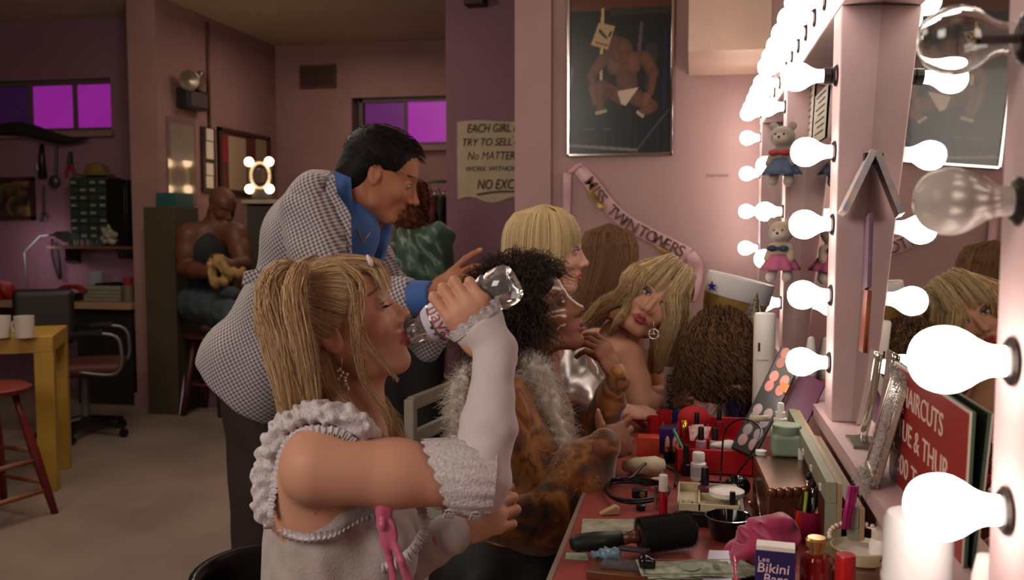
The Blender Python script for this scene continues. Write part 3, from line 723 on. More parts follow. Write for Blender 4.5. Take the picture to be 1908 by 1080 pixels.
    # gloves
    GLV = mat('glove_knit', '#c9c0c2', 0.85, spec=0.2, sheen=0.3, bump=0.25, bscale=420)
    q = S(); arm = [elR+(-0.012, 0, 0.0), elR*0.6+wrR*0.4+(0.006, 0, 0), wrR]
    q.path([elR*0.87+shR*0.13, elR, elR*0.6+wrR*0.4+(0.006, 0, 0), wrR], [0.047, 0.0475, 0.0405, 0.0295], 0.015)
    hm = wrR+fx*0.052; q.cap(wrR, hm, 0.028, 0.024, 0.02); q.ell(wrR+fx*0.045, (0.036, 0.043, 0.020), R1, 0.015)
    q.half(wrR+fx*0.050, fx); q.half(elR*0.80+shR*0.20-(0, 0, 0.0), -(elR-shR)*1.0-(0, 0, 0.12))
    gl = s_out('glove', q, 0.0035, GLV, pr, disp=waveD([((0.2, 0, 1), 160, 0), ((0.8, 0, 1), 95, 1), ((-0.5, 0.1, 1), 120, 2)], 0.0020), amp=0.003)
    q = S(); q.path([shL*0.15+elL*0.85, elL, wrL, wrL+f2*0.01], [0.048, 0.048, 0.033, 0.028], 0.01)
    s_out('glove', q, 0.005, GLV, pr, disp=waveD([((1, 0, 0.2), 150, 0)], 0.0012), amp=0.002)
    LACE = mat('lace', '#d6cfd2', 0.8, spec=0.3, attr=False, noise=0.3, nscale=220, bump=0.6, bscale=260)
    # lace cuff at the elbow : ring of scalloped flaps around the upper arm axis
    ax = unit(elR-shR); fr_ = frame(ax, (0, 0, 1)); c0 = elR-ax*0.052+(0, 0, 0.004); V = []; nn = 72; w = 9
    for i in range(nn):
        a = 2*PI*i/nn; dr = fr_@np.array((math.cos(a), math.sin(a), 0)); lean = 0.5*max(0, dr[2]*-0.2)
        for j in range(w):
            s_ = j/(w-1); V.append(c0+dr*(0.0505+0.006*math.sin(s_*PI)+0.0025*s_*math.sin(a*16))+ax*(s_*0.075-0.008*abs(math.sin(a*8))*(1-s_)**2+(0.03*dr[2] if dr[2] > 0 else 0.02*dr[2])*(1-s_)*-1.0))
    F = [[(i*w+j), ((i+1) % nn)*w+j, ((i+1) % nn)*w+j+1, i*w+j+1] for i in range(nn) for j in range(w-1)]
    emit('lace_cuff', V, np.array(F), LACE, pr, True)
    g = G()
    for i in range(46):  # raised rose-like loops on the cuff
        a = -0.2+PI*1.2*(i % 23)/23.0+PI*0.8; s_ = 0.2+0.5*(i//23); dr = fr_@np.array((math.cos(a), math.sin(a), 0)); c = c0+dr*0.0585+ax*s_*0.075; tt = np.cross(ax, dr)
        g.tube([c+(math.cos(u)*ax+math.sin(u)*tt)*0.007 for u in np.linspace(0, 6.28, 9)], 0.0012, 4)
    g.out('lace_loops', LACE, pr)['kind'] = 'stuff'
    # lace edge on the hand
    c0 = wrR+fx*0.050; V = []; nn = 60; w = 4
    for i in range(nn):
        a = 2*PI*i/nn; dr = R1@np.array((0, math.cos(a)*0.046, math.sin(a)*0.023)); dn = unit(dr)
        for j in range(w):
            s_ = j/(w-1); V.append(c0+dr+dn*0.003*s_*(1+math.sin(a*20))+fx*(s_*(0.012+0.007*abs(math.sin(a*7)))-0.004))
    F = [[(i*w+j), ((i+1) % nn)*w+j, ((i+1) % nn)*w+j+1, i*w+j+1] for i in range(nn) for j in range(w-1)]
    emit('lace_edge', V, np.array(F), LACE, pr, True)
    # camisole
    t = S(); add_torso(t, neck, chest, pelv, (0.25, -0.97, 0), bust=1.0); t.p = t.infl(0.009).p
    ar = unit((0.25, -0.97, 0))
    for c, rr in ((P(580, 868, 1.20), 0.085),): t.ell(c+(0, 0.0, 0.0), (0.088, 0.13, 0.088), None, 0.004, 's')
    t.ell(P(660, 850, 1.58), (0.085, 0.10, 0.085), None, 0.004, 's')
    t.ell(neck+(0.06, 0, 0.03), (0.11, 0.11, 0.10), None, 0.004, 's'); t.half(neck+(0, 0, -0.03), (0, 0, 1))
    CAMI = mat('camisole_gauze', '#b9aca6', 0.8, spec=0.2, sheen=0.4, noise=0.18, nscale=30, bump=0.35, bscale=300)
    s_out('camisole', t, 0.006, CAMI, pr, disp=waveD([((1, 0.2, 0.1), 170, 0), ((0.8, 1, 0.1), 120, 1), ((0.3, 0.2, 1), 45, 1)], 0.0035), amp=0.004)
    # frills round the arm hole and underarm
    rim = [P(690, 846, 1.27), P(668, 812, 1.235), P(632, 792, 1.225), P(590, 788, 1.225), P(552, 798, 1.24), P(527, 828, 1.25), P(516, 870, 1.25), P(508, 915, 1.24), P(506, 962, 1.235)]
    od = [(0.5, -0.3, 0.6), (0.25, -0.2, 0.5), (0.1, -0.2, 0.55), (-0.1, -0.1, 0.6), (-0.5, -0.1, 0.6), (-0.8, 0.0, 0.4), (-0.95, 0.1, 0.0), (-0.95, 0.2, -0.1), (-0.7, 0.2, -0.3)]
    q = S(); rc = catmull([p_+unit(o_)*0.014+np.array((0, 0.006, 0)) for p_, o_ in zip(rim, od)], 20); q.path(rc, list(np.interp(np.linspace(0, 1, 20), [0, 0.15, 0.5, 0.8, 1], [0.010, 0.015, 0.017, 0.022, 0.016])), 0.01)
    s_out('shoulder_frill', q, 0.003, LACE, pr, disp=waveD([((1, 0.1, 0.4), 330, 0), ((-0.4, 0.3, 1), 300, 1), ((0.2, 1, 0.1), 210, 2)], 0.0065), amp=0.006)
    V, F = ruffle([p_-unit(o_)*0.006+np.array((0, -0.006, 0)) for p_, o_ in zip(rim, od)], [(-x_*0.6, -0.7, -z_*0.6) for x_, y_, z_ in od], 0.012, 0.0018, 30, 320, w=4); emit('frill_edging', V, F, LACE, pr, True)
    rim2 = [P(500, 955, 1.25), P(530, 982, 1.23), P(575, 992, 1.22), P(620, 985, 1.23), P(655, 965, 1.25), P(690, 950, 1.27), P(735, 945, 1.29)]
    V, F = ruffle(rim2, [(0, -0.6, -0.8)]*7, 0.014, 0.0025, 24, 260); emit('underarm_frill', V, F, LACE, pr, True)
    # horizontal tucks and sparkles, bust cup frill
    V, F = ruffle([P(770, 925, 1.31), P(782, 975, 1.31), P(760, 1020, 1.29), P(710, 1050, 1.27)], [(0.9, -0.3, 0.2), (1, -0.4, -0.1), (0.6, -0.5, -0.7), (0.2, -0.5, -0.9)], 0.018, 0.0025, 16, 200); emit('bust_frill', V, F, LACE, pr, True)
    g = G()
    for i in range(70):
        px, py = (RNG.uniform(480, 560), RNG.uniform(800, 960)) if i % 2 else (RNG.uniform(640, 780), RNG.uniform(950, 1060))
        c = P(px, py, 1.235 if i % 2 else 1.245); g.ball(c, 0.0011, 6, 4)
    # ribbon bow
    PINK = mat('pink_satin', '#c0587a', 0.35, spec=0.6, sheen=0.3, bump=0.2, bscale=30)
    q = S(); c = P(712, 975, 1.225)
    q.ell(c+uimg*0.022+rimg*0.002, (0.013, 0.009, 0.028), np.stack([rimg, -oimg, unit(uimg-0.25*rimg)], 1), 0.006); q.ell(c-uimg*0.016+rimg*0.008, (0.014, 0.009, 0.026), np.stack([rimg, -oimg, unit(uimg+0.3*rimg)], 1), 0.006)
    q.path([c, c-uimg*0.05+rimg*0.03+oimg*0.01, c-uimg*0.12+rimg*0.05], [0.005, 0.006, 0.006], 0.004); q.path([c, c-uimg*0.05+rimg*0.012, c-uimg*0.12+rimg*0.025+oimg*0.01], [0.004, 0.005, 0.005], 0.004)
    q.sph(c+oimg*0.006, 0.009, 0.003)
    s_out('ribbon_bow', q, 0.0028, PINK, pr, disp=waveD([((1, 0, 0.1), 300, 0)], 0.0012), amp=0.002)
    # hair
    Hh = Hair('#9c7850', '#e2c49c', 0.00048)
    capd = S(); capd.ell(HL(-0.016, 0, 0.026), (0.100, 0.080, 0.084), HR, 0.01)
    capd.ell(HL(-0.05, 0, -0.04), (0.062, 0.070, 0.07), HR, 0.03)
    capd.ell(HL(0.098, 0, -0.02), (0.078, 0.12, 0.085), HR, 0.015, 's'); capd.ell(HL(0.03, -0.085, -0.03), (0.045, 0.035, 0.055), HR, 0.01, 's'); capd.ell(HL(0.03, 0.085, -0.03), (0.045, 0.035, 0.055), HR, 0.01, 's')
    Hh.base(capd, 0.004, '#846240')
    rn, rf = (-0.050, -0.050, 0.074), (-0.045, 0.050, 0.074)
    for y, root in ((-1, rn), (1, rf)):
        comb(Hh, HL, (0.070, 0.004*y, 0.085), (0.066, 0.050*y, 0.050), root, 382, 0.006)
        comb(Hh, HL, (0.066, 0.050*y, 0.050), (0.028, 0.078*y, 0.010), root, 382, 0.006)
        comb(Hh, HL, (0.022, 0.080*y, 0.005), (-0.035, 0.075*y, -0.030), root, 510, 0.005)
        comb(Hh, HL, (-0.035, 0.075*y, -0.030), (-0.085, 0.030*y, -0.045), root, 612, 0.006)
        comb(Hh, HL, (0.02, 0.003*y, 0.118), (-0.10, 0.003*y, 0.03), root, 510, 0.005)
        comb(Hh, HL, (-0.09, 0.003*y, 0.02), (-0.085, 0.010*y, -0.04), root, 229, 0.005)
    rw = HL(*rn)
    near = [rw, P(545, 507, 1.30), P(520, 510, 1.29), P(506, 540, 1.28), P(512, 590, 1.27), P(528, 650, 1.26), P(545, 720, 1.25), P(552, 790, 1.27), P(556, 850, 1.30)]
    Hh.lock(near, 1900, [0.009, 0.016, 0.021, 0.026, 0.030, 0.032, 0.030, 0.024, 0.012], 14, base='#8a6844', wave=0.002)
    near2 = [rw, P(560, 503, 1.29), P(548, 535, 1.26), P(553, 590, 1.25), P(568, 660, 1.25), P(580, 740, 1.25), P(588, 790, 1.26)]
    Hh.lock(near2, 900, [0.008, 0.015, 0.018, 0.020, 0.020, 0.016, 0.008], 12, base='#8a6844', wave=0.002)
    fw_ = HL(*rf); far = [fw_, fw_+(-0.02, 0.03, 0.012), fw_+(-0.01, 0.07, -0.02), P(620, 700, 1.54), P(700, 760, 1.46), P(738, 830, 1.42), P(742, 880, 1.38)]
    Hh.lock(far, 450, [0.008, 0.020, 0.024, 0.03, 0.030, 0.022, 0.010], 12, base='#8a6844', wave=0.003)
    # loose hair below: behind the ear to the front of the shoulder, and down the back
    Hh.lock([HL(-0.055, -0.055, -0.02), P(590, 670, 1.32), P(612, 730, 1.30), P(660, 790, 1.27), P(700, 812, 1.26), P(735, 850, 1.30)], 260, [0.022, 0.026, 0.024, 0.018, 0.012, 0.006], 11, base='#8a6844', wave=0.003)
    Hh.lock([HL(-0.08, 0.0, -0.03), P(585, 720, 1.42), P(590, 790, 1.42), P(595, 850, 1.44)], 260, [0.035, 0.040, 0.035, 0.03], 8, base='#8a6844', wave=0.003)
    # fringe and face strands
    for (a, c_, d_, n_) in (((0.040, -0.030, 0.088), (0.096, -0.026, 0.052), (0.097, -0.044, 0.014), 90), ((0.040, -0.01, 0.092), (0.101, -0.008, 0.052), (0.099, -0.020, 0.018), 80), ((0.040, 0.02, 0.092), (0.101, 0.02, 0.052), (0.099, 0.03, 0.020), 70)):
        Hh.add(lock([HL(*a), HL(*(np.array(a)*0.45+np.array(c_)*0.55+(0.002, 0, 0.004))), HL(*c_), HL(*d_)], n_, [0.010, 0.011, 0.011, 0.012], 12))
    Hh.add(lock([HL(0.050, -0.045, 0.082), HL(0.070, -0.066, 0.045), HL(0.052, -0.082, 0.0), HL(0.040, -0.080, -0.04), HL(0.050, -0.070, -0.09), HL(0.056, -0.062, -0.12)], 40, [0.007, 0.006, 0.004, 0.003, 0.003, 0.002], 16, wave=0.002))
    Hh.add(lock([HL(0.045, -0.05, 0.080), HL(0.055, -0.074, 0.04), HL(0.038, -0.086, 0.0), HL(0.020, -0.086, -0.05), HL(0.012, -0.082, -0.10), HL(0.02, -0.075, -0.16), HL(0.01, -0.07, -0.20)], 60, [0.006, 0.006, 0.006, 0.006, 0.006, 0.006, 0.004], 16, wave=0.003))
    hr = Hh.out('hair', HAIRM, pr)
    G().ball(HL(0.093, -0.034, 0.068), (0.004, 0.009, 0.011), 12, 8, R=HR).out('hair_clip', mat('clip_white', '#e4d8d4', 0.3), hr, smooth=True)
    g = G(); c = HL(-0.036, -0.066, 0.103); g.tube([c+frame(P(538, 492, 1.26)-rw)@np.array((math.cos(a), math.sin(a), 0))*0.014 for a in np.linspace(0, 6.28, 16)], 0.005, 6); g.out('hair_tie', mat('hair_tie_tan', '#a06a48', 0.7), hr, smooth=True)
    # earring
    c = HL(-0.004, -0.082, -0.048); g = G(); g.tube([c, c-(0, 0, 0.018)], 0.0008, 5)
    for i in range(14): g.ball(c-(RNG.uniform(-0.010, 0.010), 0, 0.02+0.036*i/14), 0.0035, 6, 4)
    g.out('drop_earring', mat('earring_glass', '#c9b4a8', 0.2, metal=0.4), pr, smooth=True)
    # bottle
    lipc = HL(0.099, 0.0, -0.071); M = lipc; Bz = P(972, 516, M[1]-0.004); BA = unit(Bz-M); BR = frame(BA, uimg)
    bt = thing('water_bottle', 'clear ribbed plastic water bottle with pale label held up to drink', 'bottle', M)
    pf = [(0.0115, 0), (0.0135, 0.001), (0.0135, 0.008), (0.0155, 0.010), (0.0155, 0.013), (0.014, 0.015), (0.019, 0.022), (0.026, 0.032), (0.0305, 0.042), (0.032, 0.048), (0.031, 0.052), (0.031, 0.092), (0.0325, 0.096)]
    z = 0.098
    for i in range(4): pf += [(0.0325, z), (0.0300, z+0.004), (0.0300, z+0.006), (0.0325, z+0.010)]; z += 0.013
    pf += [(0.0318, z+0.014), (0.030, z+0.022), (0.025, z+0.027), (0.014, z+0.022), (0.002, z+0.021)]
    pf = [(r*1.05, z_*1.12) for r, z_ in pf]
    PET = mat('clear_plastic', '#eceff2', 0.03, trans=0.9, ior=1.28, coat=1.0)
    G(BR, M).lathe(pf, 40, caps=False).out('bottle_shell', PET, bt, smooth=True)
    # label : partial band facing the viewer
    lab = []; mm = 24
    vd = unit(oimg-BA*np.dot(oimg, BA)); tx = np.cross(BA, vd)
    for i in range(mm+1):
        a = -1.9+3.8*i/mm
        for zz in (0.034, 0.044, 0.054, 0.090): 
            zz *= 1.12; rr = np.interp(zz, [p[1] for p in pf[:13]], [p[0] for p in pf[:13]])+0.0006
            lab.append(M+BA*zz+(vd*math.cos(a)+tx*math.sin(a))*rr)
    F = [[i*4+j, (i+1)*4+j, (i+1)*4+j+1, i*4+j+1] for i in range(mm) for j in range(3)]
    emit('label', lab, np.array(F), mat('label_paper', '#c8c4d0', 0.5, noise=0.1, nscale=50), bt, True)
    tr = np.stack([-tx, -BA, -np.cross(tx, BA)], 1)
    # letters wrapped on the label, running round the bottle
    cu_y = 0.068
    o_t = text('label_lettering', 'naya', 0.034, I3, (0, 0, 0), mat('label_red', '#b4484c', 0.5), bt, ext=0.0002)
    me = o_t.data; V = np.array([v.co[:] for v in me.vertices]); loc = np.array(root_of(o_t).location)
    V += loc; u_ = V[:, 0]-0.030; v_ = V[:, 1]
    a = u_/0.0336; W = M+BA[None]*(cu_y-0.012+v_)[:, None]+(vd[None]*np.cos(a)[:, None]-tx[None]*np.sin(a)[:, None]*-1.0)*(0.0336+V[:, 2])[:, None]-loc
    me.vertices.foreach_set('co', W.astype(np.float32).ravel()); me.update()
    g = G()
    for i, (a, zz) in enumerate(((0.1, 0.045), (0.45, 0.044), (0.8, 0.046))):
        c = M+BA*zz*1.12+(vd*math.cos(a)+tx*math.sin(a))*(0.0328+0.0012); g.ball(c, 0.0025, 6, 4)
    g.out('label_marks', mat('label_blue', '#3a3a80', 0.5), bt)

def ramp_mat(name, stops, scale=6, detail=4, stretch=(1, 1, 1), rough=0.6, distort=1.0, sheen=0.2, spec=0.4, metal=0.0, bump=0.0, wave=False):
    m = mat(name, '#808080', rough, metal=metal, sheen=sheen, spec=spec); nt = m.node_tree; b = nt.nodes['Principled BSDF']
    tc = nt.nodes.new('ShaderNodeTexCoord'); mp = nt.nodes.new('ShaderNodeMapping'); mp.inputs['Scale'].default_value = stretch; nt.links.new(tc.outputs['Object'], mp.inputs[0])
    if wave: n = nt.nodes.new('ShaderNodeTexWave'); n.inputs['Scale'].default_value = scale; n.inputs['Distortion'].default_value = distort; n.inputs['Detail'].default_value = detail; n.inputs['Detail Scale'].default_value = 2.0
    else: n = nt.nodes.new('ShaderNodeTexNoise'); n.inputs['Scale'].default_value = scale; n.inputs['Detail'].default_value = detail; n.inputs['Distortion'].default_value = distort
    nt.links.new(mp.outputs[0], n.inputs['Vector']); r = nt.nodes.new('ShaderNodeValToRGB'); nt.links.new(n.outputs['Fac'], r.inputs[0])
    e = r.color_ramp.elements
    while len(e) < len(stops): e.new(0.5)
    for i, (p, c) in enumerate(stops): e[i].position = p; e[i].color = (*srgb(c), 1)
    nt.links.new(r.outputs[0], b.inputs['Base Color'])
    if bump:
        bp = nt.nodes.new('ShaderNodeBump'); bp.inputs['Strength'].default_value = bump; bp.inputs['Distance'].default_value = 0.004; nt.links.new(n.outputs['Fac'], bp.inputs['Height']); nt.links.new(bp.outputs[0], b.inputs['Normal'])
    return m
def check_mat(name, c1, c2, per, ang):
    m = mat(name, c1, 0.85, spec=0.2, sheen=0.2); nt = m.node_tree; b = nt.nodes['Principled BSDF']
    tc = nt.nodes.new('ShaderNodeTexCoord'); mp = nt.nodes.new('ShaderNodeMapping'); mp.inputs['Rotation'].default_value = (0, ang, 0); nt.links.new(tc.outputs['Object'], mp.inputs[0])
    sp = nt.nodes.new('ShaderNodeSeparateXYZ'); nt.links.new(mp.outputs[0], sp.inputs[0])
    def sn(ax):
        a = nt.nodes.new('ShaderNodeMath'); a.operation = 'MULTIPLY'; a.inputs[1].default_value = 2*PI/per; nt.links.new(sp.outputs[ax], a.inputs[0])
        s_ = nt.nodes.new('ShaderNodeMath'); s_.operation = 'SINE'; nt.links.new(a.outputs[0], s_.inputs[0])
        r = nt.nodes.new('ShaderNodeMapRange'); r.inputs[1].default_value = -0.35; r.inputs[2].default_value = 0.35; nt.links.new(s_.outputs[0], r.inputs[0]); return r.outputs[0]
    x, z = sn('X'), sn('Z'); ad = nt.nodes.new('ShaderNodeMath'); ad.operation = 'ADD'; nt.links.new(x, ad.inputs[0]); nt.links.new(z, ad.inputs[1])
    hf = nt.nodes.new('ShaderNodeMath'); hf.operation = 'MULTIPLY'; hf.inputs[1].default_value = 0.5; nt.links.new(ad.outputs[0], hf.inputs[0])
    mx = nt.nodes.new('ShaderNodeMix'); mx.data_type = 'RGBA'; nt.links.new(hf.outputs[0], mx.inputs['Factor']); mx.inputs['A'].default_value = (*srgb(c1), 1); mx.inputs['B'].default_value = (*srgb(c2), 1)
    nt.links.new(mx.outputs['Result'], b.inputs['Base Color']); return m
rimg, uimg, oimg = _r, _u, -_f
def fr3(f, o):
    f = unit(f); z = unit(np.asarray(o)-f*np.dot(o, f)); return np.stack([f, np.cross(z, f), z], 1)
def fluff(path, n, rad, ln, curl=0.006, m=6, squash=(1, 1, 1)):
    g = catmull(path, 60); out = []
    i = RNG.integers(0, 60, n); d = RNG.normal(size=(n, 3)); d /= np.linalg.norm(d, axis=1, keepdims=True)
    t = np.linspace(0, 1, m)[None, :, None]; b = g[i][:, None]+d[:, None]*rad*0.2
    L_ = RNG.uniform(0.5, 1.1, (n, 1, 1))*ln
    p = b+d[:, None]*t*L_+np.array((0, 0, -1.0))*0.25*(t*L_)
    ph = RNG.uniform(0, 6.28, (n, 1, 3)); p = p+np.sin(t*RNG.uniform(4, 14, (n, 1, 1))+ph)*curl*np.minimum(1, t*2)
    return p
LIN = lambda a, b, t: np.asarray(a)*(1-t)+np.asarray(b)*t
# ------------------------------------------------------------- man in the checked jacket
if DO('man'):
    sk = '#a96f52'; Fd = unit((0.86, 0.24, -0.40)); Ud = (0.38, 0.12, 0.92); HR = hmat(Fd, Ud); K = 1.10; Ym = 2.55
    HC = P(764, 345, Ym)-HR@np.array((0.083, -0.0315, 0))*K
    pr = thing('person', 'man in a pale checked jacket and open blue shirt bending over the women', 'person', (P(500, 900, 2.6)[0], 2.6, 0))
    b = S(); HL = add_head(b, HC, HR, k=K, skin=sk, lip='#8a4a3c', male=True, lids=0.55, brow='#1c1412', nose=1.25, jaw=1.12, fem_lip=0.7, open_=0.004)
    nk = P(655, 425, 2.60); chest = P(600, 470, 2.60); pelv = P(500, 690, 2.62)
    b.cap(HL(-0.035, 0, -0.07), nk, 0.062, 0.066, 0.03, 'u', sk); b.cap(HL(0.01, 0, -0.085), P(680, 425, 2.58), 0.04, 0.045, 0.03, 'u', sk)
    add_torso(b, nk, chest, pelv, (0.2, -0.98, 0), skin=sk, male=True, bust=0)
    sh = P(580, 405, 2.40); el = P(622, 560, 2.30); wr = P(802, 553, 2.27); shf = P(630, 400, 2.82); elf = P(760, 600, 2.80); wrf = P(800, 640, 2.6)
    limb(b, [nk, sh, el, wr], [0.05, 0.065, 0.045, 0.030], 0.03, sk); limb(b, [nk, shf, elf, wrf], [0.05, 0.065, 0.045, 0.030], 0.03, sk)
    fd = unit(0.80*rimg+0.55*uimg); add_hand(b, wr, fr3(fd, 0.6*uimg+0.7*oimg-0.3*rimg), k=1.05, skin=sk, nail='#c08a74', curls=((-0.1, 0.25, 0.2), (0.25, 0.4, 0.3), (0.4, 0.5, 0.3), (0.5, 0.6, 0.3)), spread=0.08)
    for dy in (-0.10, 0.09):
        limb(b, [pelv+(0, dy, 0), np.array((pelv[0]+0.03, pelv[1]+dy, 0.50)), np.array((pelv[0]-0.02, pelv[1]+dy, 0.10))], [0.10, 0.07, 0.05], 0.03, sk)
        b.cap((pelv[0]-0.03, pelv[1]+dy, 0.045), (pelv[0]+0.17, pelv[1]+dy, 0.035), 0.042, 0.032, 0.02, 'u', sk)
    s_out('body', b, 0.010, SKIN, pr, sk, regions=[(HC-0.17, HC+0.17, 0.0034), (wr-0.03, wr+(0.24, 0.12, 0.2), 0.0035)])
    h_ = S(); h_.ell(HL(-0.018, 0, 0.034), np.array((0.101, 0.083, 0.089))*K, HR, 0.01, 'u', '#120d0c'); h_.ell(HL(-0.060, 0, -0.030), np.array((0.056, 0.070, 0.070))*K, HR, 0.025, 'u', '#120d0c')
    h_.ell(HL(0.105, 0, -0.022), np.array((0.078, 0.12, 0.088))*K, HR, 0.012, 's'); h_.ell(HL(0.045, -0.085, -0.03), np.array((0.058, 0.04, 0.050))*K, HR, 0.008, 's'); h_.ell(HL(0.045, 0.085, -0.03), np.array((0.058, 0.04, 0.05))*K, HR, 0.008, 's'); h_.ell(HL(-0.008, -0.085, -0.03), np.array((0.022, 0.04, 0.045))*K, HR, 0.006, 's')
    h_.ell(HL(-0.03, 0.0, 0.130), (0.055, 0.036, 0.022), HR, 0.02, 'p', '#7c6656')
    Hh = Hair('#120d0b', '#2a201c', 0.0009); Hh.base(h_, 0.006, '#120d0c', disp=waveD([((1, 0.3, 0.1), 300, 0), ((0.2, 1, 1), 260, 0)], 0.001), amp=0.002)
    rr_ = []
    for i in range(1500):
        th = RNG.uniform(-PI, PI); z = RNG.uniform(-0.5, 1.0); x_ = math.sqrt(1-min(1, z*z)); d = np.array((math.cos(th)*x_, math.sin(th)*x_, z))
        p0 = np.array((-0.018, 0, 0.034))+d*np.array((0.101, 0.083, 0.089))
        if p0[0] > 0.035 and p0[2] < 0.075 or (p0[0] > -0.03 and p0[2] < 0.015): continue
        if abs(p0[0]+0.03) < 0.05 and abs(p0[1]) < 0.035 and p0[2] > 0.09 and RNG.uniform() < 0.75: continue
        dr = np.array((0.012, 0, -0.004 if z < 0.5 else 0.0)); rr_.append([HL(*(p0+d*0.001)), HL(*(p0+d*0.004+dr*0.7)), HL(*(p0+d*0.005+dr*1.4)), HL(*(p0+d*0.003+dr*2.0))])
    Hh.add(np.array(rr_), 0.0010); Hh.out('hair', HAIRM, pr)
    SHIRT = mat('blue_shirt', '#3a64a8', 0.7, sheen=0.2, bump=0.15, bscale=40)
    ax_ = unit(0.50*rimg+0.86*uimg); fx_ = unit(np.cross((0, 1, 0), ax_)); fx_ = fx_ if fx_[0] > 0 else -fx_; RJ = np.stack([fx_, np.cross(ax_, fx_), ax_], 1)
    q = S(); q.ell(P(640, 455, 2.58), (0.125, 0.16, 0.18), RJ, 0.03); q.cap(P(640, 420, 2.58), P(655, 405, 2.58), 0.085, 0.075, 0.03)
    q.ell(P(712, 425, 2.58), (0.05, 0.035, 0.12), RJ, 0.02, 's')
    s_out('shirt', q, 0.006, SHIRT, pr, disp=waveD([((1, 0.2, 0.6), 60, 0), ((0.3, 1, 0.2), 80, 1)], 0.004), amp=0.005)
    # shirt collar : a folded blade around the neck
    cc = P(648, 398, 2.59); ca = unit(HL(-0.035, 0, -0.07)-nk); cf = frame(ca, (1, 0, 0)); V = []; n_ = 44; w = 7
    for i in range(n_):
        a = 0.55+(2*PI-1.1)*i/(n_-1); dr = cf@np.array((math.cos(a), math.sin(a), 0)); nearf = min(1.0, min(i, n_-1-i)/6)
        for j in range(w):
            s_ = j/(w-1); hgt = 0.045-s_*(0.085+0.03*(1-nearf)); V.append(cc+dr*(0.073+0.030*s_+0.006*math.sin(s_*PI))+ca*hgt)
    F = [[i*w+j, (i+1)*w+j, (i+1)*w+j+1, i*w+j+1] for i in range(n_-1) for j in range(w-1)]
    o = emit('shirt_collar', V, np.array(F), SHIRT, pr, True); o.modifiers.new('s', 'SOLIDIFY').thickness = 0.004
    # collar points hanging open at the front, near side
    G().prism([(0, 0), (0.05, -0.02), (0.055, -0.125), (0.0, -0.115), (-0.01, -0.05)], 0.006, np.stack([rimg, uimg, oimg], 1), P(622, 318, 2.46)).out('collar_point', SHIRT, pr, bevel=0.003)
    G().tube([P(660, 405, 2.47), P(668, 430, 2.46), P(676, 452, 2.46), P(690, 432, 2.47)], 0.002, 6).out('neck_chain', mat('gold', '#c8963c', 0.25, metal=1.0), pr, smooth=True)
    CHK = check_mat('jacket_check', '#c6bec4', '#5a5258', 0.0105, 0.5)
    q = S(); q.ell(P(592, 440, 2.60), (0.150, 0.205, 0.19), RJ, 0.03); q.cap(P(588, 385, 2.42), P(610, 380, 2.78), 0.088, 0.088, 0.05); q.ell(P(628, 372, 2.6), (0.07, 0.10, 0.09), RJ, 0.04)
    q.ell(P(550, 555, 2.60), (0.138, 0.195, 0.22), RJ, 0.05); q.ell(P(500, 690, 2.60), (0.172, 0.245, 0.25), RJ, 0.06)
    q.ell(P(458, 668, 2.60), (0.125, 0.21, 0.13), RJ, 0.05)
    q.ell(P(715, 400, 2.60), (0.10, 0.13, 0.17), RJ, 0.01, 's'); q.ell(P(660, 360, 2.60), (0.085, 0.092, 0.11), RJ, 0.01, 's')
    q.half(P(452, 722, 2.60), -0.60*rimg-0.80*uimg); q.half(P(455, 700, 2.60)+rimg*0.20, 0.97*rimg-0.2*uimg, 0.02)
    wf = waveD([((0.9, 0.2, -0.5), 34, 0), ((0.6, 0, 0.9), 26, 2), ((1, 0, 0.2), 48, 1)], 0.010)
    jk = s_out('jacket', q, 0.0065, CHK, pr, disp=wf, amp=0.009)
    q = S(); q.path([sh, LIN(sh, el, 0.5)-(0.01, 0, 0), el, LIN(el, wr, 0.5), LIN(el, wr, 0.80)], [0.090, 0.080, 0.070, 0.060, 0.050], 0.02); q.half(LIN(el, wr, 0.82), wr-el)
    s_out('jacket_sleeve', q, 0.006, CHK, jk, disp=waveD([((0.2, 0.2, 1), 52, 0), ((1, 0, 0.4), 64, 1)], 0.007), amp=0.008)
    q = S(); q.path([shf, elf, wrf], [0.088, 0.072, 0.05], 0.02); s_out('jacket_sleeve', q, 0.009, CHK, jk, disp=waveD([((0.2, 0.2, 1), 52, 0)], 0.006), amp=0.008)
    q = S(); q.cap(LIN(el, wr, 0.78), LIN(el, wr, 1.03), 0.047, 0.041, 0.01); q.half(LIN(el, wr, 1.02), wr-el)
    s_out('shirt_cuff', q, 0.005, SHIRT, pr)
    # lapel and pocket flap on the near front
    Rl = np.stack([rimg, uimg, oimg], 1); lw = lambda px, py, Y=2.41: (np.array(P(px, py, Y))-P(620, 400, 2.41))@Rl
    def flap(name, pts, dy, par, th=0.012, curve=0.0):
        o0 = P(620, 400, 2.385+dy); G().prism([lw(*p)[:2] for p in pts], th, Rl, o0).out(name, CHK, par, bevel=0.003)
    flap('lapel', [(603, 402), (612, 394), (646, 384), (653, 400), (656, 482), (618, 492), (604, 440)], 0.005, jk)
    flap('jacket_collar', [(610, 340), (622, 318), (628, 360), (645, 386), (612, 396), (603, 400), (604, 372)], 0.01, jk)
    flap('pocket_flap', [(470, 505), (500, 497), (497, 520), (466, 530)], -0.02, jk, 0.008)
    # trousers and shoes
    TR = mat('trousers_brown', '#33241f', 0.8)
    q = S(); 
    for dy in (-0.10, 0.09): q.path([pelv+(0.0, dy, 0.0), (pelv[0]+0.03, pelv[1]+dy, 0.50), (pelv[0]-0.01, pelv[1]+dy, 0.09)], [0.10, 0.095, 0.085], 0.04)
    s_out('trousers', q, 0.012, TR, pr, disp=waveD([((0.3, 0.2, 1), 40, 0), ((1, 0, 0.3), 40, 0)], 0.006), amp=0.006)
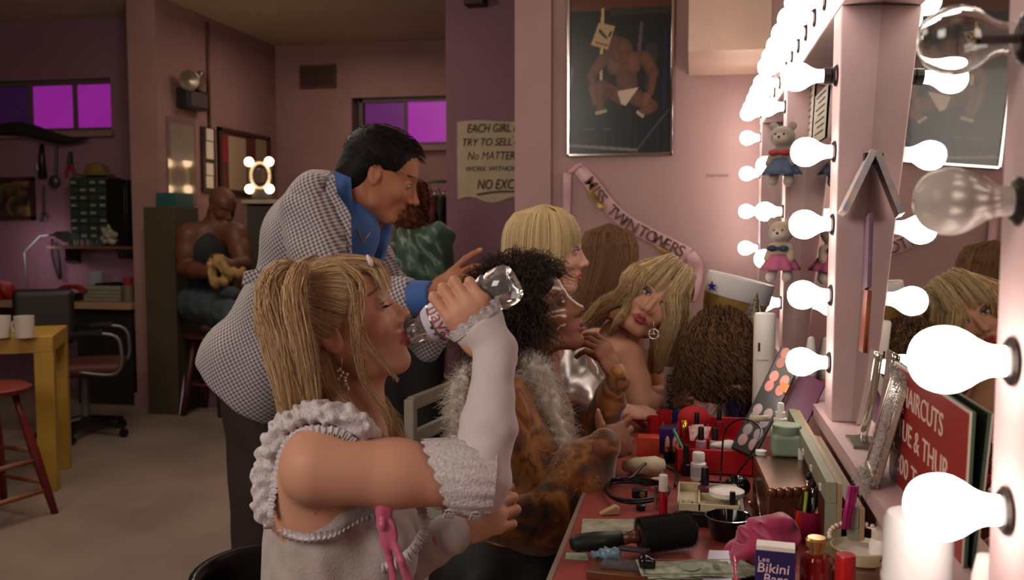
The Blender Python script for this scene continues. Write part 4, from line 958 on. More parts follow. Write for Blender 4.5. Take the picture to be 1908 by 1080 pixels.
    for dy in (-0.10, 0.09):
        q = S(); q.cap((pelv[0]-0.04, pelv[1]+dy, 0.052), (pelv[0]+0.18, pelv[1]+dy, 0.042), 0.052, 0.042, 0.02); q.half((0, 0, 0.0), (0, 0, -1)); s_out('shoe', q, 0.012, BLACK, pr)
# ------------------------------------------------------------- woman with cat make-up
BOA = mat('boa_fluff', '#c9bcae', 0.8, attr=True, sheen=0.3)
if DO('cat'):
    sk = '#80503a'; Yc = 2.10; Fd = unit((0.90, 0.0, 0.40)); HR = hmat(Fd, (-0.4, 0, 0.92)); K = 0.98
    HC = P(1050, 560, Yc-0.03)-HR@np.array((0.083, -0.0315, 0))*K
    pr = thing('person', 'woman with painted cat whiskers, dark curls and a white feather boa', 'person', (HC[0]-0.08, Yc, 0))
    b = S(); HL = add_head(b, HC, HR, k=K, skin=sk, lip='#8c4a50', lids=0.15, shadow='#4a2c22', brow='#1a0f0c', eye='#20140f', open_=0.003, fem_lip=1.35)
    nk = P(985, 712, 2.14); chest = P(985, 850, 2.15); pelv = P(955, 1045, 2.17)
    add_torso(b, nk, chest, pelv, (0.1, -0.99, 0), skin=sk, k=0.95)
    b.cap(HL(-0.03, 0, -0.07), nk, 0.044, 0.046, 0.02, 'u', sk)
    sh = P(955, 765, 1.97); el = P(1030, 945, 1.88); wr = P(1128, 832, 1.86)
    shf = P(1000, 760, 2.33); elf = P(1118, 800, 2.26); wrf = P(1150, 700, 2.22)
    limb(b, [nk, sh, el, wr], [0.04, 0.05, 0.036, 0.024], 0.02, sk); limb(b, [nk, shf, elf, wrf], [0.04, 0.05, 0.036, 0.024], 0.02, sk)
    for dy in (-0.09, 0.09): limb(b, [pelv+(0.03, dy, 0), pelv+(0.30, dy, 0.02), pelv+(0.33, dy, -0.40)], [0.085, 0.06, 0.045], 0.03, sk)
    ORN = '#d8743c'
    add_hand(b, wrf, fr3(unit(-0.50*rimg+0.86*uimg), 0.62*rimg+0.41*uimg+0.65*oimg), side=-1, k=0.93, skin='#93604a', nail=ORN, curls=((0.55, 0.6, 0.2), (0.65, 0.65, 0.2), (0.75, 0.7, 0.2), (0.85, 0.7, 0.3)), spread=0.08, thumb=((0.5, 0.9), 0.1, 0.1))
    add_hand(b, wr, fr3(unit(0.62*rimg+0.12*uimg-0.75*oimg), 0.3*uimg+0.6*oimg+0.5*rimg), k=0.92, skin=sk, nail=ORN, curls=((0.1, 0.3, 0.2), (0.25, 0.35, 0.2), (0.45, 0.4, 0.2), (0.6, 0.5, 0.2)), spread=0.10, thumb=((0.7, 0.5), 0.1, 0.1))
    WP = '#d8c8b8'
    b.cap(HL(0.094, 0, 0.078), HL(0.095, 0, 0.01), 0.013, 0.008, 0.002, 'p', WP); b.cap(HL(0.090, 0, 0.012), HL(0.112, 0, -0.028), 0.0075, 0.0065, 0.002, 'p', WP)
    for y in (-1, 1):
        stroke(b, HL, [(0.085, 0.030, 0), (0.072, 0.038, 0), (0.055, 0.036, 0)], y, 0.0040, WP); b.cap(HL(0.095, 0.006*y, 0.018), HL(0.09, 0.014*y, 0.034), 0.0035, 0.003, 0.0015, 'p', WP)
        for (z0, z1, xa, xb_2) in ((-0.020, -0.013, 0.078, 0.028), (-0.034, -0.022, 0.076, 0.040), (-0.052, -0.056, 0.066, 0.044)):
            stroke(b, HL, [(xa, z0, 0), ((xa+xb_2)/2, (z0+z1)/2+0.003, 0), (xb_2, z1, 0)], y, 0.0026, WP)
        b.ell(HL(0.06, 0.05*y, 0.0), (0.03, 0.02, 0.012), HR, 0.01, 'p', '#54362a'); b.ell(HL(0.087, 0.0315*y, -0.001), (0.012, 0.017, 0.0065), HR, 0.0015, 'p', '#140c0a'); b.ell(HL(0.087, 0.0315*y, -0.0015), (0.012, 0.012, 0.0035), HR, 0.001, 'p', '#cfc4bc'); b.ell(HL(0.088, 0.033*y, -0.001), (0.012, 0.005, 0.004), HR, 0.001, 'p', '#1a0f0c')
    s_out('body', b, 0.011, SKIN, pr, sk, regions=[(HC-0.15, HC+0.15, 0.0030), (wrf-(0.14, 0.12, 0.03), wrf+(0.12, 0.12, 0.2), 0.0032), (wr-(0.03, 0.12, 0.12), wr+(0.2, 0.12, 0.12), 0.0032)])
    Hh = Hair('#1e1512', '#4a3830', 0.0010); q = S(); q.ell(HL(-0.025, 0, 0.042), (0.122, 0.105, 0.102), HR, 0.02); q.ell(HL(-0.085, 0, -0.03), (0.07, 0.085, 0.09), HR, 0.03); q.ell(HL(0.108, 0, -0.035), (0.088, 0.13, 0.10), HR, 0.01, 's')
    Hh.base(q, 0.007, '#1a1210', disp=waveD([((1, 0.3, 0.1), 140, 0), ((0.2, 1, 0.3), 160, 0), ((0.1, 0.3, 1), 150, 1)], 0.012), amp=0.012)
    pts = []
    for i in range(3400):
        th = RNG.uniform(-PI, PI); z = RNG.uniform(-0.75, 1.0); x_ = math.sqrt(max(0, 1-z*z)); d = np.array((math.cos(th)*x_, math.sin(th)*x_, z)); p0 = np.array((-0.030, 0, 0.034))+d*np.array((0.112, 0.098, 0.098))
        if (p0[0] > 0.045 and p0[2] < 0.066) or (p0[0] > 0.03 and p0[2] < 0.0): continue
        t = np.linspace(0, 1, 9)[:, None]; ln = RNG.uniform(0.04, 0.085); dd = unit(d+RNG.normal(size=3)*0.35); pp = p0+dd*t*ln-np.array((0.3, 0, 0.8))*t*t*ln*0.5
        ph = RNG.uniform(0, 6.28, 3); pp = pp+np.sin(t*RNG.uniform(9, 20)+ph)*0.0055*np.minimum(1, t*3); pts.append([HL(*v) for v in pp])
    Hh.add(np.array(pts)); Hh.out('hair', HAIRM, pr)
    ROBE = ramp_mat('tiger_velvet', [(0.30, '#26160e'), (0.42, '#6e3c18'), (0.50, '#a8702c'), (0.58, '#7c4218'), (0.70, '#2c180e')], 9, 3, (1, 1, 0.7), rough=0.45, distort=1.6, sheen=0.5, bump=0.2)
    q = S(); t_ = S(); add_torso(t_, nk, chest, pelv, (0.1, -0.99, 0), k=0.97); q.p = t_.infl(0.018).p
    q.path([sh, LIN(sh, el, 0.5), el], [0.075, 0.070, 0.068], 0.03); q.ell(nk+(0.03, 0, 0.06), (0.09, 0.08, 0.10), None, 0.01, 's')
    wf = waveD([((0.7, 0.1, 0.8), 55, 0), ((1, 0, -0.3), 45, 1), ((0.2, 0.9, 0.4), 60, 0)], 0.010)
    rb = s_out('robe', q, 0.006, ROBE, pr, disp=wf, amp=0.009)
    q = S(); q.path([el+(-0.06, 0.03, -0.03), el, LIN(el, wr, 0.5), wr], [0.075, 0.072, 0.062, 0.036], 0.03); q.ell(el+(-0.05, 0.0, -0.045), (0.13, 0.07, 0.045), None, 0.03)
    s_out('robe_sleeve', q, 0.005, ROBE, rb, disp=wf, amp=0.009)
    q = S(); q.path([shf, elf], [0.07, 0.055], 0.03); q.path([elf, LIN(elf, wrf, 0.5), wrf], [0.052, 0.040, 0.031], 0.02)
    s_out('robe_sleeve', q, 0.005, ROBE, rb, disp=waveD([((0.5, 0.1, 1), 110, 0), ((1, 0, -0.3), 90, 1)], 0.006), amp=0.006)
    SK2 = mat('beaded_black', '#0d0b0c', 0.6)
    q = S(); 
    for dy in (-0.09, 0.09): q.path([pelv+(-0.05, dy, -0.02), pelv+(0.30, dy, 0.02), pelv+(0.34, dy, -0.40)], [0.13, 0.085, 0.07], 0.05)
    s_out('skirt', q, 0.010, SK2, pr, disp=waveD([((1, 0.3, 0), 40, 0)], 0.006), amp=0.006)
    g = G()
    for i in range(110): c = P(RNG.uniform(835, 1000), RNG.uniform(985, 1075), 1.99); g.ball(c, (0.004, 0.0015, 0.0015), 5, 3)
    Hb = Hair('#f0e8e0', '#c8baac', 0.00045)
    p1 = [P(955, 640, 2.18), P(990, 672, 2.02), P(1012, 705, 1.98), P(1030, 760, 1.95), P(1048, 820, 1.90), P(1078, 880, 1.84)]
    p2 = [P(930, 640, 2.25), P(880, 690, 2.10), P(858, 730, 2.05), P(862, 790, 2.04), P(880, 830, 2.05)]
    for pth, n_, rd in ((p1, 3600, 0.024), (p2, 2600, 0.022)):
        q = S(); q.path(catmull(pth, 12), 0.018, 0.01); Hb.base(q, 0.006, '#cfc4b8', disp=waveD([((1, 0.3, 0.1), 200, 0), ((0.2, 1, 0.8), 240, 0)], 0.008), amp=0.008)
        Hb.add(fluff(pth, n_, rd, 0.052, 0.006))
    ob = Hb.out('feather_boa', BOA, None); ob['label'] = 'white fluffy feather boa around the neck of the cat-faced woman'; ob['category'] = 'feather boa'
    # green ring jewel on the near hand
    c = P(1172, 752, 1.86+0.28); 
# ------------------------------------------------------------- woman with the straight blonde bob
def lashes(HL, HR, pr, up=0.001, col='#120c0a'):
    for y in (-1, 1):
        g = G()
        for i in range(7):
            t = i/6; a = HL(0.0865-0.010*abs(t-0.45), (0.019+0.026*t)*y, 0.003); g.tube([a, a+HR@np.array((0.007, 0.003*y*t, 0.001)), a+HR@np.array((0.010, 0.006*y*t, 0.006))], [0.0006, 0.0005, 0.0001], 4)
        g.out('eyelashes', mat('lash', '#140c0a', 0.6), pr)
if DO('bob'):
    sk = '#d3a08c'; Yb = 2.48; Fd = unit((0.985, 0.06, -0.02)); HR = hmat(Fd, (0, 0, 1)); K = 0.98
    HC = P(1074, 468, Yb-0.03)-HR@np.array((0.083, -0.0315, 0))*K
    pr = thing('person', 'woman in profile with a straight blonde bob and silver tank top', 'person', (HC[0]-0.05, Yb, 0))
    b = S(); HL = add_head(b, HC, HR, k=K, skin=sk, lip='#b8434a', lids=0.45, shadow='#8a7484', brow='#6a4a34', eye='#4a5a60')
    nk = P(1040, 622, Yb+0.02); chest = P(1040, 712, Yb+0.02); pelv = P(1000, 900, Yb+0.05)
    add_torso(b, nk, chest, pelv, (0.05, -0.99, 0), skin=sk, k=0.95, bust=1.15); b.cap(HL(-0.03, 0, -0.07), nk, 0.045, 0.047, 0.02, 'u', sk)
    sh = P(1005, 660, Yb-0.15); el = P(1040, 800, Yb-0.14); wr = P(1150, 765, Yb-0.10); shf = P(1010, 660, Yb+0.18)
    limb(b, [nk, sh, el], [0.04, 0.048, 0.036], 0.02, sk); limb(b, [el, LIN(el, wr, 0.4), wr], [0.040, 0.042, 0.026], 0.02, sk); limb(b, [nk, shf, shf+(0.08, 0, -0.24), shf+(0.3, -0.05, -0.18)], [0.04, 0.048, 0.036, 0.025], 0.02, sk)
    add_hand(b, wr, fr3(unit(0.98*rimg-0.1*uimg), 0.9*uimg+0.3*oimg), k=0.92, skin=sk, curls=((0.4, 0.6, 0.3),), spread=0.06)
    for dy in (-0.09, 0.09): limb(b, [pelv+(0.03, dy, 0), pelv+(0.36, dy, 0.0), pelv+(0.38, dy, -0.40)], [0.085, 0.06, 0.045], 0.03, sk)
    s_out('body', b, 0.011, SKIN, pr, sk, regions=[(HC-0.15, HC+0.15, 0.0030), (wr-(0.03, 0.1, 0.1), wr+(0.2, 0.1, 0.1), 0.0035)])
    lashes(HL, HR, pr)
    q = S(); t_ = S(); add_torso(t_, nk, chest, pelv, (0.05, -0.99, 0), k=0.95, bust=1.15); q.p = t_.infl(0.006).p
    q.ell(nk+(0.085, 0, -0.045), (0.09, 0.050, 0.070), None, 0.006, 's'); q.half(nk-(0, 0, 0.015), (0, 0, 1)); q.ell(sh+(0, -0.02, -0.03), (0.075, 0.06, 0.085), None, 0.006, 's')
    s_out('tank_top', q, 0.008, mat('silver_lame', '#c4bebc', 0.28, metal=0.7, noise=0.2, nscale=20, bump=0.2, bscale=30), pr)
    q = S(); 
    for dy in (-0.09, 0.09): q.path([pelv+(-0.03, dy, -0.01), pelv+(0.36, dy, 0.0), pelv+(0.39, dy, -0.40)], [0.11, 0.075, 0.06], 0.05)
    s_out('skirt', q, 0.012, ramp_mat('floral_print', [(0.44, '#151318'), (0.48, '#8a8896'), (0.6, '#bdb6bd')], 30, 2, rough=0.7), pr)
    Hh = Hair('#b89a68', '#f0dcae', 0.0007); q = S(); q.ell(HL(-0.016, 0, 0.030), (0.100, 0.087, 0.088), HR, 0.01); q.ell(HL(-0.045, 0, -0.035), (0.070, 0.082, 0.080), HR, 0.03); q.ell(HL(0.098, 0, -0.058), (0.074, 0.13, 0.090), HR, 0.006, 's'); q.half(HL(0, 0, -0.115), -HR[:, 2])
    Hh.base(q, 0.0045, '#9a7840')
    pts = []
    for i in range(2600):
        th = RNG.uniform(-PI, PI); d = np.array((math.cos(th), math.sin(th))); bottom = 0.022 if abs(th) < 0.62 else (0.0 if abs(th) < 0.95 else -0.118); rx, ry = 0.112+RNG.uniform(0, 0.004), 0.096+RNG.uniform(0, 0.004)
        zz = [0.128, 0.118, 0.095, 0.06, 0.03, 0.0, -0.04, -0.08, -0.118]; rr = [0.02, 0.50, 0.80, 0.96, 1.0, 1.0, 0.98, 0.95, 0.92]
        zt_ = np.linspace(0.1285, bottom+RNG.uniform(-0.004, 0.004), 10); rk = np.interp(-zt_, [-v for v in zz], rr); xoff = np.where(zt_ < -0.02, -0.03*(-zt_-0.02)/0.1, 0)-0.014
        pts.append([HL(d[0]*rx*r_*(0.93 if abs(th) < 0.7 else 1)+xo, d[1]*ry*r_, z_) for r_, z_, xo in zip(rk, zt_, xoff)])
    Hh.add(np.array(pts)); Hh.out('hair', HAIRM, pr)
# ------------------------------------------------------------- brown-haired woman seen from behind
if DO('brown'):
    sk = '#c08a70'; Yr = 3.20; Fd = unit((0.55, 0.83, 0.0)); HR = hmat(Fd, (0, 0, 1)); HC = P(1140, 482, Yr)
    pr = thing('person', 'woman with long straight brown hair seen from behind', 'person', (HC[0], Yr, 0))
    b = S(); HL = add_head(b, HC, HR, k=1.0, skin=sk, lip='#a04a48')
    nk = HC+(-0.03, -0.02, -0.16); chest = nk-(0.02, 0, 0.19); pelv = nk-(0.03, 0, 0.46)
    rt = unit(np.cross(Fd, (0, 0, 1))); add_torso(b, nk, chest, pelv, rt, skin=sk); b.cap(HL(-0.03, 0, -0.07), nk, 0.046, 0.048, 0.02, 'u', sk)
    for sg in (-1, 1):
        s1 = nk+rt*0.16*sg-(0, 0, 0.04); e1 = s1+Fd*0.08+rt*0.03*sg-(0, 0, 0.26); w1 = e1+Fd*0.2-rt*0.06*sg+(0, 0, 0.06); limb(b, [nk, s1, e1, w1], [0.04, 0.048, 0.036, 0.025], 0.02, sk)
        add_hand(b, w1, fr3(Fd, (0, 0, 1)), k=0.92, skin=sk, curls=((0.4, 0.5, 0.3),)); limb(b, [pelv+rt*0.09*sg, pelv+rt*0.1*sg+(0.34, 0.05, 0), pelv+rt*0.1*sg+(0.36, 0.05, -0.40)], [0.085, 0.06, 0.045], 0.03, sk)
    s_out('body', b, 0.011, SKIN, pr, sk, regions=[(HC-0.14, HC+0.14, 0.005)])
    q = S(); t_ = S(); add_torso(t_, nk, chest, pelv, rt); q.p = t_.infl(0.008).p; q.half(nk-(0, 0, 0.03), (0, 0, 1))
    for sg in (-1, 1): s1 = nk+rt*0.16*sg-(0, 0, 0.04); q.cap(s1, s1+Fd*0.04-(0, 0, 0.13), 0.06, 0.055, 0.02)
    s_out('blouse', q, 0.008, ramp_mat('floral_print', [], 30), pr)
    Hh = Hair('#38231a', '#8f6a4a', 0.0009); q = S(); q.ell(HL(-0.016, 0, 0.028), (0.098, 0.082, 0.084), HR, 0.01); q.path([HL(-0.040, 0, 0.0), HL(-0.065, 0.01, -0.10), HL(-0.085, 0.02, -0.20)], [0.078, 0.066, 0.045], 0.03); q.ell(HL(0.105, 0, -0.03), (0.080, 0.12, 0.10), HR, 0.006, 's')
    Hh.base(q, 0.0055, '#3e281c')
    pts = []
    for i in range(2200):
        th = RNG.uniform(0.6, 2*PI-0.6); d = np.array((math.cos(th), math.sin(th))); zt_ = np.linspace(0.120, -0.20+RNG.uniform(-0.03, 0.02), 13); rk = np.interp(-zt_, [-0.12, -0.11, -0.09, -0.05, 0.0, 0.1, 0.22], [0.03, 0.5, 0.82, 0.98, 1.0, 0.90, 0.62])
        sh_ = np.interp(-zt_, [0, 0.2], [0, -0.075]); pts.append([HL(d[0]*0.113*r_-0.016+s_, d[1]*0.098*r_-s_*0.25, z_*1.03) for r_, z_, s_ in zip(rk, zt_, sh_)])
    Hh.add(np.array(pts)); Hh.out('hair', HAIRM, pr)
# ------------------------------------------------------------- blonde woman leaning on the counter
if DO('lean'):
    sk = '#cf9a7e'; Yl = 2.74; Ud = unit(0.60*rimg+0.80*uimg); Fd = unit(0.90*oimg-0.16*rimg+0.02*uimg); HR = hmat(Fd, Ud); K = 1.04
    mid = P(1221, 556, Yl-0.08); HC = mid-HR@np.array((0.085, 0, 0.0))*K
    pr = thing('person', 'long-haired blonde woman leaning over the counter and looking back', 'person', (HC[0]-0.1, Yl, 0))
    b = S(); HL = add_head(b, HC, HR, k=K, skin=sk, lip='#9c3a40', lids=0.15, shadow='#7a5a54', brow='#6a4a32', eye='#3c3028', fem_lip=1.25)
    nk = P(1150, 628, 2.80); chest = P(1130, 715, 2.86); pelv = P(1085, 850, 3.0)
    add_torso(b, nk, chest, pelv, (0.55, -0.83, 0.0), skin=sk, k=0.95); b.cap(HL(-0.03, 0, -0.07), nk, 0.045, 0.05, 0.02, 'u', sk)
    sh = P(1165, 672, 2.68); el = P(1192, 752, 2.60); wr = P(1222, 752, 2.68)
    limb(b, [nk, sh], [0.045, 0.056], 0.03, sk); limb(b, [sh, LIN(sh, el, 0.5), el], [0.056, 0.050, 0.040], 0.02, sk); limb(b, [el+(-0.08, 0.02, -0.0), LIN(el, wr, 0.5), wr], [0.036, 0.034, 0.026], 0.02, sk)
    shf = P(1110, 640, 3.0); elf = P(1200, 740, 2.98); wrf = P(1215, 735, 2.80); limb(b, [nk, shf, elf, wrf], [0.04, 0.048, 0.036, 0.025], 0.02, sk)
    add_hand(b, wr, fr3(unit(0.9*rimg+0.25*uimg), 0.5*uimg+0.8*oimg), k=0.9, skin=sk, nail='#b8504a', curls=((0.6, 1.0, 0.5),), spread=0.03)
    add_hand(b, wrf, fr3(unit(0.9*rimg+0.1*uimg), 0.8*uimg+0.5*oimg), k=0.9, skin=sk, nail='#b8504a', curls=((0.5, 1.0, 0.5),), spread=0.03)
    for dy in (-0.09, 0.09): limb(b, [pelv+(0.03, dy, 0), pelv+(0.25, dy, -0.1), pelv+(0.2, dy, -0.45)], [0.085, 0.06, 0.045], 0.03, sk)
    for y in (-1, 1): b.ell(HL(0.087, 0.0315*y, -0.001), (0.012, 0.0165, 0.0060), HR, 0.0015, 'p', '#1e1210'); b.ell(HL(0.087, 0.0315*y, -0.0015), (0.012, 0.013, 0.0036), HR, 0.001, 'p', '#cfc4bc'); b.ell(HL(0.088, 0.0315*y+0.003, -0.001), (0.012, 0.0052, 0.004), HR, 0.001, 'p', '#241812')
    s_out('body', b, 0.011, SKIN, pr, sk, regions=[(HC-0.15, HC+0.15, 0.0030), (wr-(0.1, 0.1, 0.1), wr+(0.16, 0.25, 0.1), 0.0036)])
    lashes(HL, HR, pr)
    Hh = Hair('#bc9a6c', '#f4e0b4', 0.0007); q = S(); q.ell(HL(-0.020, 0, 0.034), np.array((0.106, 0.088, 0.096))*K, HR, 0.01); q.ell(HL(-0.05, 0, -0.04), (0.06, 0.08, 0.09), HR, 0.03); q.ell(HL(0.102, 0, -0.030), np.array((0.080, 0.072, 0.098))*K, HR, 0.010, 's')
    Hh.base(q, 0.0055, '#8f6f44')
    cr = (-0.005, -0.020, 0.130)
    # left side (viewer) sweeps down over the shoulder ; right side hangs straight down
    for (a, c_, e_, n_, sp) in (
        ((0.03, -0.035, 0.112), (1180, 545), [(1135, 560, 2.70), (1112, 585, 2.74), (1092, 600, 2.80)], 300, [0.02, 0.022, 0.026, 0.024, 0.018, 0.012]),
        ((-0.02, -0.04, 0.108), (1166, 545), [(1120, 572, 2.78), (1100, 592, 2.82), (1080, 604, 2.86)], 300, [0.02, 0.03, 0.03, 0.028, 0.022, 0.014]),
        ((0.05, -0.05, 0.088), (1170, 565), [(1152, 595, 2.66), (1142, 612, 2.70), (1135, 625, 2.74)], 120, [0.008, 0.014, 0.014, 0.012, 0.008, 0.006])):
        Hh.lock([HL(*a), P(c_[0]+16, c_[1]-36, 2.66)]+[P(c_[0], c_[1], 2.68)]+[P(*e) for e in e_], int(n_*1.5), sp, 12, base='#957850', wave=0.003)
    for (x0_, n_, y_) in ((1262, 380, 2.70), (1246, 300, 2.66), (1232, 200, 2.72)):
        Hh.lock([HL(0.0, 0.045, 0.108), P(x0_+8, 545, y_), P(x0_+8, 590, y_), P(x0_-8, 640, y_+0.01), P(x0_-18, 690, y_+0.02)], int(n_*1.5), [0.018, 0.030, 0.030, 0.028, 0.014], 12, base='#957850', wave=0.003)
    for y in (0.045, 0.02, -0.01, -0.035, -0.055):
        Hh.add(lock([HL(0.02, y*0.6, 0.128), HL(0.075, y*0.8, 0.100), HL(0.100, y, 0.055), HL(0.098, y*1.1, 0.022)], 70, [0.008, 0.013, 0.013, 0.012], 12, wave=0.001))
    Hh.out('hair', HAIRM, pr)
    SILV = mat('rhinestone', '#e8e0d8', 0.15, metal=1.0)
    c = P(1218, 622, 2.60); g = G(); RR_ = np.stack([rimg, uimg, oimg], 1)
    g.tube([c+RR_@np.array((math.cos(a), math.sin(a), 0))*0.014 for a in np.linspace(0, 2*PI, 21)], 0.0018, 6)
    for a in (0, PI/2): g.tube([c-RR_@np.array((math.cos(a), math.sin(a), 0))*0.013, c+RR_@np.array((math.cos(a), math.sin(a), 0))*0.013], 0.0012, 5)
    g.tube([c+uimg*0.014, c+uimg*0.035], 0.0008, 5); g.out('hoop_earring', SILV, pr, smooth=True)
    REDF = mat('red_fabric', '#b02238', 0.6, sheen=0.2)
    q = S(); t_ = S(); add_torso(t_, nk, chest, pelv, (0.55, -0.83, 0.0), k=0.95); q.p = t_.infl(0.006).p; q.half(chest+(0, 0, 0.00), uimg*1.0-rimg*0.25)
    s_out('bodice', q, 0.009, MATS.get('floral_print') or ramp_mat('floral_print', [(0.44, '#151318'), (0.48, '#8a8896'), (0.6, '#bdb6bd')], 30, 2, rough=0.7), pr)
    G().tube(catmull([P(1118, 590, 2.86), P(1138, 594, 2.76), P(1165, 622, 2.70), P(1180, 660, 2.72)], 14), 0.004, 6).out('strap', REDF, pr, smooth=True)
    G().tube(catmull([P(1178, 618, 2.76), P(1190, 650, 2.74), P(1200, 690, 2.80)], 10), 0.005, 6).out('strap', REDF, pr, smooth=True)
# ------------------------------------------------------------- seated man far left, and the figure in green
if DO('far'):
    sk = '#5a3527'; Ys = 5.72; Fd = unit((0.72, -0.40, -0.42)); HR = hmat(Fd, (0.35, -0.2, 0.9)); K = 1.1; HC = P(414, 383, Ys)
    pr = thing('person', 'muscular man in a black vest seated on a stool by the notice board', 'person', (HC[0], Ys, 0.0))
    b = S(); HL = add_head(b, HC, HR, k=K, skin=sk, lip='#5a2c26', male=True, lids=0.9, brow='#120c0a', jaw=1.1, nose=1.1)
    nk = P(402, 425, Ys+0.02); chest = P(395, 470, Ys+0.02); pelv = P(392, 565, Ys+0.05); rt = unit(np.cross((0.8, -0.6, 0), (0, 0, 1)))
    add_torso(b, nk, chest, pelv, rt, skin=sk, male=True, bust=0); b.cap(HL(-0.03, 0, -0.07), nk, 0.068, 0.075, 0.03, 'u', sk)
    sR = P(352, 440, Ys-0.08); eR = P(345, 500, Ys-0.12); wR = P(405, 512, Ys-0.32); sL = P(440, 440, Ys+0.0); eL = P(455, 495, Ys-0.1); wL = P(428, 492, Ys-0.32)
    limb(b, [nk, sR], [0.07, 0.082], 0.04, sk); limb(b, [sR, LIN(sR, eR, 0.5), eR], [0.085, 0.075, 0.052], 0.03, sk); limb(b, [eR, LIN(eR, wR, 0.35), wR], [0.055, 0.058, 0.034], 0.02, sk)
    limb(b, [nk, sL], [0.07, 0.082], 0.04, sk); limb(b, [sL, LIN(sL, eL, 0.5), eL], [0.085, 0.07, 0.05], 0.03, sk); limb(b, [eL, LIN(eL, wL, 0.35), wL], [0.05, 0.052, 0.034], 0.02, sk)
    add_hand(b, wR, fr3(unit((0.8, -0.1, 0.3)), (0.2, -0.8, 0.5)), k=1.1, skin=sk, nail='#7a5040', curls=((0.6, 0.9, 0.5),)); add_hand(b, wL, fr3(unit((-0.6, -0.3, 0.3)), (0.2, -0.8, 0.5)), k=1.1, skin=sk, nail='#7a5040', curls=((0.6, 0.9, 0.5),))
    kn = [P(440, 590, Ys-0.42), P(480, 590, Ys-0.2)]
    for i, k_ in enumerate(kn): limb(b, [pelv+rt*(0.1-0.2*i), k_, np.array((k_[0]+0.02, k_[1]+0.02, 0.30)), np.array((k_[0]+0.0, k_[1]+0.05, 0.12))], [0.11, 0.075, 0.06, 0.045], 0.03, sk); b.cap((k_[0], k_[1]+0.05, 0.05), (k_[0]+0.1, k_[1]-0.10, 0.04), 0.045, 0.035, 0.02, 'u', sk)
    s_out('body', b, 0.012, SKIN, pr, sk, regions=[(HC-0.16, HC+0.16, 0.0055)])
    q = S(); t_ = S(); add_torso(t_, nk, chest, pelv, rt, male=True, bust=0); q.p = t_.infl(0.010).p; q.half(nk-(0, 0, 0.02), (0, 0, 1)); q.ell(sR+(-0.03, 0, 0.0), (0.075, 0.11, 0.085), None, 0.01, 's'); q.ell(sL+(0.04, 0, 0), (0.07, 0.11, 0.085), None, 0.01, 's')
    q.ell(P(425, 440, Ys-0.15), (0.10, 0.10, 0.075), None, 0.01, 'p', '#1e3468')
    s_out('vest', q, 0.009, mat('vest_cloth', '#14161c', 0.8, attr=True), pr, '#14161a')
    q = S()
    for i, k_ in enumerate(kn): q.path([pelv+rt*(0.1-0.2*i), k_, np.array((k_[0]+0.02, k_[1]+0.02, 0.12))], [0.13, 0.095, 0.075], 0.04)
    s_out('jeans', q, 0.011, mat('dark_denim', '#39434a', 0.8, noise=0.3, nscale=25), pr, disp=waveD([((1, 0.2, 0.3), 60, 0), ((0.2, 0.2, 1), 70, 0)], 0.005), amp=0.006)
    for i, k_ in enumerate(kn):
        q = S(); q.cap((k_[0], k_[1]+0.05, 0.058), (k_[0]+0.11, k_[1]-0.11, 0.045), 0.055, 0.045, 0.02); q.half((0, 0, 0), (0, 0, -1)); s_out('shoe', q, 0.012, BLACK, pr)
    q = S(); c = P(412, 505, Ys-0.42); q.path([c+(-0.05, 0, 0.05), c+(0.0, -0.02, 0.07), c+(0.05, 0, 0.0), c+(0.03, 0, -0.06), c+(-0.04, 0, -0.07), c+(-0.06, 0, 0.0), c+(-0.05, 0, 0.05)], 0.028, 0.02); q.path([c+(0.05, 0, 0.0), c+(0.13, 0.02, -0.01)], 0.032, 0.02)
    o = s_out('towel', q, 0.007, mat('tan_towel', '#9a7a4a', 0.95, noise=0.35, nscale=25, bump=0.5, bscale=90), None, disp=waveD([((1, 0.2, 0.3), 120, 0), ((0.2, 1, 1), 100, 0)], 0.012), amp=0.012); tag(o, 'crumpled tan towel held by the seated man in black vest', 'towel')
    # figure in green
    Yg = 4.9; sk = '#8a5a44'; Fd = unit((0.25, 0.93, 0.0)); HR = hmat(Fd, (0, 0, 1)); HC = P(771, 378, Yg)
    pr = thing('person', 'curly auburn-haired person in a shiny green jacket before the clothes rack', 'person', (HC[0], Yg, 0)); b = S(); HL = add_head(b, HC, HR, skin=sk)
    nk = P(768, 425, Yg); chest = P(766, 480, Yg); pelv = P(764, 590, Yg); rt = unit(np.cross(Fd, (0, 0, 1)))
    add_torso(b, nk, chest, pelv, rt, skin=sk); b.cap(HL(-0.03, 0, -0.07), nk, 0.05, 0.05, 0.02, 'u', sk)
    ss = []
    for sg in (-1, 1):
        s1 = nk+rt*0.17*sg-(0, 0, 0.05); e1 = s1+rt*0.03*sg-(0, 0, 0.28); w1 = e1+Fd*0.18+(0, 0, 0.02); ss.append((s1, e1, w1)); limb(b, [nk, s1, e1, w1], [0.05, 0.055, 0.042, 0.03], 0.02, sk)
        add_hand(b, w1, fr3(Fd, (0, 0, 1)), k=1.0, skin=sk, curls=((0.5, 0.6, 0.3),)); limb(b, [pelv+rt*0.09*sg, np.array((pelv[0]+0.1*rt[0]*sg, pelv[1], 0.45)), np.array((pelv[0]+0.1*rt[0]*sg, pelv[1], 0.1))], [0.10, 0.07, 0.045], 0.03, sk); b.cap((pelv[0]+0.1*rt[0]*sg, pelv[1], 0.045), (pelv[0]+0.1*rt[0]*sg, pelv[1]+0.16, 0.035), 0.04, 0.032, 0.02, 'u', sk)
    s_out('body', b, 0.014, SKIN, pr, sk)
    q = S(); t_ = S(); add_torso(t_, nk, chest, pelv, rt); q.p = t_.infl(0.03).p; q.half(nk+(0, 0, 0.02), (0, 0, 1))
    for s1, e1, w1 in ss: q.path([s1, e1, LIN(e1, w1, 0.85)], [0.085, 0.065, 0.05], 0.04)
